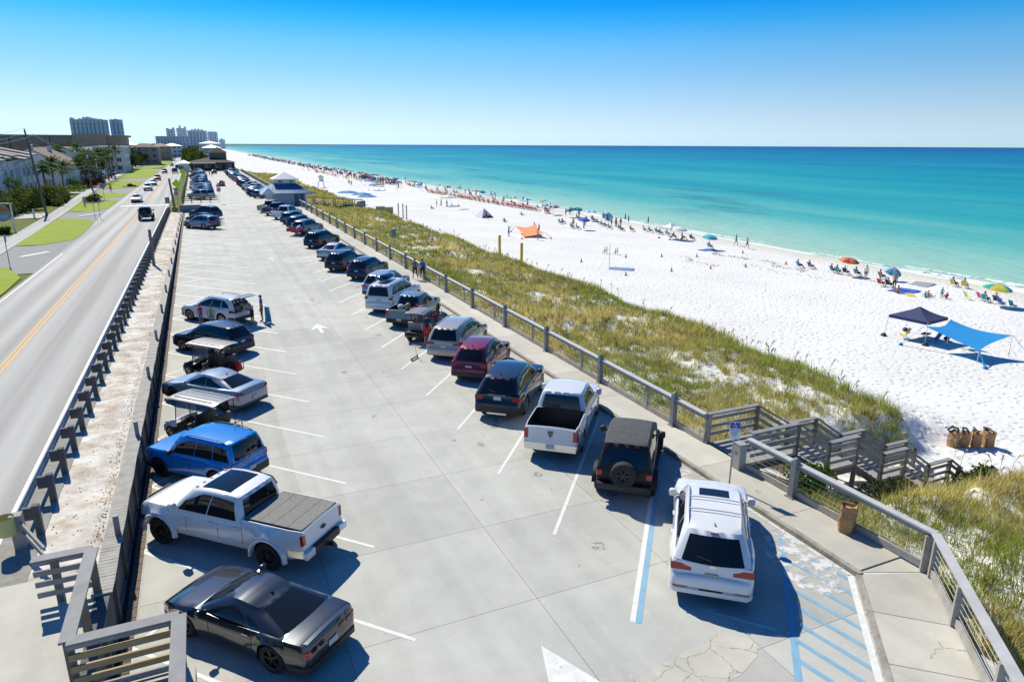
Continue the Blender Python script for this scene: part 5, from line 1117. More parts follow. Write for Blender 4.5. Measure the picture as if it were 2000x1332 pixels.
MB().box((.12, 0, .42), (.03, .46, .8)).build('back_board', M_TANW, bg1)
for k, (x, y) in enumerate(((31.9, 18.95), (32.45, 18.75), (32.95, 18.55), (33.5, 18.3))):
    bb = thing('paper_bag_bin', '%s brown bag bin from the stairs in the cluster on the beach' % ORD[k], 'trash bag', (x, y, dune_z(x, y)-.05), .4*k, 'bag bins on the beach'); bb.scale = (.82, .82, .80); crumple_bag(bb, (0, 0, 0), .6, .5, 1.05, k+9)
    q = MB(); q.tube([(-.3, 0, 1.0), (-.5, .12, 1.2), (0, .2, 1.26), (.4, .1, 1.12), (.3, -.05, 1.0)], .06, 6); q.build('black_liner', M_BLK, bb, smooth=60)
# ---- signs
M_SIGNB = mat('sign_blue', (.02, .09, .42), .5); M_SIGNW = mat('sign_white', (.72, .74, .76), .5); M_SIGNR = mat('sign_red', (.55, .02, .03), .5); M_SIGNY = mat('sign_yellowgreen', (.62, .78, .02), .5); M_SIGNG = mat('sign_greyblue', (.20, .25, .32), .5)
hs = thing('parking_sign', 'blue and white accessible parking sign on a steel post by the kerb', 'sign', (14.62, 15.32, .13), R(-32))
q = MB(); q.box((0, 0, 1.1), (.05, .04, 2.25)); q.build('sign_post', M_GALV, hs)
sgf = MB().box((0, -.035, 1.95), (.32, .012, .58)).build('sign_plate', M_SIGNW, hs); MB().box((0, -.043, 2.13), (.31, .008, .21)).build('blue_panel', M_SIGNB, sgf)
q = MB(); q.lathe([(.001, -.05), (.02, -.05), (.02, -.049)], 10, c=(-.02, -.0, 2.205), axis='y')
for a0, a1 in zip(np.linspace(1.9, 6.0, 12), np.linspace(1.9, 6.0, 12)[1:]): q.beam((.05*math.cos(a0), -.05, 2.09+.05*math.sin(a0)), (.05*math.cos(a1), -.05, 2.09+.05*math.sin(a1)), .004, .013)
for a, b in (((-.015, 2.18), (-.01, 2.12)), ((-.01, 2.12), (.04, 2.12)), ((.04, 2.12), (.06, 2.06)), ((-.01, 2.15), (.03, 2.15))): q.beam((a[0], -.05, a[1]), (b[0], -.05, b[1]), .004, .014)
q.build('wheelchair_symbol', M_SIGNW, sgf)
for k, s in enumerate(('PARKING BY', 'DISABLED', 'PERMIT', 'ONLY')):
    text_part('lettering', s, .05, M_SIGNB, sgf, (0, -.043, 1.97-.065*k), (R(90), 0, 0))
def pole_sign(name, loc, rz, label, h, plates, group=None, pw=.06):
    r_ = thing(name, label, 'sign', loc, rz, group); q = MB(); q.box((0, 0, h/2), (pw, pw, h)); q.build('sign_post', M_GALV, r_)
    for (sh, z, s, m_) in plates:
        q = MB()
        if sh == 'rect': q.box((0, -.05, z), (s[0], .02, s[1]))
        elif sh == 'diamond': q.box((0, -.05, z), (s[0], .02, s[0]), ry=R(45))
        elif sh == 'disc': q.lathe([(.001, -.07), (s[0], -.07), (s[0], -.06)], 20, c=(0, 0, z), axis='y')
        elif sh == 'octagon': q.lathe([(.001, -.07), (s[0], -.07), (s[0], -.05)], 8, c=(0, 0, z), axis='y', a0=R(22.5))
        q.build('sign_plate', m_, r_)
    return r_
pole_sign('dune_sign', (20.3, 79, dune_z(20.3, 79)), -.5, 'grey-blue notice sign on a post in the dune grass', 2.1, [('rect', 1.7, (.62, .85), M_SIGNG)])
for loc, rz, lab in (((3.3, 139.5, 0), 0, 'red and white no-entry sign at the end of the entrance fence'), ((-3.6, 131.5, 0), 0, 'red and white no-entry sign beside the thick wooden post')):
    pole_sign('no_entry_sign', loc, rz, lab, 3.0, [('rect', 2.55, (.7, .7), M_SIGNW), ('disc', 2.55, (.33,), M_SIGNR), ('rect', 1.75, (.0, .0), M_SIGNW)])
    o = [x for x in COL.objects if x.get('label') == lab][0]; MB().box((0, -.08, 2.55), (.44, .01, .10)).build('white_bar', M_SIGNW, o)
    MB().box((0, -.05, 3.25), (.7, .02, .5)).build('back_plate', M_SIGNG, o)
for k, (x, y) in enumerate(((-3.4, 133), (-3.2, 190))):
    pole_sign('warning_sign', (x, y, 0), 0, ['yellow-green diamond warning sign by the entrance, nearer of the pair', 'yellow-green diamond warning sign farther up the road'][k], 4.6, [('diamond', 4.1, (1.1,), M_SIGNY), ('rect', 3.05, (.95, .5), M_SIGNY)])
for x, y, lab in ((-15.6, 71, 'dark thin sign post on the near lawn beside the road'), (-14.3, 117, 'thin sign post on the lawn, left of a pair'), (-13.5, 116, 'thin sign post on the lawn, right of a pair')):
    pole_sign('sign_post', (x, y, road_z(y)), R(90), lab, 2.6, [('rect', 2.3, (.5, .6), M_SIGNG)])
pole_sign('street_sign', (-17.2, 158, 0), R(20), 'blue-grey square sign on a post beside the sidewalk', 2.9, [('diamond', 2.6, (.9,), M_SIGNG)])
bl = thing('bare_post', 'lone dark wooden post standing in the sandy verge', 'post', (-4.25, 66.0, road_z(66)))
q = MB(); q.tube([(0, 0, -.2), (.02, -.02, 3.1)], [.13, .11], 8); q.build('timber', M_BRNW, bl); q = MB(); q.box((0, 0, 2.6), (.3, .05, .1)); q.build('bracket', M_GALV, bl)
tp = thing('thick_post', 'thick leaning timber pole with a brown base by the lot entrance', 'pole', (-3.95, 127.5, 0))
q = MB(); q.tube([(0, 0, -.2), (-.35, .1, 5.2)], [.2, .16], 10); q.build('timber', M_BRNW, tp); q = MB(); q.box((0, 0, .3), (.9, .8, .6)); q.build('base', M_TANW, tp); MB().box((-1.0, .2, 1.7), (.7, .06, 1.0)).build('notice_board', M_SIGNG, tp)
# entrance fence and grey wall across the street-side row
ef = thing('entrance_fence', 'weathered rail fence across the lot entrance behind the dark SUVs', 'fence', (0, 144, 0))
for x in np.arange(-3.1, 3.3, 1.6): MB().box((x, 0, .6), (.16, .16, 1.3)).build('post', M_BRNW, ef)
for z in (.45, .8, 1.15): MB().box((0, -.03, z), (6.3, .05, .16)).build('rail', M_BRNW, ef)
MB().box((-3.1, 20, .9), (.12, 40, .12)).build('side_rail', M_BRNW, ef); MB().box((-3.1, 20, .5), (.12, 40, .12)).build('side_rail', M_BRNW, ef)
for y in np.arange(2, 150, 4): MB().box((-3.1, y, .6), (.15, .15, 1.3)).build('post', M_BRNW, ef)
MB().box((-3.1, 95, 1.15), (.12, 110, .12)).build('side_rail', M_BRNW, ef)
ew = thing('entrance_wall', 'low grey concrete wall on the left of the lot entrance', 'wall', (-1.6, 124, 0)); MB().box((0, 0, .55), (3.2, .3, 1.1)).build('wall_block', mat('grey_block', (.24, .25, .26), .8, vary=.4, scale=2, col2=(.17, .175, .18)), ew); MB().box((0, 0, 1.12), (3.3, .4, .06)).build('coping', M_KERB, ew)
# ================================================================ people
SK = [('pelvis', .125, .105), ('spine', .12, .10), ('chest', .14, .10), ('neck', .05, .05), ('head', .085, .092), ('crown', .07, .075), ('shl', .06, .06), ('ell', .042, .042), ('wrl', .03, .03), ('hal', .036, .022), ('shr', .06, .06), ('elr', .042, .042), ('wrr', .03, .03), ('har', .036, .022), ('hil', .09, .09), ('knl', .058, .058), ('anl', .04, .04), ('tol', .036, .03), ('hir', .09, .09), ('knr', .058, .058), ('anr', .04, .04), ('tor', .036, .03)]
SKI = {n: i for i, (n, _, _) in enumerate(SK)}
EDG = [('pelvis', 'spine', 1), ('spine', 'chest', 1), ('chest', 'neck', 1), ('neck', 'head', 0), ('head', 'crown', 0), ('chest', 'shl', 1), ('shl', 'ell', 4), ('ell', 'wrl', 0), ('wrl', 'hal', 0), ('chest', 'shr', 1), ('shr', 'elr', 4), ('elr', 'wrr', 0), ('wrr', 'har', 0), ('pelvis', 'hil', 2), ('hil', 'knl', 2), ('knl', 'anl', 0), ('anl', 'tol', 3), ('pelvis', 'hir', 2), ('hir', 'knr', 2), ('knr', 'anr', 0), ('anr', 'tor', 3)]
STAND = dict(pelvis=(0, 0, .95), spine=(.01, 0, 1.17), chest=(0, 0, 1.36), neck=(.0, 0, 1.49), head=(.025, 0, 1.60), crown=(.015, 0, 1.68), shl=(0, .18, 1.41), ell=(-.02, .25, 1.13), wrl=(.06, .25, .90), hal=(.09, .24, .80), shr=(0, -.18, 1.41), elr=(-.02, -.25, 1.13), wrr=(.06, -.25, .90), har=(.09, -.24, .80), hil=(0, .10, .90), knl=(.02, .11, .50), anl=(-.01, .11, .09), tol=(.17, .13, .035), hir=(0, -.10, .90), knr=(.02, -.11, .50), anr=(-.01, -.11, .09), tor=(.17, -.13, .035))
POSES = {'stand': STAND,
 'walk': dict(STAND, knl=(.17, .11, .52), anl=(.22, .11, .10), tol=(.39, .12, .05), knr=(-.03, -.10, .50), anr=(-.30, -.11, .16), tor=(-.17, -.12, .04), ell=(-.12, .24, 1.14), wrl=(-.10, .25, .90), hal=(-.08, .24, .80), elr=(.08, -.24, 1.14), wrr=(.20, -.24, .95), har=(.26, -.23, .87)),
 'armup': dict(STAND, elr=(.15, -.30, 1.45), wrr=(.34, -.30, 1.60), har=(.42, -.29, 1.66), ell=(.16, .24, 1.24), wrl=(.34, .20, 1.30), hal=(.43, .19, 1.32)),
 'bend': dict(STAND, spine=(.12, 0, 1.10), chest=(.32, 0, 1.17), neck=(.44, 0, 1.20), head=(.55, 0, 1.22), crown=(.62, 0, 1.25), shl=(.34, .18, 1.19), ell=(.42, .22, .93), wrl=(.58, .18, .84), hal=(.66, .17, .82), shr=(.34, -.18, 1.19), elr=(.42, -.22, .93), wrr=(.58, -.18, .84), har=(.66, -.17, .82)),
 'sit': dict(STAND, pelvis=(0, 0, .38), spine=(-.08, 0, .58), chest=(-.15, 0, .78), neck=(-.17, 0, .91), head=(-.14, 0, 1.02), crown=(-.16, 0, 1.10), shl=(-.15, .18, .83), ell=(-.04, .26, .58), wrl=(.18, .24, .54), hal=(.28, .23, .53), shr=(-.15, -.18, .83), elr=(-.04, -.26, .58), wrr=(.18, -.24, .54), har=(.28, -.23, .53), hil=(.02, .10, .36), knl=(.42, .13, .44), anl=(.62, .13, .09), tol=(.80, .14, .06), hir=(.02, -.10, .36), knr=(.42, -.13, .44), anr=(.64, -.13, .09), tor=(.82, -.14, .06)),
 'ground': dict(STAND, pelvis=(0, 0, .12), spine=(-.06, 0, .33), chest=(-.08, 0, .53), neck=(-.06, 0, .66), head=(-.03, 0, .77), crown=(-.04, 0, .85), shl=(-.08, .18, .58), ell=(-.20, .25, .34), wrl=(-.25, .26, .10), hal=(-.28, .27, .04), shr=(-.08, -.18, .58), elr=(.06, -.24, .36), wrr=(.28, -.18, .36), har=(.37, -.16, .37), hil=(.04, .10, .12), knl=(.36, .15, .40), anl=(.62, .15, .08), tol=(.80, .16, .05), hir=(.04, -.10, .12), knr=(.46, -.12, .12), anr=(.86, -.13, .08), tor=(.92, -.14, .20)),
 'lie': dict(STAND, pelvis=(0, 0, .14), spine=(-.24, 0, .13), chest=(-.44, 0, .15), neck=(-.58, 0, .14), head=(-.69, 0, .16), crown=(-.77, 0, .15), shl=(-.48, .18, .13), ell=(-.30, .32, .08), wrl=(-.06, .34, .06), hal=(.04, .33, .05), shr=(-.48, -.18, .13), elr=(-.56, -.36, .10), wrr=(-.74, -.24, .08), har=(-.80, -.16, .08), hil=(.06, .10, .13), knl=(.46, .12, .12), anl=(.87, .13, .08), tol=(.92, .15, .20), hir=(.06, -.10, .13), knr=(.44, -.14, .26), anr=(.80, -.13, .08), tor=(.95, -.14, .08))}
PMESH = {}
def pose_mesh(pose):
    if pose in PMESH: return PMESH[pose]
    J = POSES[pose]; me = bpy.data.meshes.new('b'); me.from_pydata([J[n] for n, _, _ in SK], [(SKI[a], SKI[b]) for a, b, _ in EDG], [])
    o = bpy.data.objects.new('b', me); COL.objects.link(o); sk = o.modifiers.new('s', 'SKIN'); sk.use_smooth_shade = True
    for i, (n, rx, ry) in enumerate(SK): me.skin_vertices[0].data[i].radius = (rx, ry) if n in ('pelvis', 'spine', 'chest') else (rx, ry); me.skin_vertices[0].data[i].use_root = (i == 0)
    su = o.modifiers.new('u', 'SUBSURF'); su.levels = 1; su.render_levels = 1
    dg = bpy.context.evaluated_depsgraph_get(); m2 = bpy.data.meshes.new_from_object(o.evaluated_get(dg)); bpy.data.objects.remove(o)
    V = [tuple(v.co) for v in m2.vertices]; F = [tuple(p.vertices) for p in m2.polygons]; mi = []
    segs = [(Vector(J[a]), Vector(J[b]), z) for a, b, z in EDG]
    for f in F:
        c = sum((Vector(V[i]) for i in f), Vector())/len(f); best = None
        for a, b, z in segs:
            t = max(0, min(1, (c-a).dot(b-a)/((b-a).length_squared))); d = (c-a-(b-a)*t).length
            if best is None or d < best[0]: best = (d, z, t)
        z = best[1]
        if z == 4: z = 1 if best[2] < .62 else 0
        mi.append(z)
    q = MB(); q.v = V; q.f = F; q.m = mi
    # fingers and thumb rooted in each palm, nose on the face
    for w_, h_, s in (('wrl', 'hal', 1), ('wrr', 'har', -1)):
        a, b = Vector(J[w_]), Vector(J[h_]); d = (b-a).normalized(); x = d.cross(Vector((0, 1, 0)) if abs(d.y) < .8 else Vector((1, 0, 0))).normalized(); 
        for k, (off, ln) in enumerate(((-.027, .065), (-.009, .078), (.009, .074), (.027, .058))):
            p = b+x*off; q.tube([p-d*.01, p+d*ln*.55, p+d*ln+d.cross(x)*(-.014*s)], [.0095, .0085, .006], 5, mi=0)
        p = a+d*.045-x*.03; q.tube([p, p-x*.025+d*.025, p-x*.032+d*.055], [.011, .0095, .007], 5, mi=0)
    hd, cr = Vector(J['head']), Vector(J['crown']); n_ = (Vector(J['neck'])); up = (cr-n_).normalized(); fw = Vector((1, 0, 0)) if pose not in ('lie', 'bend') else (Vector((0, 0, 1)) if pose == 'lie' else Vector((.3, 0, -1)))
    fw = (fw-up*fw.dot(up)).normalized(); q.tube([hd+fw*.08+up*.02, hd+fw*.115-up*.02], [.008, .016], 5, mi=0)
    for s in (-1, 1):
        sd_ = up.cross(fw)*s; q.lathe([(.001, -.012), (.012, 0), (.001, .012)], 6, c=tuple(hd+fw*.083+sd_*.032+up*.02), mi=3); q.tube([hd+sd_*.085-up*.02, hd+sd_*.098+up*.025], [.012, .014], 5, mi=0)
    q.tube([hd+fw*.088-up*.045-up.cross(fw)*.02, hd+fw*.088-up*.045+up.cross(fw)*.02], .006, 5, mi=3)
    PM = q.mesh('body', [mat('skin_slot', (.5, .3, .2)), mat('top_slot', (.5, .5, .5)), mat('bottom_slot', (.2, .2, .2)), mat('shoe_dark', (.06, .05, .05), .8)], smooth=60)
    h = MB(); rows = []
    rt = up.cross(fw)
    for th in np.linspace(0.05, 1.0, 5):
        rw = []
        for a in np.linspace(0, 2*math.pi, 13):
            dd = fw*math.cos(a)+rt*math.sin(a); ext = th*(1.85 if math.cos(a) < .3 else 1.05)
            rw.append(tuple(hd+up*.025+(up*math.cos(ext)+dd*math.sin(ext))*.108))
        rows.append(rw)
    h.grid(rows); HM = h.mesh('hair', mat('hair_slot', (.05, .03, .02)), smooth=70)
    PMESH[pose] = (PM, HM); return PMESH[pose]
SKINS = [mat('skin_light', (.52, .31, .22), .6), mat('skin_tan', (.40, .22, .14), .6), mat('skin_brown', (.20, .10, .06), .6)]
HAIRS = [mat('hair_dark', (.03, .02, .015), .7), mat('hair_brown', (.10, .055, .03), .7), mat('hair_blond', (.42, .30, .14), .7), mat('cap_blue', (.05, .10, .28), .7), mat('cap_white', (.7, .7, .68), .7)]
def cloth(n, c): return mat('cloth_'+n, c, .85)
CL = {k: cloth(k, v) for k, v in dict(blue=(.03, .12, .50), grey=(.16, .165, .17), navy=(.015, .025, .07), red=(.50, .02, .03), maroon=(.20, .03, .06), white=(.72, .72, .72), black=(.015, .015, .018), teal=(.03, .33, .38), green=(.20, .30, .10), neon=(.60, .72, .10), pink=(.70, .08, .28), yellow=(.70, .50, .05), orange=(.70, .22, .05), cyan=(.08, .45, .55)).items()}
def person(pose, loc, rz, top, bottom, label, skin=0, hair=0, scale=1.0, group=None):
    PM, HM = pose_mesh(pose); r_ = thing('person', label, 'person', loc, rz, group); r_.scale = (scale,)*3
    b = ob('body', PM, r_); h = ob('hair', HM, r_)
    for i, m_ in ((0, SKINS[skin]), (1, CL[top] if top else SKINS[skin]), (2, CL[bottom])): b.material_slots[i].link = 'OBJECT'; b.material_slots[i].material = m_
    h.material_slots[0].link = 'OBJECT'; h.material_slots[0].material = HAIRS[hair]; return r_
W13 = .13
person('walk', (15.35, 53.4, W13), R(95), 'grey', 'black', 'person in a grey shirt and dark shorts walking away on the walkway', 1, 3, group=None)
person('walk', (15.85, 53.0, W13), R(88), 'blue', 'navy', 'person in a blue shirt and navy shorts walking beside the railing', 0, 0)
person('bend', (2.15, 43.7, 0), R(150), None, 'black', 'long-haired person in a black swimsuit leaning into the raised tailgate', 0, 2)
person('stand', (2.75, 44.15, 0), R(170), 'blue', 'maroon', 'person in a blue shirt with a towel behind the white SUV', 1, 0)
person('stand', (-.75, 45.1, 0), R(130), 'red', 'blue', 'child in a red top and blue shorts beside the white SUV', 0, 1, .72)
person('stand', (-.15, 44.0, 0), R(100), 'green', 'grey', 'child in a green top standing by the rear door of the white SUV', 0, 0, .78)
tw = thing('beach_towel', 'blue towel draped beside the person behind the white SUV', 'towel', (3.05, 43.75, 0)); q = MB(); q.grid([[(x*(1-.08*k), .12*math.sin(x*16+k)+.05*k, .02+.24*k) for k in range(5)] for x in np.linspace(-.2, .2, 8)]); q.grid([[(x*(1-.08*k), .12*math.sin(x*16+k)+.05*k+.015, .02+.24*k) for k in range(5)] for x in np.linspace(-.2, .2, 8)], flip=True); q.build('cloth', CL['cyan'], tw, smooth=60)
person('stand', (10.6, 35.0, 0), R(60), 'navy', 'red', 'person in a navy shirt and red shorts standing by the small golf cart', 0, 0, 1.04)
person('armup', (11.5, 36.1, 0), R(70), 'maroon', 'grey', 'person in a maroon top beside the bicycles', 1, 1)
person('bend', (11.9, 39.2, 0), R(150), 'red', 'black', 'person in a red shirt reaching into the grey pickup bed', 0, 0)
person('bend', (10.3, 86.0, 0), R(50), 'white', 'pink', 'person in a white shirt bending behind the grey SUV', 0, 4)
person('walk', (3.9, 262, 0), R(80), 'teal', 'black', 'distant person in teal walking in the lot aisle', 1, 0); person('walk', (4.6, 258, 0), R(80), 'grey', 'black', 'distant person in grey walking in the lot aisle', 1, 0)
person('walk', (-18.3, 182, 0), R(-80), 'red', 'navy', 'person in a red top walking on the far sidewalk', 1, 0)
cy = bicycle('bicycle', (-18.5, 141, road_z(141)), R(-75), 0, BC[1], 'white bicycle ridden along the sidewalk'); person('sit', (-18.55, 141.3, .55), R(-75), 'white', 'black', 'cyclist in white riding along the sidewalk', 1, 4)
person('sit', (-18.1, 152.4, .55), R(-75), 'black', 'grey', 'second cyclist in dark clothes farther up the sidewalk', 1, 0); bicycle('bicycle', (-18.0, 152.1, 0), R(-75), 0, BC[2], 'red bicycle ridden by the second cyclist')

# ================================================================ beach furniture
def bz_(x, y): return dune_z(x, y)
M_POLE = mat('white_pole', (.62, .62, .60), .4)
def umbrella(x, y, cols, label, open_=True, tilt=.15, r_=1.15, h_=2.15, rz=0.0):
    u = thing('beach_umbrella', label, 'umbrella', (x, y, bz_(x, y)-.02), rz, 'umbrellas on the beach'); n_ = 16
    q = MB(); q.tube([(0, 0, -.1), (0, 0, h_+.08)], .02, 6); q.build('pole', M_POLE, u)
    ms = [CL[c] for c in cols]
    q = MB()
    if open_:
        for k in range(8):
            for j in range(2):
                a0, a1 = 2*math.pi*(k*2+j)/n_, 2*math.pi*(k*2+j+1)/n_; P_ = []
                prof_ = [(0.02, h_), (r_*.4, h_-.06), (r_*.75, h_-.2), (r_, h_-.42)]
                for rr_, zz in prof_: P_ += [(rr_*math.cos(a0)*(1 if j == 0 else .99), rr_*math.sin(a0), zz), (rr_*math.cos(a1), rr_*math.sin(a1), zz)]
                q.add(P_, [(0, 1, 3, 2), (2, 3, 5, 4), (4, 5, 7, 6)], k % len(ms))
        c_ = q.build('canopy', ms, u, smooth=40)
        for k in range(8): 
            a = 2*math.pi*k/8; s_ = MB(); s_.beam((0, 0, h_-.5), (r_*.6*math.cos(a), r_*.6*math.sin(a), h_-.16), .012, .012); s_.build('rib', M_POLE, c_)
    else:
        q.lathe([(.02, h_), (.06, h_-.1), (.11, h_-.7), (.13, h_-1.1), (.05, h_-1.2)], 9); q.build('canopy', ms[0], u, smooth=40)
    u.rotation_euler.x = tilt; return u
umbrella(69.1, 57.0, ['red', 'orange'], 'open red umbrella above a seated group near the water'); umbrella(71.5, 53.5, ['cyan', 'white'], 'low blue and white umbrella beside a seated group', tilt=.5, h_=1.7)
umbrella(69.0, 40.0, ['teal', 'yellow', 'neon'], 'green, teal and yellow umbrella nearest the right edge', r_=1.3); umbrella(67.8, 80.2, ['cyan', 'teal'], 'turquoise umbrella shading a sitter near the two strollers')
umbrella(62.0, 107.1, ['blue'], 'bright blue umbrella held over standing people'); umbrella(71.2, 140.7, ['cyan', 'white'], 'blue and white umbrella at the end of the orange lounger row'); umbrella(70.6, 135.7, ['navy', 'white'], 'navy and white umbrella just past the lounger row')
umbrella(75.3, 121.5, ['white', 'cyan'], 'white umbrella leaning sharply by the water', tilt=.9); umbrella(70.6, 91.0, ['white'], 'plain white umbrella near the shaded cart group', r_=1.3); umbrella(67.2, 226.0, ['blue', 'cyan'], 'blue umbrella near the far end of the lounger row')
umbrella(66.0, 247, ['teal'], 'dark teal umbrella far up the beach'); umbrella(66.4, 262, ['navy'], 'navy umbrella beyond the grey tent'); umbrella(72.0, 129.0, ['cyan', 'navy'], 'striped blue umbrella tilted towards the lounger row', tilt=-.4)
for k, (x, y) in enumerate(((75.9, 107.0), (72.0, 116.7), (71.3, 113.9), (75.1, 113.5), (73.5, 109.9))): umbrella(x, y, ['navy'], '%s closed navy umbrella from the right in the middle of the beach' % ORD[[0, 4, 3, 2, 1][k]], False, 0, h_=2.3)
for k, (x, y) in enumerate(((28.5, 148.2), (30.5, 143.5), (33.0, 150))): umbrella(x, y, ['blue', 'teal'], '%s big blue umbrella from the left beside the hut boardwalk' % ORD[k], True, .0, 2.2, 3.0)
def chair(x, y, rz, col, label, group='folding chairs on the beach', shade=False):
    c = thing('beach_chair', label, 'chair', (x, y, bz_(x, y)), rz, group)
    q = MB(); q.grid([[(.02+.42*t, yy, .30+.06*t-.05*math.sin(math.pi*t)) for t in (0, .5, 1)] for yy in (-.25, .25)]); q.build('seat', CL[col], c)
    q = MB(); q.grid([[(.02-.28*t, yy, .30+.55*t) for t in (0, .5, 1)] for yy in (-.25, .25)]); q.build('backrest', CL[col], c)
    for sg in (1, -1):
        q = MB(); q.tube([(-.28, sg*.27, .88), (.05, sg*.27, .28), (.42, sg*.27, .02)], .014, 5); q.build('side_frame', M_CHR, c); q = MB(); q.tube([(-.30, sg*.27, .02), (.46, sg*.27, .36)], .014, 5); q.build('leg', M_CHR, c)
    return c
SEA = 0.0
cr_ = random.Random(11); KC = ['blue', 'teal', 'navy', 'cyan', 'grey', 'red', 'navy', 'teal']
chair(69.2, 42.6, SEA-.4, 'neon', 'empty lime green folding chair near the striped umbrella'); chair(70.3, 42.0, SEA-.4, 'pink', 'empty pink folding chair near the striped umbrella'); chair(69.3, 39.4, SEA-.3, 'blue', 'empty royal blue folding chair at the right'); chair(69.1, 38.2, SEA-.3, 'teal', 'empty teal folding chair closest to the right edge')
SITS = [(68.9, 58.9), (68.9, 58.1), (69.3, 57.3), (70.1, 56.4), (71.2, 54.0), (66.8, 50.6), (67.2, 49.9), (75.3, 48.1), (75.6, 47.0), (69.8, 41.2), (70.3, 40.4), (62.4, 116.9), (63.5, 117.7), (60.8, 109.3), (61.2, 108.0), (72.2, 120.8), (70.3, 116.0), (69.1, 112.5), (68.4, 110.0), (67.6, 107.5), (68.8, 106.0), (68.2, 104.4), (69.7, 103.4), (71.9, 102.6), (72.1, 101.2), (72.3, 99.4), (71.9, 97.8), (72.2, 96.2), (70.9, 92.6), (71.7, 91.3), (72.6, 90.2), (67.6, 62.9), (68.6, 62.0), (68.4, 80.7)]
TOPS = ['black', 'navy', 'teal', None, 'red', 'white', None, 'blue', 'maroon', 'grey', 'yellow', None]
CNAME = {None: 'bare-backed', 'teal': 'teal-clad'}
pos_word = lambda k: ORD[k] if k < len(ORD) else 'twenty-ninth thirtieth thirty-first thirty-second thirty-third thirty-fourth thirty-fifth thirty-sixth'.split()[k-len(ORD)]
order = sorted(range(len(SITS)), key=lambda i: SITS[i][1])
for rank, i in enumerate(order):
    x, y = SITS[i]; c_ = KC[i % 8]; t_ = TOPS[i % 12]; a = SEA+cr_.uniform(-.5, .2)
    yel = i in (7, 8)
    chair(x, y, a, 'yellow' if yel else c_, '%s folding chair, %s occupied seat along the beach from the right' % ('yellow' if yel else c_, pos_word(rank)))
    person('sit', (x+.12*math.cos(a), y+.12*math.sin(a), bz_(x, y)-.02), a, t_, ['black', 'navy', 'red'][i % 3], 'seated beachgoer %s, %s sitter from the right' % ('with bare shoulders' if t_ is None else 'in '+t_, pos_word(rank)), i % 2, i % 4, 1.0, 'people sitting on the beach')
GRND = [((65.6, 44.4), 'teal'), ((66.5, 44.7), None), ((67.7, 43.6), 'red'), ((65.0, 47.0), None), ((53.8, 132.2), 'black'), ((53.0, 121.7), 'navy'), ((62.8, 135.0), 'black'), ((48.3, 152.9), 'black')]
for k, ((x, y), t_) in enumerate(GRND): person('ground', (x, y, bz_(x, y)), cr_.uniform(-1, 1), t_, 'navy', '%s person from the right sitting directly on the sand' % ORD[k], k % 2, k % 3, .95 if k > 2 else .75, 'people sitting on the beach')
STN = [((66.5, 48.6), None, 'black', 'standing beachgoer in a dark swimsuit beside the blue towel', 'stand', -2.0), ((66.9, 43.6), 'cyan', 'grey', 'child in a turquoise top standing near the water', 'stand', 1.0), ((74.6, 79.5), None, 'black', 'right-hand stroller of two at the water edge', 'walk', -1.2), ((75.5, 82.9), 'teal', 'grey', 'left-hand stroller of two at the water edge', 'walk', -1.2), ((47.1, 95.1), 'cyan', 'grey', 'person in turquoise holding the right end of the orange canopy', 'armup', 2.2), ((44.5, 100.4), 'cyan', 'navy', 'person in turquoise left of the orange canopy', 'armup', .2), ((51.0, 104.4), None, 'black', 'person behind the orange canopy, left of two', 'stand', 3), ((50.6, 101.8), 'black', 'black', 'person behind the orange canopy, right of two', 'stand', 3),
 ((63.1, 108.7), None, 'red', 'bare-chested person under the bright blue umbrella', 'stand', 0), ((61.9, 110.5), 'orange', 'navy', 'person in orange beside the bright blue umbrella', 'stand', 1), ((66.2, 113.5), 'black', 'black', 'person in black with raised arm behind the blue umbrella', 'armup', 1), ((71.1, 112.1), None, 'navy', 'leftmost of the close group standing at the water', 'stand', 0), ((71.5, 111.2), None, 'red', 'second of the close group standing at the water', 'stand', 2), ((71.0, 110.2), None, 'black', 'third of the close group standing at the water', 'stand', -1), ((72.2, 110.6), 'maroon', 'black', 'rightmost of the close group standing at the water', 'stand', 1),
 ((51.4, 158.4), 'neon', 'grey', 'person in neon yellow left of the open canopy', 'stand', 0), ((53.0, 159.9), 'pink', 'black', 'person in pink under the open canopy', 'stand', 0), ((53.4, 156.8), 'neon', 'teal', 'person in neon yellow right of the open canopy', 'stand', 2), ((51.8, 128.0), 'grey', 'black', 'person standing beside the white beach tent', 'stand', 1), ((72.6, 133.1), None, 'navy', 'person wading-ready at the shore, left of two', 'stand', 0), ((74.9, 135.4), 'navy', 'black', 'person at the shore under a dark hat, right of two', 'stand', 0), ((68.8, 54.0), 'white', 'navy', 'person in a white hooded shirt standing by the low umbrella', 'stand', -2)]
for (x, y), t_, b_, lab, ps, a in STN: person(ps, (x, y, bz_(x, y)), a, t_, b_, lab, cr_.randrange(2), cr_.randrange(4), .68 if 'child' in lab else 1.0, 'people standing on the beach')
for k, (x, y) in enumerate(((50.8, 261.9), (50.6, 258.3), (49.9, 251.2), (59.5, 225.0), (62.5, 234.2), (60, 245), (57, 268), (64, 280), (62, 300), (70, 205), (74, 196))): person('stand', (x, y, bz_(x, y)), k, TOPS[k % 12], 'black', '%s distant beachgoer standing beyond the canopy, counted from the dune side' % ORD[k], k % 2, 0, 1.0, 'people standing on the beach')
for k in range(5):
    x, y = 82+cr_.uniform(0, 5), (203, 201, 178, 240, 310)[k]; person('stand', (x, y, WATER_Z-.5), k, None, 'navy', '%s bather standing in the shallow water' % ORD[k], k % 2, 0, 1.0, 'bathers')
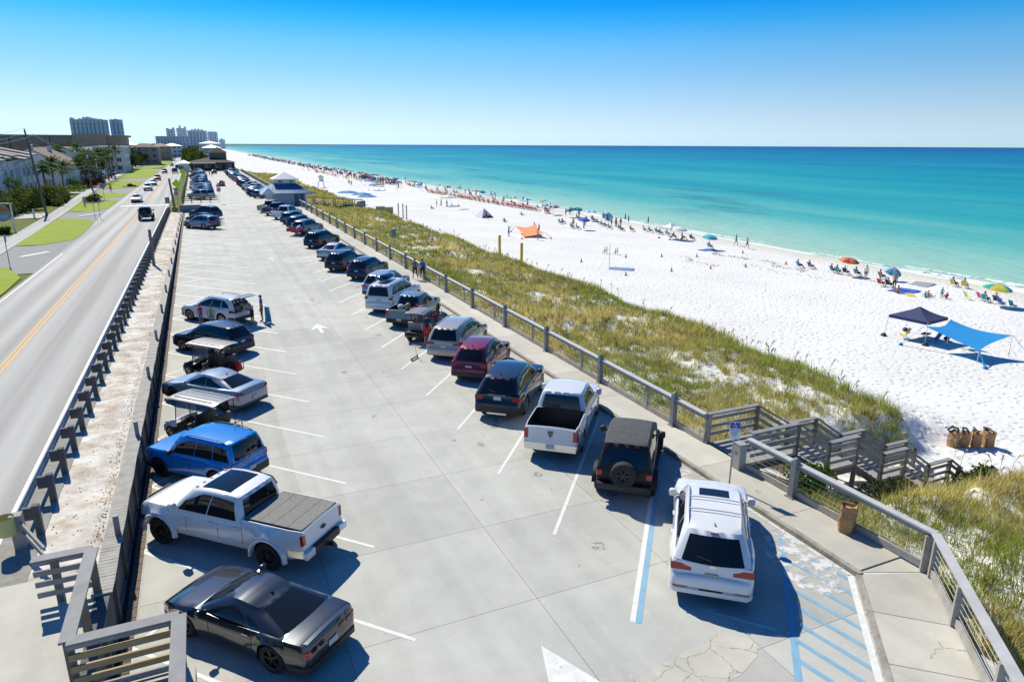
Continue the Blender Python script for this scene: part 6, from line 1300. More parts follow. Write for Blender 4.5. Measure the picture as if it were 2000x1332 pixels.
# fuller band of groups by the water in the middle distance
gx = random.Random(41); UC = [['blue', 'white'], ['teal'], ['red', 'white'], ['navy'], ['cyan', 'yellow'], ['white', 'blue'], ['green', 'white'], ['blue']]
for k in range(20):
    y = 122+k*7.4+gx.uniform(-2, 2); x = 72.8+gx.uniform(-1.2, 2.2)+(0 if y < 144 or y > 216 else 2.6)
    umbrella(x, y, UC[k % 8], '%s umbrella of the mid-distance groups by the water, %s' % (ORD[k], ' and '.join(UC[k % 8])), k % 4 != 3, gx.uniform(-.2, .3))
    for j in range(2):
        xx, yy = x+gx.uniform(-1.6, .4), y+gx.uniform(-1.8, 1.8); ps = ('sit', 'ground', 'stand')[(k+j) % 3]; c_ = KC[(k+3*j) % 8]
        if ps == 'sit': chair(xx, yy, gx.uniform(-.4, .4), c_, '%s chair %s the %s mid-distance umbrella' % (c_, ('left of', 'right of')[j], ORD[k]))
        person(ps, (xx+.1, yy, bz_(xx, yy)), gx.uniform(-1, 1), TOPS[(k*2+j) % 12], ['black', 'navy', 'red', 'teal'][k % 4], '%s beachgoer %s the %s mid-distance umbrella' % ({'sit': 'chair-seated', 'ground': 'sand-seated', 'stand': 'standing'}[ps], ('left of', 'right of')[j], ORD[k]), (k+j) % 2, k % 4, 1.0, 'people in the mid-distance groups')
# wooden loungers with orange cushions
M_ORC = mat('orange_cushion', (.62, .13, .07), .85, vary=.4, scale=2, col2=(.50, .10, .06)); M_LWD = mat('lounger_wood', (.30, .16, .08), .7)
def lounger_proto():
    r_ = ob('beach_lounger', None)
    q = MB(); q.grid([[(t, yy, .36) for t in (0, .6, 1.25)] for yy in (-.30, .30)]); q.grid([[(t, yy, .30) for t in (0, .6, 1.25)] for yy in (-.30, .30)], flip=True); q.add([(1.25, -.3, .30), (1.25, .3, .30), (1.25, .3, .36), (1.25, -.3, .36)], [(0, 1, 2, 3)]); q.build('cushion', M_ORC, r_)
    q = MB(); q.box((-.33, 0, .62), (.10, .60, .80), ry=R(-42)); q.build('backrest', M_ORC, r_)
    q = MB(); q.box((-.20, 0, .78), (.10, .58, .22), ry=R(-42)); q.build('headrest', CL['white'], r_)
    for x in (-.1, 1.1):
        for yy in (-.28, .28): q = MB(); q.box((x, yy, .15), (.06, .06, .32)); q.build('leg', M_LWD, r_)
    q = MB(); q.tube([(.15, -.34, .4), (.05, -.34, 1.05), (-.5, -.34, 1.25)], .02, 5); q.tube([(.15, .34, .4), (.05, .34, 1.05), (-.5, .34, 1.25)], .02, 5); q.grid([[(.1-.12*t*5/5, yy, 1.08+.04*t) for t in (0, 1, 4)] for yy in (-.34, .34)]); q.build('sun_hood', M_ORC, r_)
    return r_
lp = lounger_proto()
def put_lounger(x, y, a, lab, grp):
    o = copy_tree(lp); o.location = (x, y, bz_(x, y)); o.rotation_euler.z = a; tag(o, lab, 'lounger', grp)
for k in range(50):
    t = k/49; x = 67.1+(71.2-67.1)*t; y = 215+(145-215)*t + (.0 if k % 2 else .45)
    put_lounger(x+cr_.uniform(-.3, .3), y, cr_.uniform(-.25, .25), 'orange-cushioned lounger in the long row facing the water', 'orange loungers in the long row')
for k in range(46):
    t = k/45; put_lounger(63.5+cr_.uniform(-3, 3)-6*t, 262+t*150+cr_.uniform(-1, 1), cr_.uniform(-.3, .3), 'distant orange lounger in the rows beyond the grey tent', 'distant orange loungers')
for o in list(lp.children)+[lp]: bpy.data.objects.remove(o)
# crowd too far to count
q = MB(); q2 = random.Random(21)
for k in range(620):
    y = 262+q2.random()**1.5*740; x = 74-q2.random()*9-(y-300)*.004; z = bz_(x, y); h = q2.choice((.9, 1.1, 1.7, 1.9))
    m_ = q2.randrange(6)
    if h > 1.8: q.lathe([(.001, 2.0), (.8, 1.75), (1.1, 1.5)], 7, c=(x, y, z), mi=m_); q.box((x, y, z+.8), (.06, .06, 1.6), mi=5)
    else: q.lathe([(.001, 0), (.2, .1), (.24, h*.45), (.17, h*.75), (.08, h*.82), (.11, h*.92), (.001, h)], 6, c=(x, y, z), mi=m_)
tag(q.build('distant_beach_crowd', [CL[c] for c in ('navy', 'blue', 'orange', 'teal', 'maroon', 'black')]), 'far crowd of beachgoers and umbrellas along the shore', 'crowd', kind='stuff')
# tents and shades
def canopy_tent(x, y, rz, w_, h_, col, label):
    t = thing('canopy_tent', label, 'tent', (x, y, bz_(x, y)), rz); hw = w_/2
    for sx_ in (1, -1):
        for sy_ in (1, -1):
            q = MB(); q.tube([(sx_*hw*1.06, sy_*hw*1.06, -.1), (sx_*hw, sy_*hw, h_)], .022, 6); q.build('leg', M_CHR, t); q = MB(); q.lathe([(.001, 0), (.2, .02), (.22, .16), (.10, .26), (.001, .26)], 10, c=(sx_*hw*1.08, sy_*hw*1.08, 0)); q.build('weight_bag', M_BLK, t, smooth=50)
    q = MB(); c4 = [(hw, hw), (-hw, hw), (-hw, -hw), (hw, -hw)]
    for k in range(4):
        a, b = c4[k], c4[(k+1) % 4]; rows = []
        for t_ in (0, .33, .66, 1):
            rows.append([(a[0]*(1-t_)+0*t_, a[1]*(1-t_), h_+.75*t_-.10*math.sin(math.pi*t_)), (b[0]*(1-t_), b[1]*(1-t_), h_+.75*t_-.10*math.sin(math.pi*t_))])
        q.grid(rows); q.add([(a[0], a[1], h_), (b[0], b[1], h_), (b[0], b[1], h_-.22), (a[0], a[1], h_-.22)], [(0, 1, 2, 3)])
    q.build('canopy', CL[col], t, smooth=25); return t
CL['navy2'] = cloth('navy2', (.035, .05, .13)); canopy_tent(49.1, 33.5, .15, 2.9, 1.75, 'navy2', 'navy blue pop-up canopy tent on the sand with weighted legs')
canopy_tent(55.6, 161.4, .2, 3.0, 2.1, 'white', 'white pop-up canopy by the people in neon shirts'); CL['tgrey'] = cloth('tgrey', (.30, .32, .36))
canopy_tent(52.5, 224, .3, 3.4, 1.9, 'tgrey', 'grey canopy tent in the crowded middle distance'); canopy_tent(57.5, 254, .3, 3.0, 1.8, 'blue', 'bright blue canopy tent behind the grey one'); canopy_tent(58.3, 247, 0, 2.6, 1.7, 'green', 'green canopy tent squeezed beside the blue one')
canopy_tent(70.2, 92.5, .1, 2.4, 1.9, 'white', 'small white canopy over the group near the strollers')
def sail(pts, col, label, poles=(), sag=.25):
    """stretched fabric shade: four raised corners, sagging between, corner straps to sandbags"""
    o = Vector((sum(p[0] for p in pts)/4, sum(p[1] for p in pts)/4, 0)); o.z = bz_(o.x, o.y)
    t = thing('shade_sail', label, 'shade sail', o); L4 = [Vector(p)-o for p in pts]; rows = []
    for i in range(9):
        u = i/8; rw = []
        for j in range(9):
            v = j/8; p = L4[0]*(1-u)*(1-v)+L4[1]*u*(1-v)+L4[2]*u*v+L4[3]*(1-u)*v; c = sum(L4, Vector())/4; k = 4*u*(1-u)+4*v*(1-v)-4*u*(1-u)*4*v*(1-v)
            ed = max(4*u*(1-u)*(abs(2*v-1)**2), 4*v*(1-v)*(abs(2*u-1)**2)); p = p+(c-p)*.16*ed; p.z -= sag*k*.5; rw.append(tuple(p))
        rows.append(rw)
    q = MB(); q.grid(rows); q.build('fabric', CL[col], t, smooth=60)
    for k in poles:
        p = L4[k]; q = MB(); q.tube([(p.x, p.y, -.1), tuple(p)], .022, 6); q.build('pole', M_CHR, t)
    for p in L4:
        d = Vector((p.x, p.y, 0)).normalized()*1.3; q = MB(); q.beam(tuple(p), (p.x+d.x, p.y+d.y, .1), .12, .01); q.build('strap', CL[col], t); q = MB(); q.lathe([(.001, 0), (.14, .02), (.16, .12), (.05, .26), (.001, .28)], 8, c=(p.x+d.x, p.y+d.y, 0)); q.build('sand_anchor', CL[col], t, smooth=50)
    return t
CL['sailblue'] = cloth('sailblue', (.01, .27, .62)); CL['sailor'] = cloth('sailor', (.85, .28, .10))
zt = -3.45
sail([(46.9, 31.4, zt+1.7), (49.3, 31.1, zt+2.0), (50.6, 27.5, zt+1.6), (47.0, 27.4, zt+.9)], 'sailblue', 'bright blue stretched shade sail beside the navy canopy tent', (1, 2, 3), .3)
sail([(47.6, 104.6, zt+1.2), (50.6, 103, zt+1.5), (49.3, 96.8, zt+.9), (46.0, 97.8, zt+.3)], 'sailor', 'orange shade canopy being put up by four people', (1,), .5)
wt = thing('beach_tent', 'white triangular beach tent with a dark opening', 'tent', (52.6, 131.2, bz_(52.6, 131.2)), .3)
q = MB(); q.add([(-1.6, -1.3, 0), (1.6, -1.3, 0), (0, 0, 1.9), (1.6, 1.3, 0), (-1.6, 1.3, 0)], [(1, 3, 2), (3, 4, 2), (4, 0, 2)]); q.build('fabric', CL['white'], wt); q = MB(); q.add([(-1.3, -1.31, .02), (1.3, -1.31, .02), (.9, -1.0, .45), (-.9, -1.0, .45)], [(0, 1, 2, 3)]); q.build('opening', CL['maroon'], wt); q = MB(); q.add([(-1.6, -1.3, 0), (1.6, -1.3, 0), (0, 0, 1.9)], [(0, 1, 2)]); q.build('front_panel', CL['white'], wt)
chair(48.3, 33.7, 2.4, 'yellow', 'yellow folding chair by the left leg of the navy canopy'); chair(49.5, 32.0, 2.6, 'blue', 'blue folding chair in the shade of the navy canopy'); chair(50.2, 29.9, 2.9, 'navy', 'navy folding chair under the blue sail')
tb = thing('folding_table', 'small folding table under the navy canopy', 'table', (49.0, 32.6, zt), .3); MB().box((0, 0, .6), (.8, .5, .03)).build('tabletop', M_BLK, tb)
for sx_ in (1, -1): q = MB(); q.beam((sx_*.35, -.2, 0), (-sx_*.35, .2, .6), .03, .03); q.build('leg', M_CHR, tb)
CL['mat'] = cloth('mat', (.12, .26, .42))
def towel(x, y, rz, l, w_, col, label):
    q = MB(); q.grid([[(l*(i/6-.5), w_*(j/3-.5), .03+.015*math.sin(i*2.1+j*1.7)) for j in range(4)] for i in range(7)]); o = q.build('beach_towel', CL[col], None, smooth=60, loc=(x, y, bz_(x, y)+.02), rz=rz); tag(o, label, 'towel', 'towels on the sand')
towel(66.8, 47.6, .2, 3.0, 2.2, 'blue', 'large blue towel spread beside the standing beachgoer'); towel(72.9, 50.0, .3, 3.2, 2.0, 'tgrey', 'grey blanket near the foam line'); towel(65.3, 45.8, .8, 1.6, .8, 'yellow', 'yellow towel on the sand near the children'); towel(66.9, 79.3, .2, 2.6, 1.6, 'blue', 'blue mat under the turquoise umbrella'); towel(44.7, 67.8, -.7, 2.9, 1.6, 'mat', 'dark blue mat lying flat near the wooden frames'); towel(55.0, 150, .4, 2.8, 1.5, 'teal', 'teal mat below the white canopy')
# traffic cones, frames, posts, boxes, lifeguard stand
M_CONE = mat('cone_orange', (.75, .13, .02), .6)
for k, (x, y) in enumerate(((42.7, 73.9), (50.4, 75.6), (42.8, 64.0), (55.7, 75.0), (49.6, 64.7), (60.7, 73.9), (55.7, 65.1), (70.1, 75.4), (61.1, 65.0), (68.3, 65.5))):
    c = thing('traffic_cone', 'orange cone on the sand, %s of the scattered cones counted from the dune' % ORD[k], 'cone', (x, y, bz_(x, y)), 0, 'cones on the beach'); c.scale = (.7, .7, .7)
    q = MB(); q.lathe([(.19, 0), (.17, .05), (.04, .72), (.001, .73)], 10); q.build('cone', M_CONE, c, smooth=50); MB().box((0, 0, .02), (.44, .44, .04)).build('base', M_BLK, c)
for k, (x, y) in enumerate(((49.8, 79.6), (50.7, 78.3))):
    c = thing('wooden_frame', ['left wooden game frame standing on the sand', 'right wooden game frame standing on the sand'][k], 'frame', (x, y, bz_(x, y)), .6, 'wooden frames'); c.scale = (.62, .62, .62)
    for a, b in (((-.6, 0, 0), (-.6, 0, 1.3)), ((.6, 0, 0), (.6, 0, 1.3)), ((-.6, 0, 1.3), (.6, 0, 1.3)), ((-.6, 0, .7), (.6, 0, .7)), ((-.6, .6, 0), (-.6, 0, .9)), ((.6, .6, 0), (.6, 0, .9))): q = MB(); q.beam(a, b, .09, .09); q.build('bar', M_BRNW, c)
vb = thing('pole_with_guys', 'thin tall pole with guy line beside the dark mat', 'pole', (43.4, 68.5, bz_(43.4, 68.5))); q = MB(); q.tube([(0, 0, 0), (0, 0, 2.9)], .03, 6); q.build('pole', M_GALV, vb); q = MB(); q.tube([(0, 0, 2.5), (-1.2, .3, 0)], .01, 4); q.build('guy_line', M_GALV, vb)
M_YP = mat('yellow_post', (.86, .56, .02), .5)
for x, y, h in ((33.0, 77.2, 3.0), (33.2, 71.2, 2.7)):
    c = thing('yellow_post', 'left yellow bollard post at the dune edge' if y > 75 else 'right yellow bollard post at the dune edge', 'post', (x, y, dune_z(x, y)-.1), 0, 'yellow posts'); q = MB(); q.lathe([(.17, -.3), (.17, h), (.14, h+.06), (.001, h+.07)], 12); q.build('pipe', M_YP, c, smooth=40)
for k, (x, y) in enumerate(((35.6, 134.4), (36.2, 133.2), (35.8, 129.2))):
    c = thing('timber_pile', '%s weathered pile of three at the dune edge' % ORD[k], 'post', (x, y, dune_z(x, y)), 0, 'weathered piles'); q = MB(); q.tube([(0, 0, -.3), (.05, 0, 2.8)], .12, 8); q.build('timber', M_PALEW, c)
for k, (x, y) in enumerate(((31.6, 150), (34.0, 142.6), (36.0, 143.7))):
    c = thing('storage_box', '%s tan storage box from the left by the blue umbrellas' % ORD[k], 'box', (x, y, dune_z(x, y)), .2, 'storage boxes'); MB().box((0, 0, .6), (1.6, 1.0, 1.2)).build('body', M_TANW, c); MB().box((0, 0, 1.23), (1.7, 1.1, .08)).build('lid', M_PALEW, c)
lg = thing('lifeguard_stand', 'white lifeguard stand behind the hut roof', 'lifeguard stand', (37.5, 240, bz_(37.5, 240)))
for sx_ in (1, -1):
    for sy_ in (1, -1): q = MB(); q.beam((sx_*1.0, sy_*1.0, 0), (sx_*.7, sy_*.7, 2.0), .12, .12); q.build('leg', M_SIGNW, lg)
MB().box((0, 0, 2.05), (2.0, 2.0, .1)).build('platform', M_SIGNW, lg); q = MB(); q.box((.2, 0, 2.8), (1.2, 1.5, 1.4)); q.build('cabin', M_SIGNW, lg); q = MB(); q.add([(-1, -1.1, 3.5), (1.1, -1.1, 3.5), (1.1, 1.1, 3.5), (-1, 1.1, 3.5), (0, 0, 4.1)], [(0, 1, 4), (1, 2, 4), (2, 3, 4), (3, 0, 4)]); q.build('roof', CL['tgrey'], lg); MB().box((-.42, 0, 2.9), (.03, .9, .6)).build('window', M_GLASS, lg)
# seaweed wrack lines
q = MB(); wr_ = random.Random(8)
for (xa, ya, xb, yb, n_) in ((66.5, 80, 65.6, 70, 260), (67.5, 69, 65.4, 60, 200), (58.5, 75, 57.0, 66, 120), (62, 68, 63.5, 55, 70)):
    for k in range(n_):
        t = wr_.random(); x = xa+(xb-xa)*t+wr_.gauss(0, .5)+.8*math.sin(t*9); y = ya+(yb-ya)*t; z = bz_(x, y)+.02; a = wr_.uniform(0, 3.1); s = wr_.uniform(.08, .3)
        q.add([(x, y, z), (x+s*math.cos(a), y+s*math.sin(a), z), (x+s*.5*math.cos(a+.7), y+s*.5*math.sin(a+.7), z+.05)], [(0, 1, 2)])
tag(q.build('seaweed_wrack', mat('dry_seaweed', (.16, .13, .09), 1.0)), 'broken lines of dry seaweed on the sand', 'seaweed', kind='stuff')
# ================================================================ dune grass and shrubs
def leaf_material(name, trans=.35):
    m = bpy.data.materials.new(name); m.use_nodes = True; n = m.node_tree; n.nodes.clear(); L = n.links.new
    at = n.nodes.new('ShaderNodeAttribute'); at.attribute_name = 'tint'
    d = n.nodes.new('ShaderNodeBsdfDiffuse'); t = n.nodes.new('ShaderNodeBsdfTranslucent'); mx = n.nodes.new('ShaderNodeMixShader'); mx.inputs[0].default_value = trans
    o = n.nodes.new('ShaderNodeOutputMaterial'); L(at.outputs['Color'], d.inputs[0]); L(at.outputs['Color'], t.inputs[0]); L(d.outputs[0], mx.inputs[1]); L(t.outputs[0], mx.inputs[2]); L(mx.outputs[0], o.inputs[0]); return m
M_BLADE = leaf_material('grass_blades', .4); M_LEAF = leaf_material('leaves', .3)
def tinted_mesh(name, V, F3, T, m):
    """V (n,3), F3 (k,3) ints, T (n,3) colours"""
    me = bpy.data.meshes.new(name); n_, k = len(V), len(F3)
    me.vertices.add(n_); me.vertices.foreach_set('co', np.asarray(V, np.float32).ravel())
    me.loops.add(k*3); me.loops.foreach_set('vertex_index', np.asarray(F3, np.int32).ravel())
    me.polygons.add(k); me.polygons.foreach_set('loop_start', np.arange(0, k*3, 3, dtype=np.int32)); me.polygons.foreach_set('loop_total', np.full(k, 3, np.int32))
    me.update(calc_edges=True); a = me.color_attributes.new('tint', 'FLOAT_COLOR', 'POINT')
    a.data.foreach_set('color', np.concatenate([np.asarray(T, np.float32), np.ones((n_, 1), np.float32)], 1).ravel()); me.materials.append(m); return me
def blades(P, hgt, wd, lean, col, rs):
    """curved tapering blades: 5 verts, 3 tris each"""
    n_ = len(P); a = rs.uniform(0, 2*np.pi, n_); dx, dy = np.cos(a), np.sin(a); b = a+np.pi/2+rs.uniform(-.6, .6, n_); wx, wy = np.cos(b)*wd/2, np.sin(b)*wd/2
    V = np.zeros((n_, 5, 3)); z = P[:, 2]
    for k, (fr, ww) in enumerate(((0, 1), (0, -1), (.55, .8), (.55, -.8), (1, 0))):
        ln = lean*fr**1.8; V[:, k, 0] = P[:, 0]+dx*ln+wx*ww; V[:, k, 1] = P[:, 1]+dy*ln+wy*ww; V[:, k, 2] = z+hgt*fr*(1-.12*fr)
    F = np.array([[0, 1, 3], [0, 3, 2], [2, 3, 4]])[None]+(np.arange(n_)*5)[:, None, None]
    T = np.repeat(col[:, None, :], 5, 1)
    return V.reshape(-1, 3), F.reshape(-1, 3), T.reshape(-1, 3)
rs = np.random.RandomState(4)
def dune_grass():
    Vs, Fs, Ts = [], [], []; off = 0
    for (y0, y1, den, nb, wd, hs) in ((1, 34, 21, 15, .020, 1.0), (34, 70, 13, 12, .032, 1.0), (70, 140, 7, 9, .06, 1.0), (140, 310, 3.6, 7, .15, 1.15)):
        n_ = int((y1-y0)*19*den); X = rs.uniform(12, 36, n_) if y0 == 1 else rs.uniform(16.4, 35.5, n_); Y = rs.uniform(y0, y1, n_)
        keep = []; cols = []; hh = []; zs = []
        for x, y in zip(X, Y):
            # outside the walkway bend and the stair corridor
            if y < 9.8 and (x*.76-y*.65) < 6.45: continue
            if y >= 9.5 and x < 16.38: continue
            if 16.0 < y < 18.8 and x < 28.9: continue
            edge = interp([(0, 33.5), (12, 32.0), (15, 30.0), (16.2, 28.2), (18.8, 28.5), (20, 30.6), (40, 32.2), (90, 33.0), (150, 33.5), (310, 35)], y) + 1.0*fractal(x, y, 5, 3, 2.2)
            if x > edge: continue
            if y > 140 and x > 31+5*fractal(x, y, 30, 2, 9): continue
            d = 1.08+.95*fractal(x, y, 3.4, 4, 6.6) + .6*fractal(x, y, 1.1, 2, 4.2) - .28*math.exp(-((x-26.5)/3.5)**2)*(1 if y > 19 else 0) + .55*math.exp(-((x-edge+1.2)/1.2)**2) + (.35 if x < 21 else 0) + (.75 if y < 16 else 0)
            if y > 60: d += .2
            if rs.rand() > max(.03, min(1, d)): continue
            z = dune_z(x, y); keep.append((x, y, z))
            crest = math.exp(-((x-edge+1.0)/1.3)**2); f = fractal(x, y, 7, 3, 12.5)
            dry = np.clip(.50+.9*f+.35*(rs.rand()-.5)-.35*crest-(.30 if y < 17 else 0), 0, 1)
            g = np.array((.25, .28, .05)); yl = np.array((.55, .47, .17)); br = np.array((.36, .41, .06))
            c = g*(1-dry)+yl*dry; c = c*(1-.5*crest)+br*.5*crest
            if rs.rand() < .12: c = np.array((.27, .21, .12))
            cols.append(c*(.92+.6*rs.rand())); hh.append((.36+.30*rs.rand()+.30*crest*rs.rand())*(1.0+.35*f)*hs)
        P = np.array(keep); C = np.array(cols); Hh = np.array(hh); k = len(P)
        P2 = np.repeat(P, nb, 0); P2[:, 0] += rs.normal(0, .10+wd, len(P2)); P2[:, 1] += rs.normal(0, .10+wd, len(P2)); P2[:, 2] -= .03
        C2 = np.repeat(C, nb, 0)*rs.uniform(.75, 1.25, (len(P2), 1)); H2 = np.repeat(Hh, nb)*rs.uniform(.45, 1.15, len(P2))
        V, F, T = blades(P2, H2, wd*rs.uniform(.7, 1.4, len(P2)), H2*rs.uniform(.15, .75, len(P2)), C2, rs)
        Vs.append(V); Fs.append(F+off); Ts.append(T); off += len(V)
        if y0 < 60:   # low dead litter between the tufts
            m_ = np.repeat(np.arange(k), 4); P3 = P[m_].copy(); P3[:, 0] += rs.normal(0, .22, len(P3)); P3[:, 1] += rs.normal(0, .22, len(P3)); P3[:, 2] -= .02
            C3 = C[m_]*.6+np.array((.15, .12, .06)); H3 = rs.uniform(.05, .14, len(P3)); V, F, T = blades(P3, H3, wd*1.6*rs.uniform(.7, 1.4, len(P3)), rs.uniform(.06, .2, len(P3)), C3, rs)
            Vs.append(V); Fs.append(F+off); Ts.append(T); off += len(V)
    tag(ob('dune_grass', tinted_mesh('dune_grass', np.concatenate(Vs), np.concatenate(Fs), np.concatenate(Ts), M_BLADE)), 'olive and straw-coloured dune grass between walkway and beach', 'grass', kind='stuff')
dune_grass()
# sea oats: tall seed stalks
q = MB(); sr = random.Random(2)
for k in range(420):
    y = 5+sr.random()**1.3*120; x = (28.5+sr.gauss(0, 2.2)) if sr.random() < .7 else 17.3+sr.random()*12
    if 16 < y < 18.8 and x < 29: continue
    if y < 9.8 and (x*.76-y*.65) < 6.6: continue
    if x > 32.5: continue
    z = dune_z(x, y); h = sr.uniform(.8, 1.35); a = sr.uniform(0, 6.28); dx, dy = .22*math.cos(a), .22*math.sin(a); wd = .008+.00012*y
    q.tube([(x, y, z), (x+dx*.3, y+dy*.3, z+h*.6), (x+dx, y+dy, z+h)], wd, 3, cap=False); q.tube([(x+dx*.7, y+dy*.7, z+h*.8), (x+dx*1.2, y+dy*1.2, z+h*1.02), (x+dx*1.8, y+dy*1.8, z+h*.98)], [wd, wd*3.2, wd], 4, cap=False)
tag(q.build('sea_oats', mat('sea_oat_straw', (.42, .34, .16), .9)), 'tall straw-coloured sea oat stalks on the dune', 'grass', kind='stuff')
def foliage(name, parent, centre, rad, n_, size, c1, c2, seed, flat=1.0, clump=0.0, shell=.55):
    """crown of leaf-sized quads scattered through lobes of an uneven volume"""
    r_ = np.random.RandomState(seed); lobes = [(r_.normal(0, .42, 3)*np.array(rad), r_.uniform(.45, .75)) for _ in range(9)]
    pts = []
    for k in range(n_):
        lc, ls = lobes[r_.randint(9)]; v = r_.normal(0, 1, 3); v /= np.linalg.norm(v); p = lc+v*np.array(rad)*ls*(shell+(1-shell)*r_.rand()); pts.append(p)
    P = np.array(pts)+np.array(centre); P = P[P[:, 2] > centre[2]-rad[2]*.98]; k = len(P)
    a = r_.normal(0, 1, (k, 3)); a /= np.linalg.norm(a, axis=1)[:, None]; b = np.cross(a, r_.normal(0, 1, (k, 3))); b /= np.linalg.norm(b, axis=1)[:, None]
    s = size*r_.uniform(.6, 1.4, (k, 1)); V = np.stack([P-a*s, P-b*s*.55, P+a*s, P+b*s*.55], 1).reshape(-1, 3)
    F = (np.array([[0, 1, 2], [0, 2, 3]])[None]+(np.arange(k)*4)[:, None, None]).reshape(-1, 3)
    t = r_.rand(k, 1); C = np.array(c1)*(1-t)+np.array(c2)*t; C *= r_.uniform(.7, 1.2, (k, 1)); T = np.repeat(C, 4, 0)
    return ob(name, tinted_mesh(name, V, F, T, M_LEAF), parent)
def shrub(x, y, z, rad, n_, size, c1, c2, label, seed, group=None, nm='shrub'):
    s = thing(nm, label, 'shrub', (x, y, z), 0, group); foliage('foliage', s, (0, 0, rad[2]*.8), rad, n_, size, c1, c2, seed)
    q = MB(); rr = random.Random(seed)
    for k in range(5): a = rr.uniform(0, 6.28); q.tube([(0, 0, -.1), (rad[0]*.4*math.cos(a), rad[1]*.4*math.sin(a), rad[2]*.9)], [.04, .015], 5)
    q.build('stems', M_BRNW, s); return s
shrub(18.3, 15.55, dune_z(18.3, 15.5), (.75, .55, .75), 1500, .07, (.16, .26, .02), (.28, .38, .03), 'bright yellow-green shrub between stairs and railing', 3)
shrub(27.6, 15.4, dune_z(27.6, 15.4), (1.0, .8, .7), 1500, .08, (.04, .085, .02), (.09, .14, .03), 'dark green shrub at the foot of the stairs', 4)
shrub(22.4, 15.2, dune_z(22.4, 15.2), (.9, .7, .55), 1200, .08, (.05, .10, .02), (.12, .17, .04), 'low green shrub under the middle stair flight', 5)
# ================================================================ street side: lawns, walks, houses, palms, poles, far skyline
M_PAVE = mat('sidewalk_concrete', (.46, .45, .43), .85, vary=.4, scale=1.5, col2=(.38, .37, .355)); M_DRIVE = mat('driveway_asphalt', (.25, .25, .255), .85, vary=.5, scale=2, col2=(.19, .19, .195))
def sheet(name, pts, dz, m, sub=None):
    q = MB(); q.poly([(x, y, road_z(y)+dz) for x, y in pts]); o = q.build(name, m); return tag(o, kind='structure')
SW = [(20, -15.6), (60, -17.4), (80, -18.0), (102, -18.8), (148, -20.6), (188, -22.3), (260, -24.0), (440, -25.5), (900, -27)]
q = MB(); q.grid([[(interp(SW, y)-2.0, y, road_z(y)-.01), (interp(SW, y), y, road_z(y)-.01)] for y in (20, 40, 60, 80, 100, 125, 148, 188, 260, 440, 900)]); tag(q.build('sidewalk', M_PAVE), kind='structure')
M_LAWN = mat('bright_lawn', (.22, .32, .03), 1.0, spec=.1, vary=.6, scale=.5, col2=(.36, .39, .10), detail=8, bump=.5, bscale=9)
def lawn(y0, y1, xr0, xr1, label):
    q = MB(); rows = []
    for t in np.linspace(0, 1, 9):
        y = y0+(y1-y0)*t; pinch = min(1, (t+.02)*6, (1.02-t)*6)**.5; xl = interp(SW, y)+.02; xr = XL(y)-.25; xm = xr+(1-pinch)*(xl-xr)*.75; rows.append([(xl, y, road_z(y)-.02), ((xl+xm)/2, y, road_z(y)+.03), (xm, y, road_z(y)-.02)])
    q.grid(rows); o = q.build('lawn', M_LAWN, smooth=60); tag(o, kind='structure')
lawn(20, 70, 0, 0, ''); lawn(86, 119, 0, 0, ''); lawn(131, 160, 0, 0, ''); lawn(163, 180, 0, 0, ''); lawn(196, 236, 0, 0, ''); lawn(250, 330, 0, 0, ''); lawn(345, 520, 0, 0, '')
q = MB(); q.grid([[(interp(SW, y)+.02, y, road_z(y)-.045), (XL(y)+.1, y, road_z(y)-.045)] for y in (66, 70, 75, 80, 90, 100, 125, 150, 200, 260, 345)]); tag(q.build('driveway_aprons', M_DRIVE), kind='structure')
for pts in ([(-19.9, 82), (-40, 90), (-40, 100), (-20.6, 96)], [(-22.3, 131), (-60, 121), (-60, 116), (-21.8, 122)], [(-24.1, 181), (-60, 189), (-60, 199), (-24.4, 195)], [(-25.6, 238), (-60, 244), (-60, 252), (-25.9, 249)]): sheet('driveway', pts, -.012, M_PAVE)
q = MB(); q.poly([(-16.2, 77.2, road_z(77)-.03), (-14.4, 80.2, road_z(80)-.03), (-14.0, 79.9, road_z(80)-.03), (-15.8, 76.9, road_z(77)-.03)][::-1]); q.build('stop_bar', M_WHITE, road)
q = MB(); q.poly([(-17.2, 122.5, .06), (-14.8, 127.5, .02), (-14.3, 127.2, .02), (-16.7, 122.2, .06)][::-1]); q.build('stop_bar', M_WHITE, road)
q = MB(); q.poly([(-13.0, 139, .004), (-5.3, 139, .004), (-5.3, 141, .004), (-13.0, 141, .004)]); q.build('crosswalk_band', M_WHITE, road)
M_MULCH = mat('brown_mulch', (.10, .06, .04), 1.0, vary=.5, scale=3, col2=(.16, .10, .07))
for x, y, a, b in ((-18.4, 153, 1.7, 5), (-16.0, 205, 2, 3.5)): q = MB(); q.poly([(x+a*math.cos(t), y+b*math.sin(t), .045) for t in np.linspace(0, 6.28, 17)[:-1]]); tag(q.build('mulch_bed', M_MULCH), kind='structure')
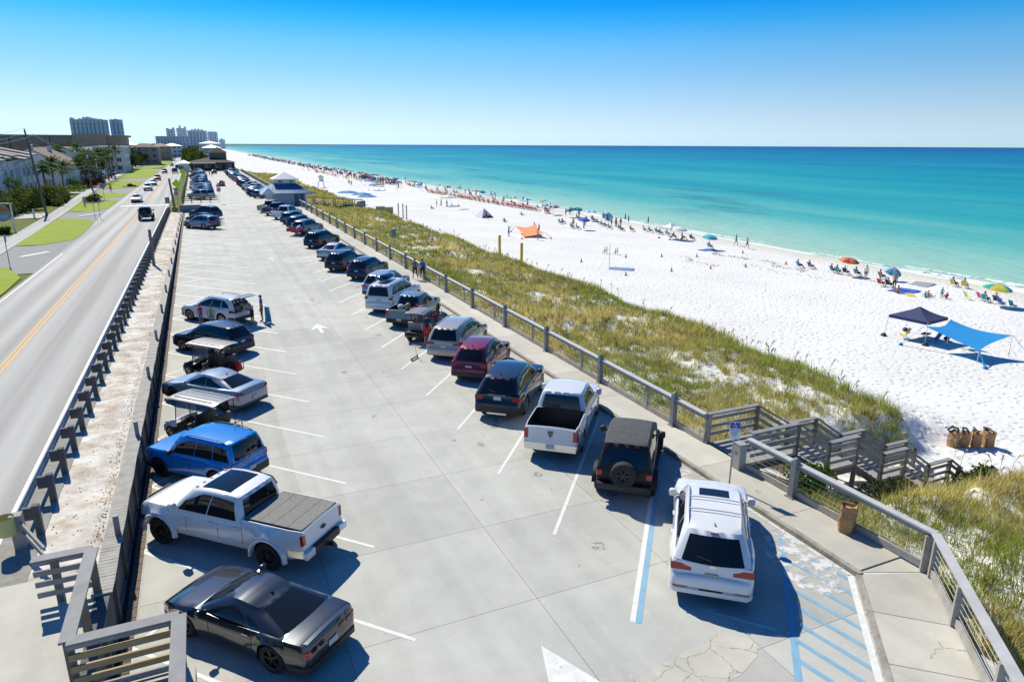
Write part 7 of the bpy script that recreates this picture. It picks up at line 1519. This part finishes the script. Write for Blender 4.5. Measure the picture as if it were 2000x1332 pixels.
# ---- shrubs and hedges
DG1, DG2 = (.085, .125, .028), (.19, .22, .06)
for k in range(7):
    x, y = -27.5+.35*k+.5*math.sin(k*2), 127+6.0*k; s = 2.4+.4*math.sin(k*1.7)
    shrub(x, y, road_z(y)-.1, (s*1.05, s*1.2, s*.85), 2600, .20, DG1, DG2, '%s big rounded hedge bush from the near end, by the leaning pole' % ORD[k], 30+k, 'hedge bushes', 'hedge_bush')
for k, (x, y, s, c1, c2, lab) in enumerate(((-23.0, 146, .9, (.10, .15, .03), (.18, .22, .05), 'low light green shrub by the sidewalk beside the hedge'), (-23.6, 152, .9, (.06, .10, .03), (.12, .16, .04), 'second low shrub farther along the hedge'), (-24.3, 158, 1.0, (.08, .11, .03), (.16, .17, .05), 'third low shrub at the end of the hedge'), (-18.5, 153.5, 1.1, (.05, .09, .03), (.10, .15, .05), 'spiky shrub in the mulch bed beside the sidewalk'),
    (-26.5, 188, 1.6, (.12, .20, .02), (.22, .30, .04), 'bright green shrub under the palms'), (-25.3, 208, 2.0, (.10, .015, .02), (.20, .03, .03), 'dark red shrub under the palms'), (-24.9, 215, 1.6, (.09, .02, .02), (.16, .04, .03), 'smaller dark red shrub beyond the first'), (-25.5, 228, 1.6, (.09, .14, .03), (.16, .22, .04), 'green shrub past the red shrubs'), (-28.2, 202, 1.8, (.05, .09, .02), (.12, .16, .03), 'green shrub in front of the gabled house'), (-22.0, 100, .7, (.05, .08, .02), (.10, .13, .04), 'small dark shrub at the foot of the hanging sign'), (-16.0, 205, .6, (.22, .10, .04), (.30, .18, .08), 'small rusty plants in the round bed on the lawn'))):
    shrub(x, y, road_z(y)-.05, (s*1.2, s*1.3, s*.7), 1100, .14, c1, c2, lab, 60+k)
# ---- palms
def palm_mesh(seed, fr_len, nfr):
    r_ = np.random.RandomState(seed); V, F, T = [], [], []
    for k in range(nfr):
        az = r_.uniform(0, 6.28); el0 = r_.uniform(-.7, 1.35); ln = fr_len*r_.uniform(.8, 1.15); p = np.array((0., 0., 0.)); d = np.array((math.cos(az)*math.cos(el0), math.sin(az)*math.cos(el0), math.sin(el0))); side = np.array((-math.sin(az), math.cos(az), 0)); col = np.array((.11, .17, .04))*(1-.0)+np.array((.10, .09, .02))*max(0, -el0)
        col = col*r_.uniform(.7, 1.4); st = 9; prev = None
        for s in range(st+1):
            t = s/st; droop = .95*t
            if s > 1:
                for sg in (1, -1):
                    tip = p+side*sg*(.62*math.sin(math.pi*min(1, .15+.8*t)))+d*.28-np.array((0, 0, .28*t+.05)); b = len(V); V += [p, p+d*.10, tip]; F.append((b, b+1, b+2)); T += [col, col, col*1.25]
                    b = len(V); m_ = p+d*ln/st*.5; tip2 = tip+d*ln/st*.5+np.array((0, 0, r_.uniform(-.06, .04))); V += [m_, m_+d*.10, tip2]; F.append((b, b+1, b+2)); T += [col, col, col*1.25]
            p = p+d*ln/st; d = d-np.array((0, 0, droop/st*1.5)); d /= np.linalg.norm(d)
    return tinted_mesh('crown', np.array(V), np.array(F), np.array(T), M_LEAF)
PALMS = [palm_mesh(s, l, n_) for s, l, n_ in ((1, 1.7, 46), (2, 1.9, 50), (3, 2.1, 54))]
M_TRUNK = mat('palm_trunk', (.20, .16, .12), .95, vary=.5, scale=3, col2=(.12, .10, .08), bump=.6, bscale=9, stretch=(.4, .4, 3))
def palm(x, y, h, k, label):
    t = thing('palm_tree', label, 'palm tree', (x, y, road_z(y)-.1), k*1.3, 'palms along the street'); q = MB(); ln = .25*math.sin(k*2.3); pts = [(ln*(i/5)**2, 0, h*i/5) for i in range(6)]; q.tube(pts, [.24, .19, .17, .17, .18, .24], 8); q.build('trunk', M_TRUNK, t, smooth=60); o = ob('crown', PALMS[k % 3], t, pts[-1], k); q = MB(); q.lathe([(.18, -.5), (.33, -.25), (.30, .1), (.1, .3)], 9, c=pts[-1]); q.build('boot', M_TRUNK, t, smooth=60)
for k, (x, y, h) in enumerate(((-29.0, 172, 5.6), (-28.4, 178, 6.6), (-27.6, 184, 5.4), (-26.4, 204, 6.0), (-25.4, 210, 7.8), (-26.6, 214, 7.2), (-25.2, 219, 6.6), (-24.4, 226, 8.2), (-25.6, 232, 7.4), (-24.2, 240, 6.8), (-34.5, 232, 9.2), (-31, 238, 9.5), (-25.0, 256, 7.6), (-26.5, 272, 8.2), (-27, 300, 8.5), (-28, 322, 8.0))): palm(x, y, h, k, '%s palm along the houses, counted from the near end' % ORD[k])
for k, (x, y, h) in enumerate(((-1.0, 345, 5.5), (-2.2, 352, 5.0), (.6, 360, 6.0))): palm(x, y, h, k+1, '%s palm by the restaurant at the end of the lot' % ORD[k])
# ---- houses
M_HW = {'grey': mat('siding_grey', (.66, .69, .70), .85, vary=.3, scale=.8, col2=(.58, .61, .62)), 'pale': mat('siding_pale', (.74, .745, .74), .85, vary=.3, scale=.6, col2=(.66, .67, .665)), 'brick': mat('hotel_brown', (.50, .36, .26), .9, vary=.4, scale=.4, col2=(.42, .29, .20)), 'blue': mat('pale_blue_wall', (.36, .46, .56), .85), 'brown': mat('dark_brown_wall', (.085, .06, .05), .9), 'sky': mat('tower_concrete_hazed', (.68, .73, .78), .8), 'cream': mat('cream_wall', (.60, .58, .53), .85), 'white': mat('white_wall', (.70, .71, .72), .8)}  # the skyline tower wall has bluish distance haze mixed into its colour
M_RF = {'brown': mat('shingle_brown', (.25, .19, .155), .95, vary=.5, scale=1.2, col2=(.18, .135, .11), bump=.4), 'grey': mat('shingle_grey', (.24, .25, .26), .95, vary=.5, scale=1.2, col2=(.18, .185, .19), bump=.4), 'tan': mat('shingle_tan', (.42, .36, .30), .95, vary=.4, scale=1.2, col2=(.34, .29, .24)), 'metal': mat('metal_roof', (.50, .54, .58), .4, metal=.3), 'blue': mat('blue_metal_roof', (.02, .17, .38), .45, vary=.3, scale=1.5, col2=(.015, .14, .32)), 'dark': mat('dark_roof', (.05, .042, .038), .9)}
M_TWIN = mat('tower_glass_hazed', (.34, .40, .47), .3)  # paled and blued: distance haze painted into the tower windows
M_WIN = mat('house_glass', (.02, .028, .036), .06, spec=.7)
def window(parent, c, w_, h_, face, frame=True):
    q = MB(); t = .05
    if face == 'x': P0 = lambda a, b, d: (c[0]+d, c[1]+a, c[2]+b)
    else: P0 = lambda a, b, d: (c[0]+a, c[1]-d, c[2]+b)
    q.add([P0(-w_/2, -h_/2, .03), P0(w_/2, -h_/2, .03), P0(w_/2, h_/2, .03), P0(-w_/2, h_/2, .03)], [(0, 1, 2, 3)]); o = q.build('window', M_WIN, parent)
    if frame:
        f_ = MB()
        for (a0, b0, a1, b1) in ((-w_/2, -h_/2, w_/2, -h_/2), (-w_/2, h_/2, w_/2, h_/2), (-w_/2, -h_/2, -w_/2, h_/2), (w_/2, -h_/2, w_/2, h_/2), (0, -h_/2, 0, h_/2)): f_.beam(P0(a0, b0, .05), P0(a1, b1, .05), .1, .1)
        f_.build('frame', M_HW['white'], o)
    return o
def gable_house(x0, x1, y0, y1, ze, zr, wm, rm, label, wins=2, name='house'):
    cx = (x0+x1)/2; z0 = road_z((y0+y1)/2)-.2; h = thing(name, label, 'house', (cx, (y0+y1)/2, z0)); w_, d = (x1-x0)/2, (y1-y0)/2; ze -= z0; zr -= z0
    q = MB(); q.add([(-w_, -d, 0), (w_, -d, 0), (w_, -d, ze), (0, -d, zr), (-w_, -d, ze), (-w_, d, 0), (w_, d, 0), (w_, d, ze), (0, d, zr), (-w_, d, ze)], [(0, 1, 2, 3, 4), (6, 5, 9, 8, 7), (1, 6, 7, 2), (5, 0, 4, 9)]); q.build('wall', wm, h)
    r_ = MB(); sl = (zr-ze)/w_; ov = .6
    for sg in (1, -1):
        a = [(0, zr+.06), (sg*(w_+ov), ze-sl*ov+.06)]; r_.add([(a[0][0], -d-.5, a[0][1]), (a[1][0], -d-.5, a[1][1]), (a[1][0], d+.5, a[1][1]), (a[0][0], d+.5, a[0][1])]+[(a[0][0], -d-.5, a[0][1]+.18), (a[1][0], -d-.5, a[1][1]+.18), (a[1][0], d+.5, a[1][1]+.18), (a[0][0], d+.5, a[0][1]+.18)], [(0, 1, 2, 3), (7, 6, 5, 4), (0, 4, 5, 1), (1, 5, 6, 2), (2, 6, 7, 3)])
    ro = r_.build('roof', rm, h); MB().box((w_*.3, d*.2, zr-.2), (.9, .9, 1.6)).build('chimney', wm, ro)
    for zf in (1.7, 4.4)[:wins]:
        if zf > ze-.8: continue
        for yy in np.arange(-d+2, d-1, 4.2): window(h, (w_, yy, zf), 1.6, 1.5, 'x')
        for xx in (-w_*.5, w_*.45): window(h, (xx, -d, zf), 1.5, 1.5, 'y')
    MB().box((w_+.02, d*.55, 1.1), (.08, 1.1, 2.2)).build('door', M_HW['brown'], h)
    return h
# stepped town houses with shed roofs at the far left
th = thing('town_houses', 'grey two-storey town houses with stepped shed roofs at the left edge', 'house', (-38, 150, 0))
for k in range(5):
    y0 = 108+k*15 - 150; dx = -.9 if k % 2 else 0; x1 = 6.0+dx
    q = MB(); q.add([(-9, y0, -.3), (x1, y0, -.3), (x1, y0, 7.3), (-9, y0, 10.6), (-9, y0+15, -.3), (x1, y0+15, -.3), (x1, y0+15, 7.3), (-9, y0+15, 10.6)], [(0, 1, 2, 3), (5, 4, 7, 6), (1, 5, 6, 2), (4, 0, 3, 7)]); wo_ = q.build('wall', M_HW['grey'], th)
    for j in range(3):
        ya = y0+.3+j*5.0; r_ = MB(); zo = .35*j; r_.add([(-9.5, ya, 10.9+zo), (x1+.8, ya, 7.35+zo), (x1+.8, ya+4.7, 7.35+zo), (-9.5, ya+4.7, 10.9+zo), (-9.5, ya, 11.2+zo), (x1+.8, ya, 7.65+zo), (x1+.8, ya+4.7, 7.65+zo), (-9.5, ya+4.7, 11.2+zo)], [(0, 3, 2, 1), (4, 5, 6, 7), (0, 1, 5, 4), (1, 2, 6, 5), (2, 3, 7, 6), (0, 4, 7, 3)]); r_.build('roof', M_RF['tan'], th)
    for zf in (1.9, 5.0):
        for yy in (2.2, 6.6, 11.2): window(th, (x1, y0+yy, zf), 2.0, 1.6, 'x')
    for yy in (4.4, 9.0): MB().box((x1+.35, y0+yy, 4.2), (.7, 1.8, .12)).build('balcony', M_HW['white'], th); MB().box((x1+.1, y0+yy, 3.6), (.25, .25, 7.2)).build('pilaster', M_HW['pale'], th)
gable_house(-43, -29.8, 203, 228, 5.6, 9.4, M_HW['grey'], M_RF['brown'], 'grey house with a broad brown gable roof behind the palms')
gable_house(-42, -28.5, 246, 268, 5.8, 9.4, M_HW['pale'], M_RF['grey'], 'pale house with a grey gable roof beyond the brown-roofed one'); gable_house(-40, -28.5, 276, 300, 6.0, 9.2, M_HW['pale'], M_RF['grey'], 'third gabled house, pale with a grey roof past the tall palms'); gable_house(-52, -45, 190, 212, 5.6, 9.2, M_HW['pale'], M_RF['tan'], 'small tan-roofed house set back behind the town houses')
wb_ = thing('apartment_block', 'white three-storey block with blue-grey balconies by the power poles', 'building', (-29, 318, 0)); MB().box((0, 0, 4.6), (9, 22, 9.4)).build('wall', M_HW['pale'], wb_); MB().box((0, 0, 9.4), (9.8, 22.8, .4)).build('roof', M_RF['metal'], wb_)
for zf in (1.7, 4.6, 7.4):
    for yy in np.arange(-9, 10, 4.5): window(wb_, (4.5, yy, zf), 2.2, 1.7, 'x')
    for xx in (-2.5, 0, 2.5): window(wb_, (xx, -11, zf), 1.4, 1.6, 'y')
ht = thing('hotel_building', 'long brown four-storey hotel behind the houses', 'building', (-85, 350, 0)); q = MB(); q.box((0, 0, 6.6), (118, 16, 13.4)); q.build('wall', M_HW['brick'], ht); q = MB(); q.box((0, 0, 13.55), (120, 18, .7)); q.build('roof', M_RF['tan'], ht); MB().box((46, -4, 7.2), (12, 14, 14.4)).build('stair_tower', M_HW['brick'], ht)
for zf in (2.2, 5.4, 8.6, 11.6):
    for xx in np.arange(-56, 42, 4.6): 
        window(ht, (xx, -8, zf), 3.2, 1.9, 'y', False)
    MB().box((-8, -8.7, zf-1.3), (100, 1.4, .22)).build('balcony_slab', M_RF['tan'], ht)
for xx in np.arange(-54, 42, 13.8): MB().box((xx+2.3, -8.6, 6.5), (.9, 1.2, 13)).build('column', M_RF['tan'], ht)
# far towers: slab blocks with projecting bays and dark window bands
def tower(x0, x1, y, d, h, bays, label, m='sky', step=(), name='tower_block'):
    t = thing(name, label, 'building', ((x0+x1)/2, y, 0)); w_ = x1-x0
    MB().box((0, 0, h/2), (w_, d, h)).build('wall', M_HW[m], t)
    for k in range(bays):
        xx = -w_/2+w_*(k+.5)/bays; hh = h+(step[k % len(step)] if step else 0)
        MB().box((xx, -d/2-1.0, hh/2), (w_/bays*.55, 2.0, hh)).build('bay', M_HW[m], t)
        if step and step[k % len(step)] > 0: MB().box((xx, 0, h+step[k % len(step)]/2), (w_/bays*.8, d*.8, step[k % len(step)])).build('parapet', M_HW[m], t)
        for f_ in range(int(h//6)): MB().box((xx+w_/bays*.41, -d/2-.08, 3+f_*6), (w_/bays*.30, .2, 3.4)).build('window', M_TWIN, t)
    return t
tower(-171, -121, 1300, 22, 46, 9, 'wide slate-blue high-rise with stepped roofline on the skyline', step=(2.5, 0, 1.5, 3.5, 4, 2.5, 1.5, 1.0, 0)); tower(-118, -101, 1310, 22, 47, 3, 'narrow slate-blue high-rise right of the wide one', step=(0, 1, 0))
tower(-64, 0, 1500, 20, 24, 12, 'long low grey-blue block on the skyline'); tower(-48, -32, 1620, 20, 39, 3, 'stepped block left of the skyline cluster', step=(2, 0, 3)); tower(-28, -10, 1560, 22, 40, 4, 'tallest block of the skyline cluster with a top storey', step=(0, 5, 0, 3)); tower(-8, 24, 1400, 24, 33, 6, 'broad block with rounded roofline in the skyline cluster', step=(0, 2, 3, 3, 2, 0)); tower(28, 46, 1560, 22, 34, 4, 'right block of the skyline cluster', step=(0,)); tower(52, 64, 1700, 20, 20, 3, 'small rightmost block of the skyline cluster', step=(0, 3, 0))
# mid-distance buildings at the end of the lot
def block(x, y, z, w_, d, h, wm, rm, label, roof='hip', rise=1.8, name='building', nwin=3):
    b = thing(name, label, 'building', (x, y, z)); MB().box((0, 0, h/2), (w_, d, h)).build('wall', wm, b); q = MB(); o_ = .7; a, c = w_/2+o_, d/2+o_
    r_ = min(a, c)*.95; q.add([(-a, -c, h-.1), (a, -c, h-.1), (a, c, h-.1), (-a, c, h-.1), (-(a-r_), -(c-r_), h+rise), (a-r_, -(c-r_), h+rise), (a-r_, c-r_, h+rise), (-(a-r_), c-r_, h+rise)], [(0, 1, 5, 4), (1, 2, 6, 5), (2, 3, 7, 6), (3, 0, 4, 7), (4, 5, 6, 7), (3, 2, 1, 0)]); q.build('roof', rm, b)
    for zf in np.arange(1.6, h-.8, 3.0):
        for xx in np.linspace(-w_*.36, w_*.36, nwin): window(b, (xx, -d/2, zf), w_/nwin*.5, 1.4, 'y')
    return b
block(10.7, 520, 0, 11, 14, 8.2, M_HW['blue'], M_RF['metal'], 'pale blue beach house with a light metal roof beyond the restaurant'); block(12, 640, 0, 16, 16, 11, M_HW['cream'], M_RF['metal'], 'cream beach house with white roof behind the blue one', name='building'); block(-4.3, 308, 0, 3.4, 6, 3.4, M_HW['white'], M_RF['metal'], 'small white kiosk beside the road at the lot end', nwin=1, name='kiosk', rise=1.0)
rs1 = block(6.5, 330, 0, 17, 16, 3.2, M_HW['brown'], M_RF['dark'], 'dark brown restaurant with broad roof closing the parking lot', nwin=4, name='restaurant', rise=2.0); MB().box((2.6, 2, 5.0), (6.5, 6.5, 4.4)).build('upper_storey', mat('olive_wall', (.16, .17, .10), .9), rs1); q = MB(); q.add([(-1.4, -2, 7.0), (6.6, -2, 7.0), (6.6, 6, 7.0), (-1.4, 6, 7.0), (2.6, 2, 9.4)], [(0, 1, 4), (1, 2, 4), (2, 3, 4), (3, 0, 4)]); q.build('tower_roof', M_RF['dark'], rs1); MB().box((-3.5, -9.5, 2.9), (9, 5, .15)).build('awning', M_RF['metal'], rs1)
for xx in (-7.5, -3.5, .5): MB().box((xx, -11.7, 1.4), (.2, .2, 2.9)).build('awning_post', M_BRNW, rs1)
block(2.0, 430, 0, 9, 12, 5, mat('rust_wall', (.30, .16, .11), .9), M_RF['brown'], 'rust-coloured building behind the restaurant'); block(-24, 420, 0, 14, 20, 9, mat('pink_wall', (.46, .34, .30), .9), M_RF['brown'], 'pinkish apartment house among the trees', nwin=4); block(-38, 480, 0, 20, 20, 10, M_HW['cream'], M_RF['metal'], 'cream apartment house with pale roof among the trees', nwin=5); block(-20, 520, 0, 12, 18, 9, M_HW['brick'], M_RF['tan'], 'brown apartment house farther up the road', nwin=4); block(-16, 640, 0, 14, 18, 9, M_HW['white'], M_RF['metal'], 'white-roofed house near the end of the road', nwin=4)
# blue-roofed hut beside the walkway
hut = thing('restroom_hut', 'blue-roofed hut with a windowed cupola beside the walkway', 'hut', (14.4, 133.5, 0)); M_HUTW = mat('hut_wall', (.40, .46, .52), .85)
MB().box((0, 0, 1.3), (6.2, 8, 2.6)).build('wall', M_HUTW, hut); q = MB(); a, c = 4.3, 5.2
q.add([(-a, -c, 2.35), (a, -c, 2.35), (a, c, 2.35), (-a, c, 2.35), (-1.8, -1.8, 3.85), (1.8, -1.8, 3.85), (1.8, 1.8, 3.85), (-1.8, 1.8, 3.85), (-a, -c, 2.2), (a, -c, 2.2), (a, c, 2.2), (-a, c, 2.2)], [(0, 1, 5, 4), (1, 2, 6, 5), (2, 3, 7, 6), (3, 0, 4, 7), (8, 9, 1, 0), (9, 10, 2, 1), (11, 8, 0, 3), (11, 10, 9, 8)]); q.build('roof', M_RF['blue'], hut)
for t in np.linspace(-4, 4, 17): q = MB(); k_ = max(-1.75, min(1.75, t*.43)); q.beam((t, -c, 2.39), (k_, -1.8, 3.89), .05, .05); q.build('roof_seam', M_RF['blue'], hut)
MB().box((0, 0, 4.15), (3.4, 3.4, 1.1)).build('cupola', M_HW['white'], hut)
for xx in (-.95, .95): window(hut, (xx, -1.7, 4.2), .6, .6, 'y')
q = MB(); a = 2.3; q.add([(-a, -a, 4.65), (a, -a, 4.65), (a, a, 4.65), (-a, a, 4.65), (0, 0, 5.85), (-a, -a, 4.5), (a, -a, 4.5), (a, a, 4.5), (-a, a, 4.5)], [(0, 1, 4), (1, 2, 4), (2, 3, 4), (3, 0, 4), (5, 6, 1, 0), (6, 7, 2, 1), (8, 5, 0, 3), (8, 7, 6, 5)]); q.build('cupola_roof', M_RF['metal'], hut)
q = MB(); q.add([(-4.6, -5.4, 2.2), (-2.2, -5.4, 2.2), (-3.4, -5.4, 3.4), (-4.6, -1, 2.2), (-2.2, -1, 2.2), (-3.4, -1, 3.4)], [(0, 1, 2), (0, 2, 5, 3), (1, 4, 5, 2)]); q.build('entry_gable', M_RF['metal'], hut)
for xx in (1.4, 2.3): MB().box((xx, -4.05, 1.1), (.7, .12, 2.1)).build('door', mat('hut_door_blue', (.03, .14, .22), .6), hut)
for xx in (-2.9, 2.9): MB().box((xx, -4.8, 1.15), (.2, .2, 2.3)).build('porch_post', M_HW['white'], hut)
bw = thing('beach_boardwalk', 'grey boardwalk from the hut towards the blue umbrellas', 'boardwalk', (18, 138, 0)); q = MB(); q.beam((0, 0, .0), (13, 7, -1.4), 2.2, .15); q.build('deck', M_GREYW, bw)
for sy_ in (-1.1, 1.1): q = MB(); q.beam((0, sy_, 1.0), (13, 7+sy_, -.4), .14, .1); q.build('rail', M_GREYW, bw)
for t in np.linspace(0, 1, 7):
    for sy_ in (-1.1, 1.1): q = MB(); q.box((13*t, 7*t+sy_, -.3-1.4*t), (.14, .14, 2.6)); q.build('post', M_BRNW, bw)
# ---- trees
TREES = []
def tree_proto(seed, c1, c2):
    r_ = ob('broadleaf_tree', None); q = MB(); q.tube([(0, 0, -.2), (.1, .05, 2.0), (.15, -.1, 4.2)], [.28, .2, .12], 7)
    for k in range(4): a = k*1.57+seed; q.tube([(.1, 0, 2.0), (1.5*math.cos(a), 1.5*math.sin(a), 4.2)], [.12, .05], 5)
    q.build('trunk', M_TRUNK, r_); foliage('crown', r_, (0, 0, 4.6), (3.0, 3.0, 2.6), 1700, .30, c1, c2, seed); return r_
for s, c1, c2 in ((1, (.045, .08, .02), (.11, .15, .035)), (2, (.055, .085, .025), (.13, .165, .045)), (3, (.05, .085, .03), (.11, .15, .045))): TREES.append(tree_proto(s, c1, c2))
tr = random.Random(13)
spots = [(-30, 240, .8), (-32, 306, 1.1), (-30.5, 330, 1.2), (-35, 342, 1.3), (-33, 356, 1.3), (-36, 372, 1.3), (-34, 395, 1.4), (-33, 412, 1.3), (-29, 262, .9), (-31, 285, 1), (-26, 335, .9), (-27, 350, 1.0), (-30, 362, 1.1), (-26, 375, 1), (-29, 388, 1.1), (-25, 402, .9), (-31, 440, 1.2), (-26, 452, 1), (-29, 470, 1.1), (-25, 495, 1), (-28, 545, 1.2), (-24, 565, 1), (-22, 590, 1.1), (-2.6, 372, .9), (-1.5, 388, 1.1), (1.5, 395, 1), (-3.2, 405, 1.0), (-2.4, 440, 1.2), (-4, 470, 1.0), (-3, 500, 1.1), (-4.5, 540, 1.2), (-5, 590, 1.2), (-52, 235, 1.1), (-48, 262, 1.1), (-48, 300, 1.0), (-58, 170, 1.0)]
for k, (x, y, s) in enumerate(sorted(spots, key=lambda v: v[1])):
    o = copy_tree(TREES[k % 3]); o.location = (x, y, -.1); o.rotation_euler.z = k*1.1; o.scale = (s, s, s*tr.uniform(.85, 1.1)); side_ = 'street' if x > -15 else 'house'
    tag(o, '%s dark green tree up the road, on the %s side' % (ORD[k], 'beach' if x > -15 else 'house'), 'tree', 'trees up the road')
for t in TREES:
    for o in list(t.children)+[t]: bpy.data.objects.remove(o)
w_o = foliage('far_woodland', None, (0, 0, 0), (1, 1, 1), 4, .1, (.03, .05, .02), (.05, .08, .03), 1); me_old = w_o.data
rs2 = np.random.RandomState(77); n_ = 26000; y_ = 420+rs2.rand(n_)**1.5*3200; x_ = np.where(rs2.rand(n_) < .8, -27-rs2.rand(n_)**1.3*(60+y_*.22), -6-rs2.rand(n_)*6+np.clip((y_-600)*.03, 0, 30)); cl = np.sin(x_*.21+np.sin(y_*.05)*3)*np.cos(y_*.11); z_ = (2.5+6.0*rs2.rand(n_)**.6*(.75+.25*cl)); keep = ~((x_ > -23) & (x_ < -5) & (y_ < 900)); x_, y_, z_ = x_[keep], y_[keep], z_[keep]; k = len(x_)
P = np.stack([x_, y_, z_], 1); a = rs2.normal(0, 1, (k, 3)); b = rs2.normal(0, 1, (k, 3)); s = (.5+y_/1500)[:, None]; a *= s*.7; b *= s*.7; V = np.stack([P-a, P-b, P+a, P+b], 1).reshape(-1, 3); F = (np.array([[0, 1, 2], [0, 2, 3]])[None]+(np.arange(k)*4)[:, None, None]).reshape(-1, 3); C = np.array((.05, .085, .03))+rs2.rand(k, 1)*np.array((.07, .085, .03)); w_o.data = tinted_mesh('far_woodland', V, F, np.repeat(C, 4, 0), M_LEAF)
tag(w_o, 'dark green woodland massed along the far road', 'woodland', kind='stuff'); bpy.data.meshes.remove(me_old)
q = MB(); rows = []
for x, y in ((95, 4000), (180, 5200), (420, 7200), (1000, 9500), (1900, 12500), (2900, 15500)): rows.append([(x, y, -4), (x-30, y+60, 7+3*math.sin(x)), (x-400, y+500, 10)])
q.grid(rows); tag(q.build('far_coast_hills', mat('far_coast_green', (.07, .12, .12), 1.0)), kind='structure')
# ---- power poles and lines
M_POLEW = mat('pole_wood', (.17, .155, .14), .95, vary=.4, scale=2, col2=(.11, .10, .09)); M_WIRE = mat('wire_grey', (.32, .33, .34), .5)
PO = [(-21.9, 127, 12.7, -.9, 'leaning power pole beside the hedge, nearest'), (-22.8, 190, 9.5, -.5, 'second power pole up the street, by the palms'), (-23.2, 248, 9.0, -.6, 'third power pole up the street'), (-24.6, 318, 9.5, -.5, 'fourth power pole up the street'), (-26.5, 400, 9.8, -.4, 'fifth power pole up the street'), (-27.5, 480, 9.8, -.3, 'sixth and farthest power pole')]
for x, y, h, ln, lab in PO:
    p = thing('power_pole', lab, 'power pole', (x, y, road_z(y)-.1), 0, 'power poles'); q = MB(); q.tube([(0, 0, 0), (ln*.5, 0, h*.5), (ln, 0, h)], [.19, .16, .12], 8); q.build('pole', M_POLEW, p, smooth=60); q = MB(); q.beam((ln-1.1, 0, h-1.0), (ln+1.1, 0, h-1.0), .1, .12); q.build('crossarm', M_POLEW, p)
    for dx in (-1.0, .0, 1.0): q = MB(); q.lathe([(.05, 0), (.07, .06), (.04, .16)], 7, c=(ln+dx, 0, h-.95+(0 if dx else 1.0))); q.build('insulator', M_SIGNG, p)
    q = MB(); q.lathe([(.001, -.35), (.2, -.35), (.2, .35), (.001, .38)], 9, c=(ln*.8+.35, 0, h*.8)); q.build('transformer', M_GALV, p)
    q = MB(); q.tube([(ln*.55, 0, h*.56), (ln*.55+1.2, 0, h*.60)], .03, 5); q.box((ln*.55+1.3, 0, h*.60), (.4, .15, .08)); q.build('street_lamp_arm', M_GALV, p)
def wire(a, b, sag, lab):
    a, b = Vector(a), Vector(b); pts = []
    for i in range(13):
        t = i/12; p_ = a+(b-a)*t; p_.z -= sag*4*t*(1-t); pts.append(p_)
    q = MB(); q.tube(pts, [.014+.00007*p_.y for p_ in pts], 4, cap=False); tag(q.build('power_line', M_WIRE), lab, 'wire', 'power lines')
chain = [(-20.6, 58, 11.5, -.6)]+[(x, y, h, ln) for x, y, h, ln, _ in PO]
for i, (a, b) in enumerate(zip(chain, chain[1:])):
    for j, (dx, dz) in enumerate(((0, .1), (-1.0, -.85), (1.0, -.85), (.2, -3.6), (.2, -4.4))):
        wire((a[0]+a[3]+dx, a[1], a[2]+dz+road_z(a[1])), (b[0]+b[3]+dx, b[1], b[2]+dz+road_z(b[1])), 1.2, '%s wire from the top in the %s span of the power line' % (ORD[j], ORD[i]))
wire((-22.5, 127, 9.0), (-33, 175, 6.0), .8, 'service wire running from the leaning pole to the grey house'); wire((-22.5, 127, 8.2), (-33, 140, 6.5), .6, 'service wire running from the leaning pole to the town houses')
# ---- hanging sign by the sidewalk, low wall sign, small white posts
hg = thing('hanging_sign', 'round-topped orange and teal sign hanging in a white frame at the left edge', 'sign', (-22.4, 103, road_z(103)), R(-12))
for x in (-1.1, 1.1): MB().box((x, 0, 1.7), (.14, .14, 3.4)).build('frame_post', M_SIGNW, hg)
MB().box((0, 0, 3.35), (2.6, .14, .14)).build('frame_beam', M_SIGNW, hg); q = MB(); q.prism([(.9*math.cos(a), 2.15+1.0*math.sin(a)) for a in np.linspace(0, 6.28, 25)[:-1]], -.05, .05); o = q.build('sign_board', CL['tgrey'], hg); o.rotation_euler.x = R(90); q = MB(); q.prism([(.85*math.cos(a), 2.2+.9*math.sin(a)) for a in np.linspace(.15, 2.99, 14)], .05, .07); o2 = q.build('orange_panel', mat('sign_orange', (.50, .17, .05), .6), o); q = MB(); q.prism([(-.6, 1.5), (.6, 1.5), (.7, 2.0), (-.7, 2.0)], .05, .065); q.build('teal_panel', mat('sign_teal', (.25, .45, .50), .6), o)
ws = thing('wall_sign', 'low grey-blue wall sign at the driveway behind the hedge', 'sign', (-26.5, 172.5, 0)); MB().box((0, 0, .9), (2.6, .35, 1.8)).build('wall_block', M_SIGNG, ws); MB().box((0, -.19, 1.1), (2.0, .02, .9)).build('panel', M_HW['blue'], ws)
for k, (x, y) in enumerate(((-22.6, 122), (-22.9, 123.2))): b = thing('white_marker_post', ['left white marker post beside the leaning pole', 'right white marker post beside the leaning pole'][k], 'post', (x, y, road_z(y)), 0, 'marker posts'); MB().box((0, 0, .6), (.14, .14, 1.2)).build('post', M_SIGNW, b); MB().box((0, 0, 1.22), (.18, .18, .05)).build('cap', M_SIGNG, b)
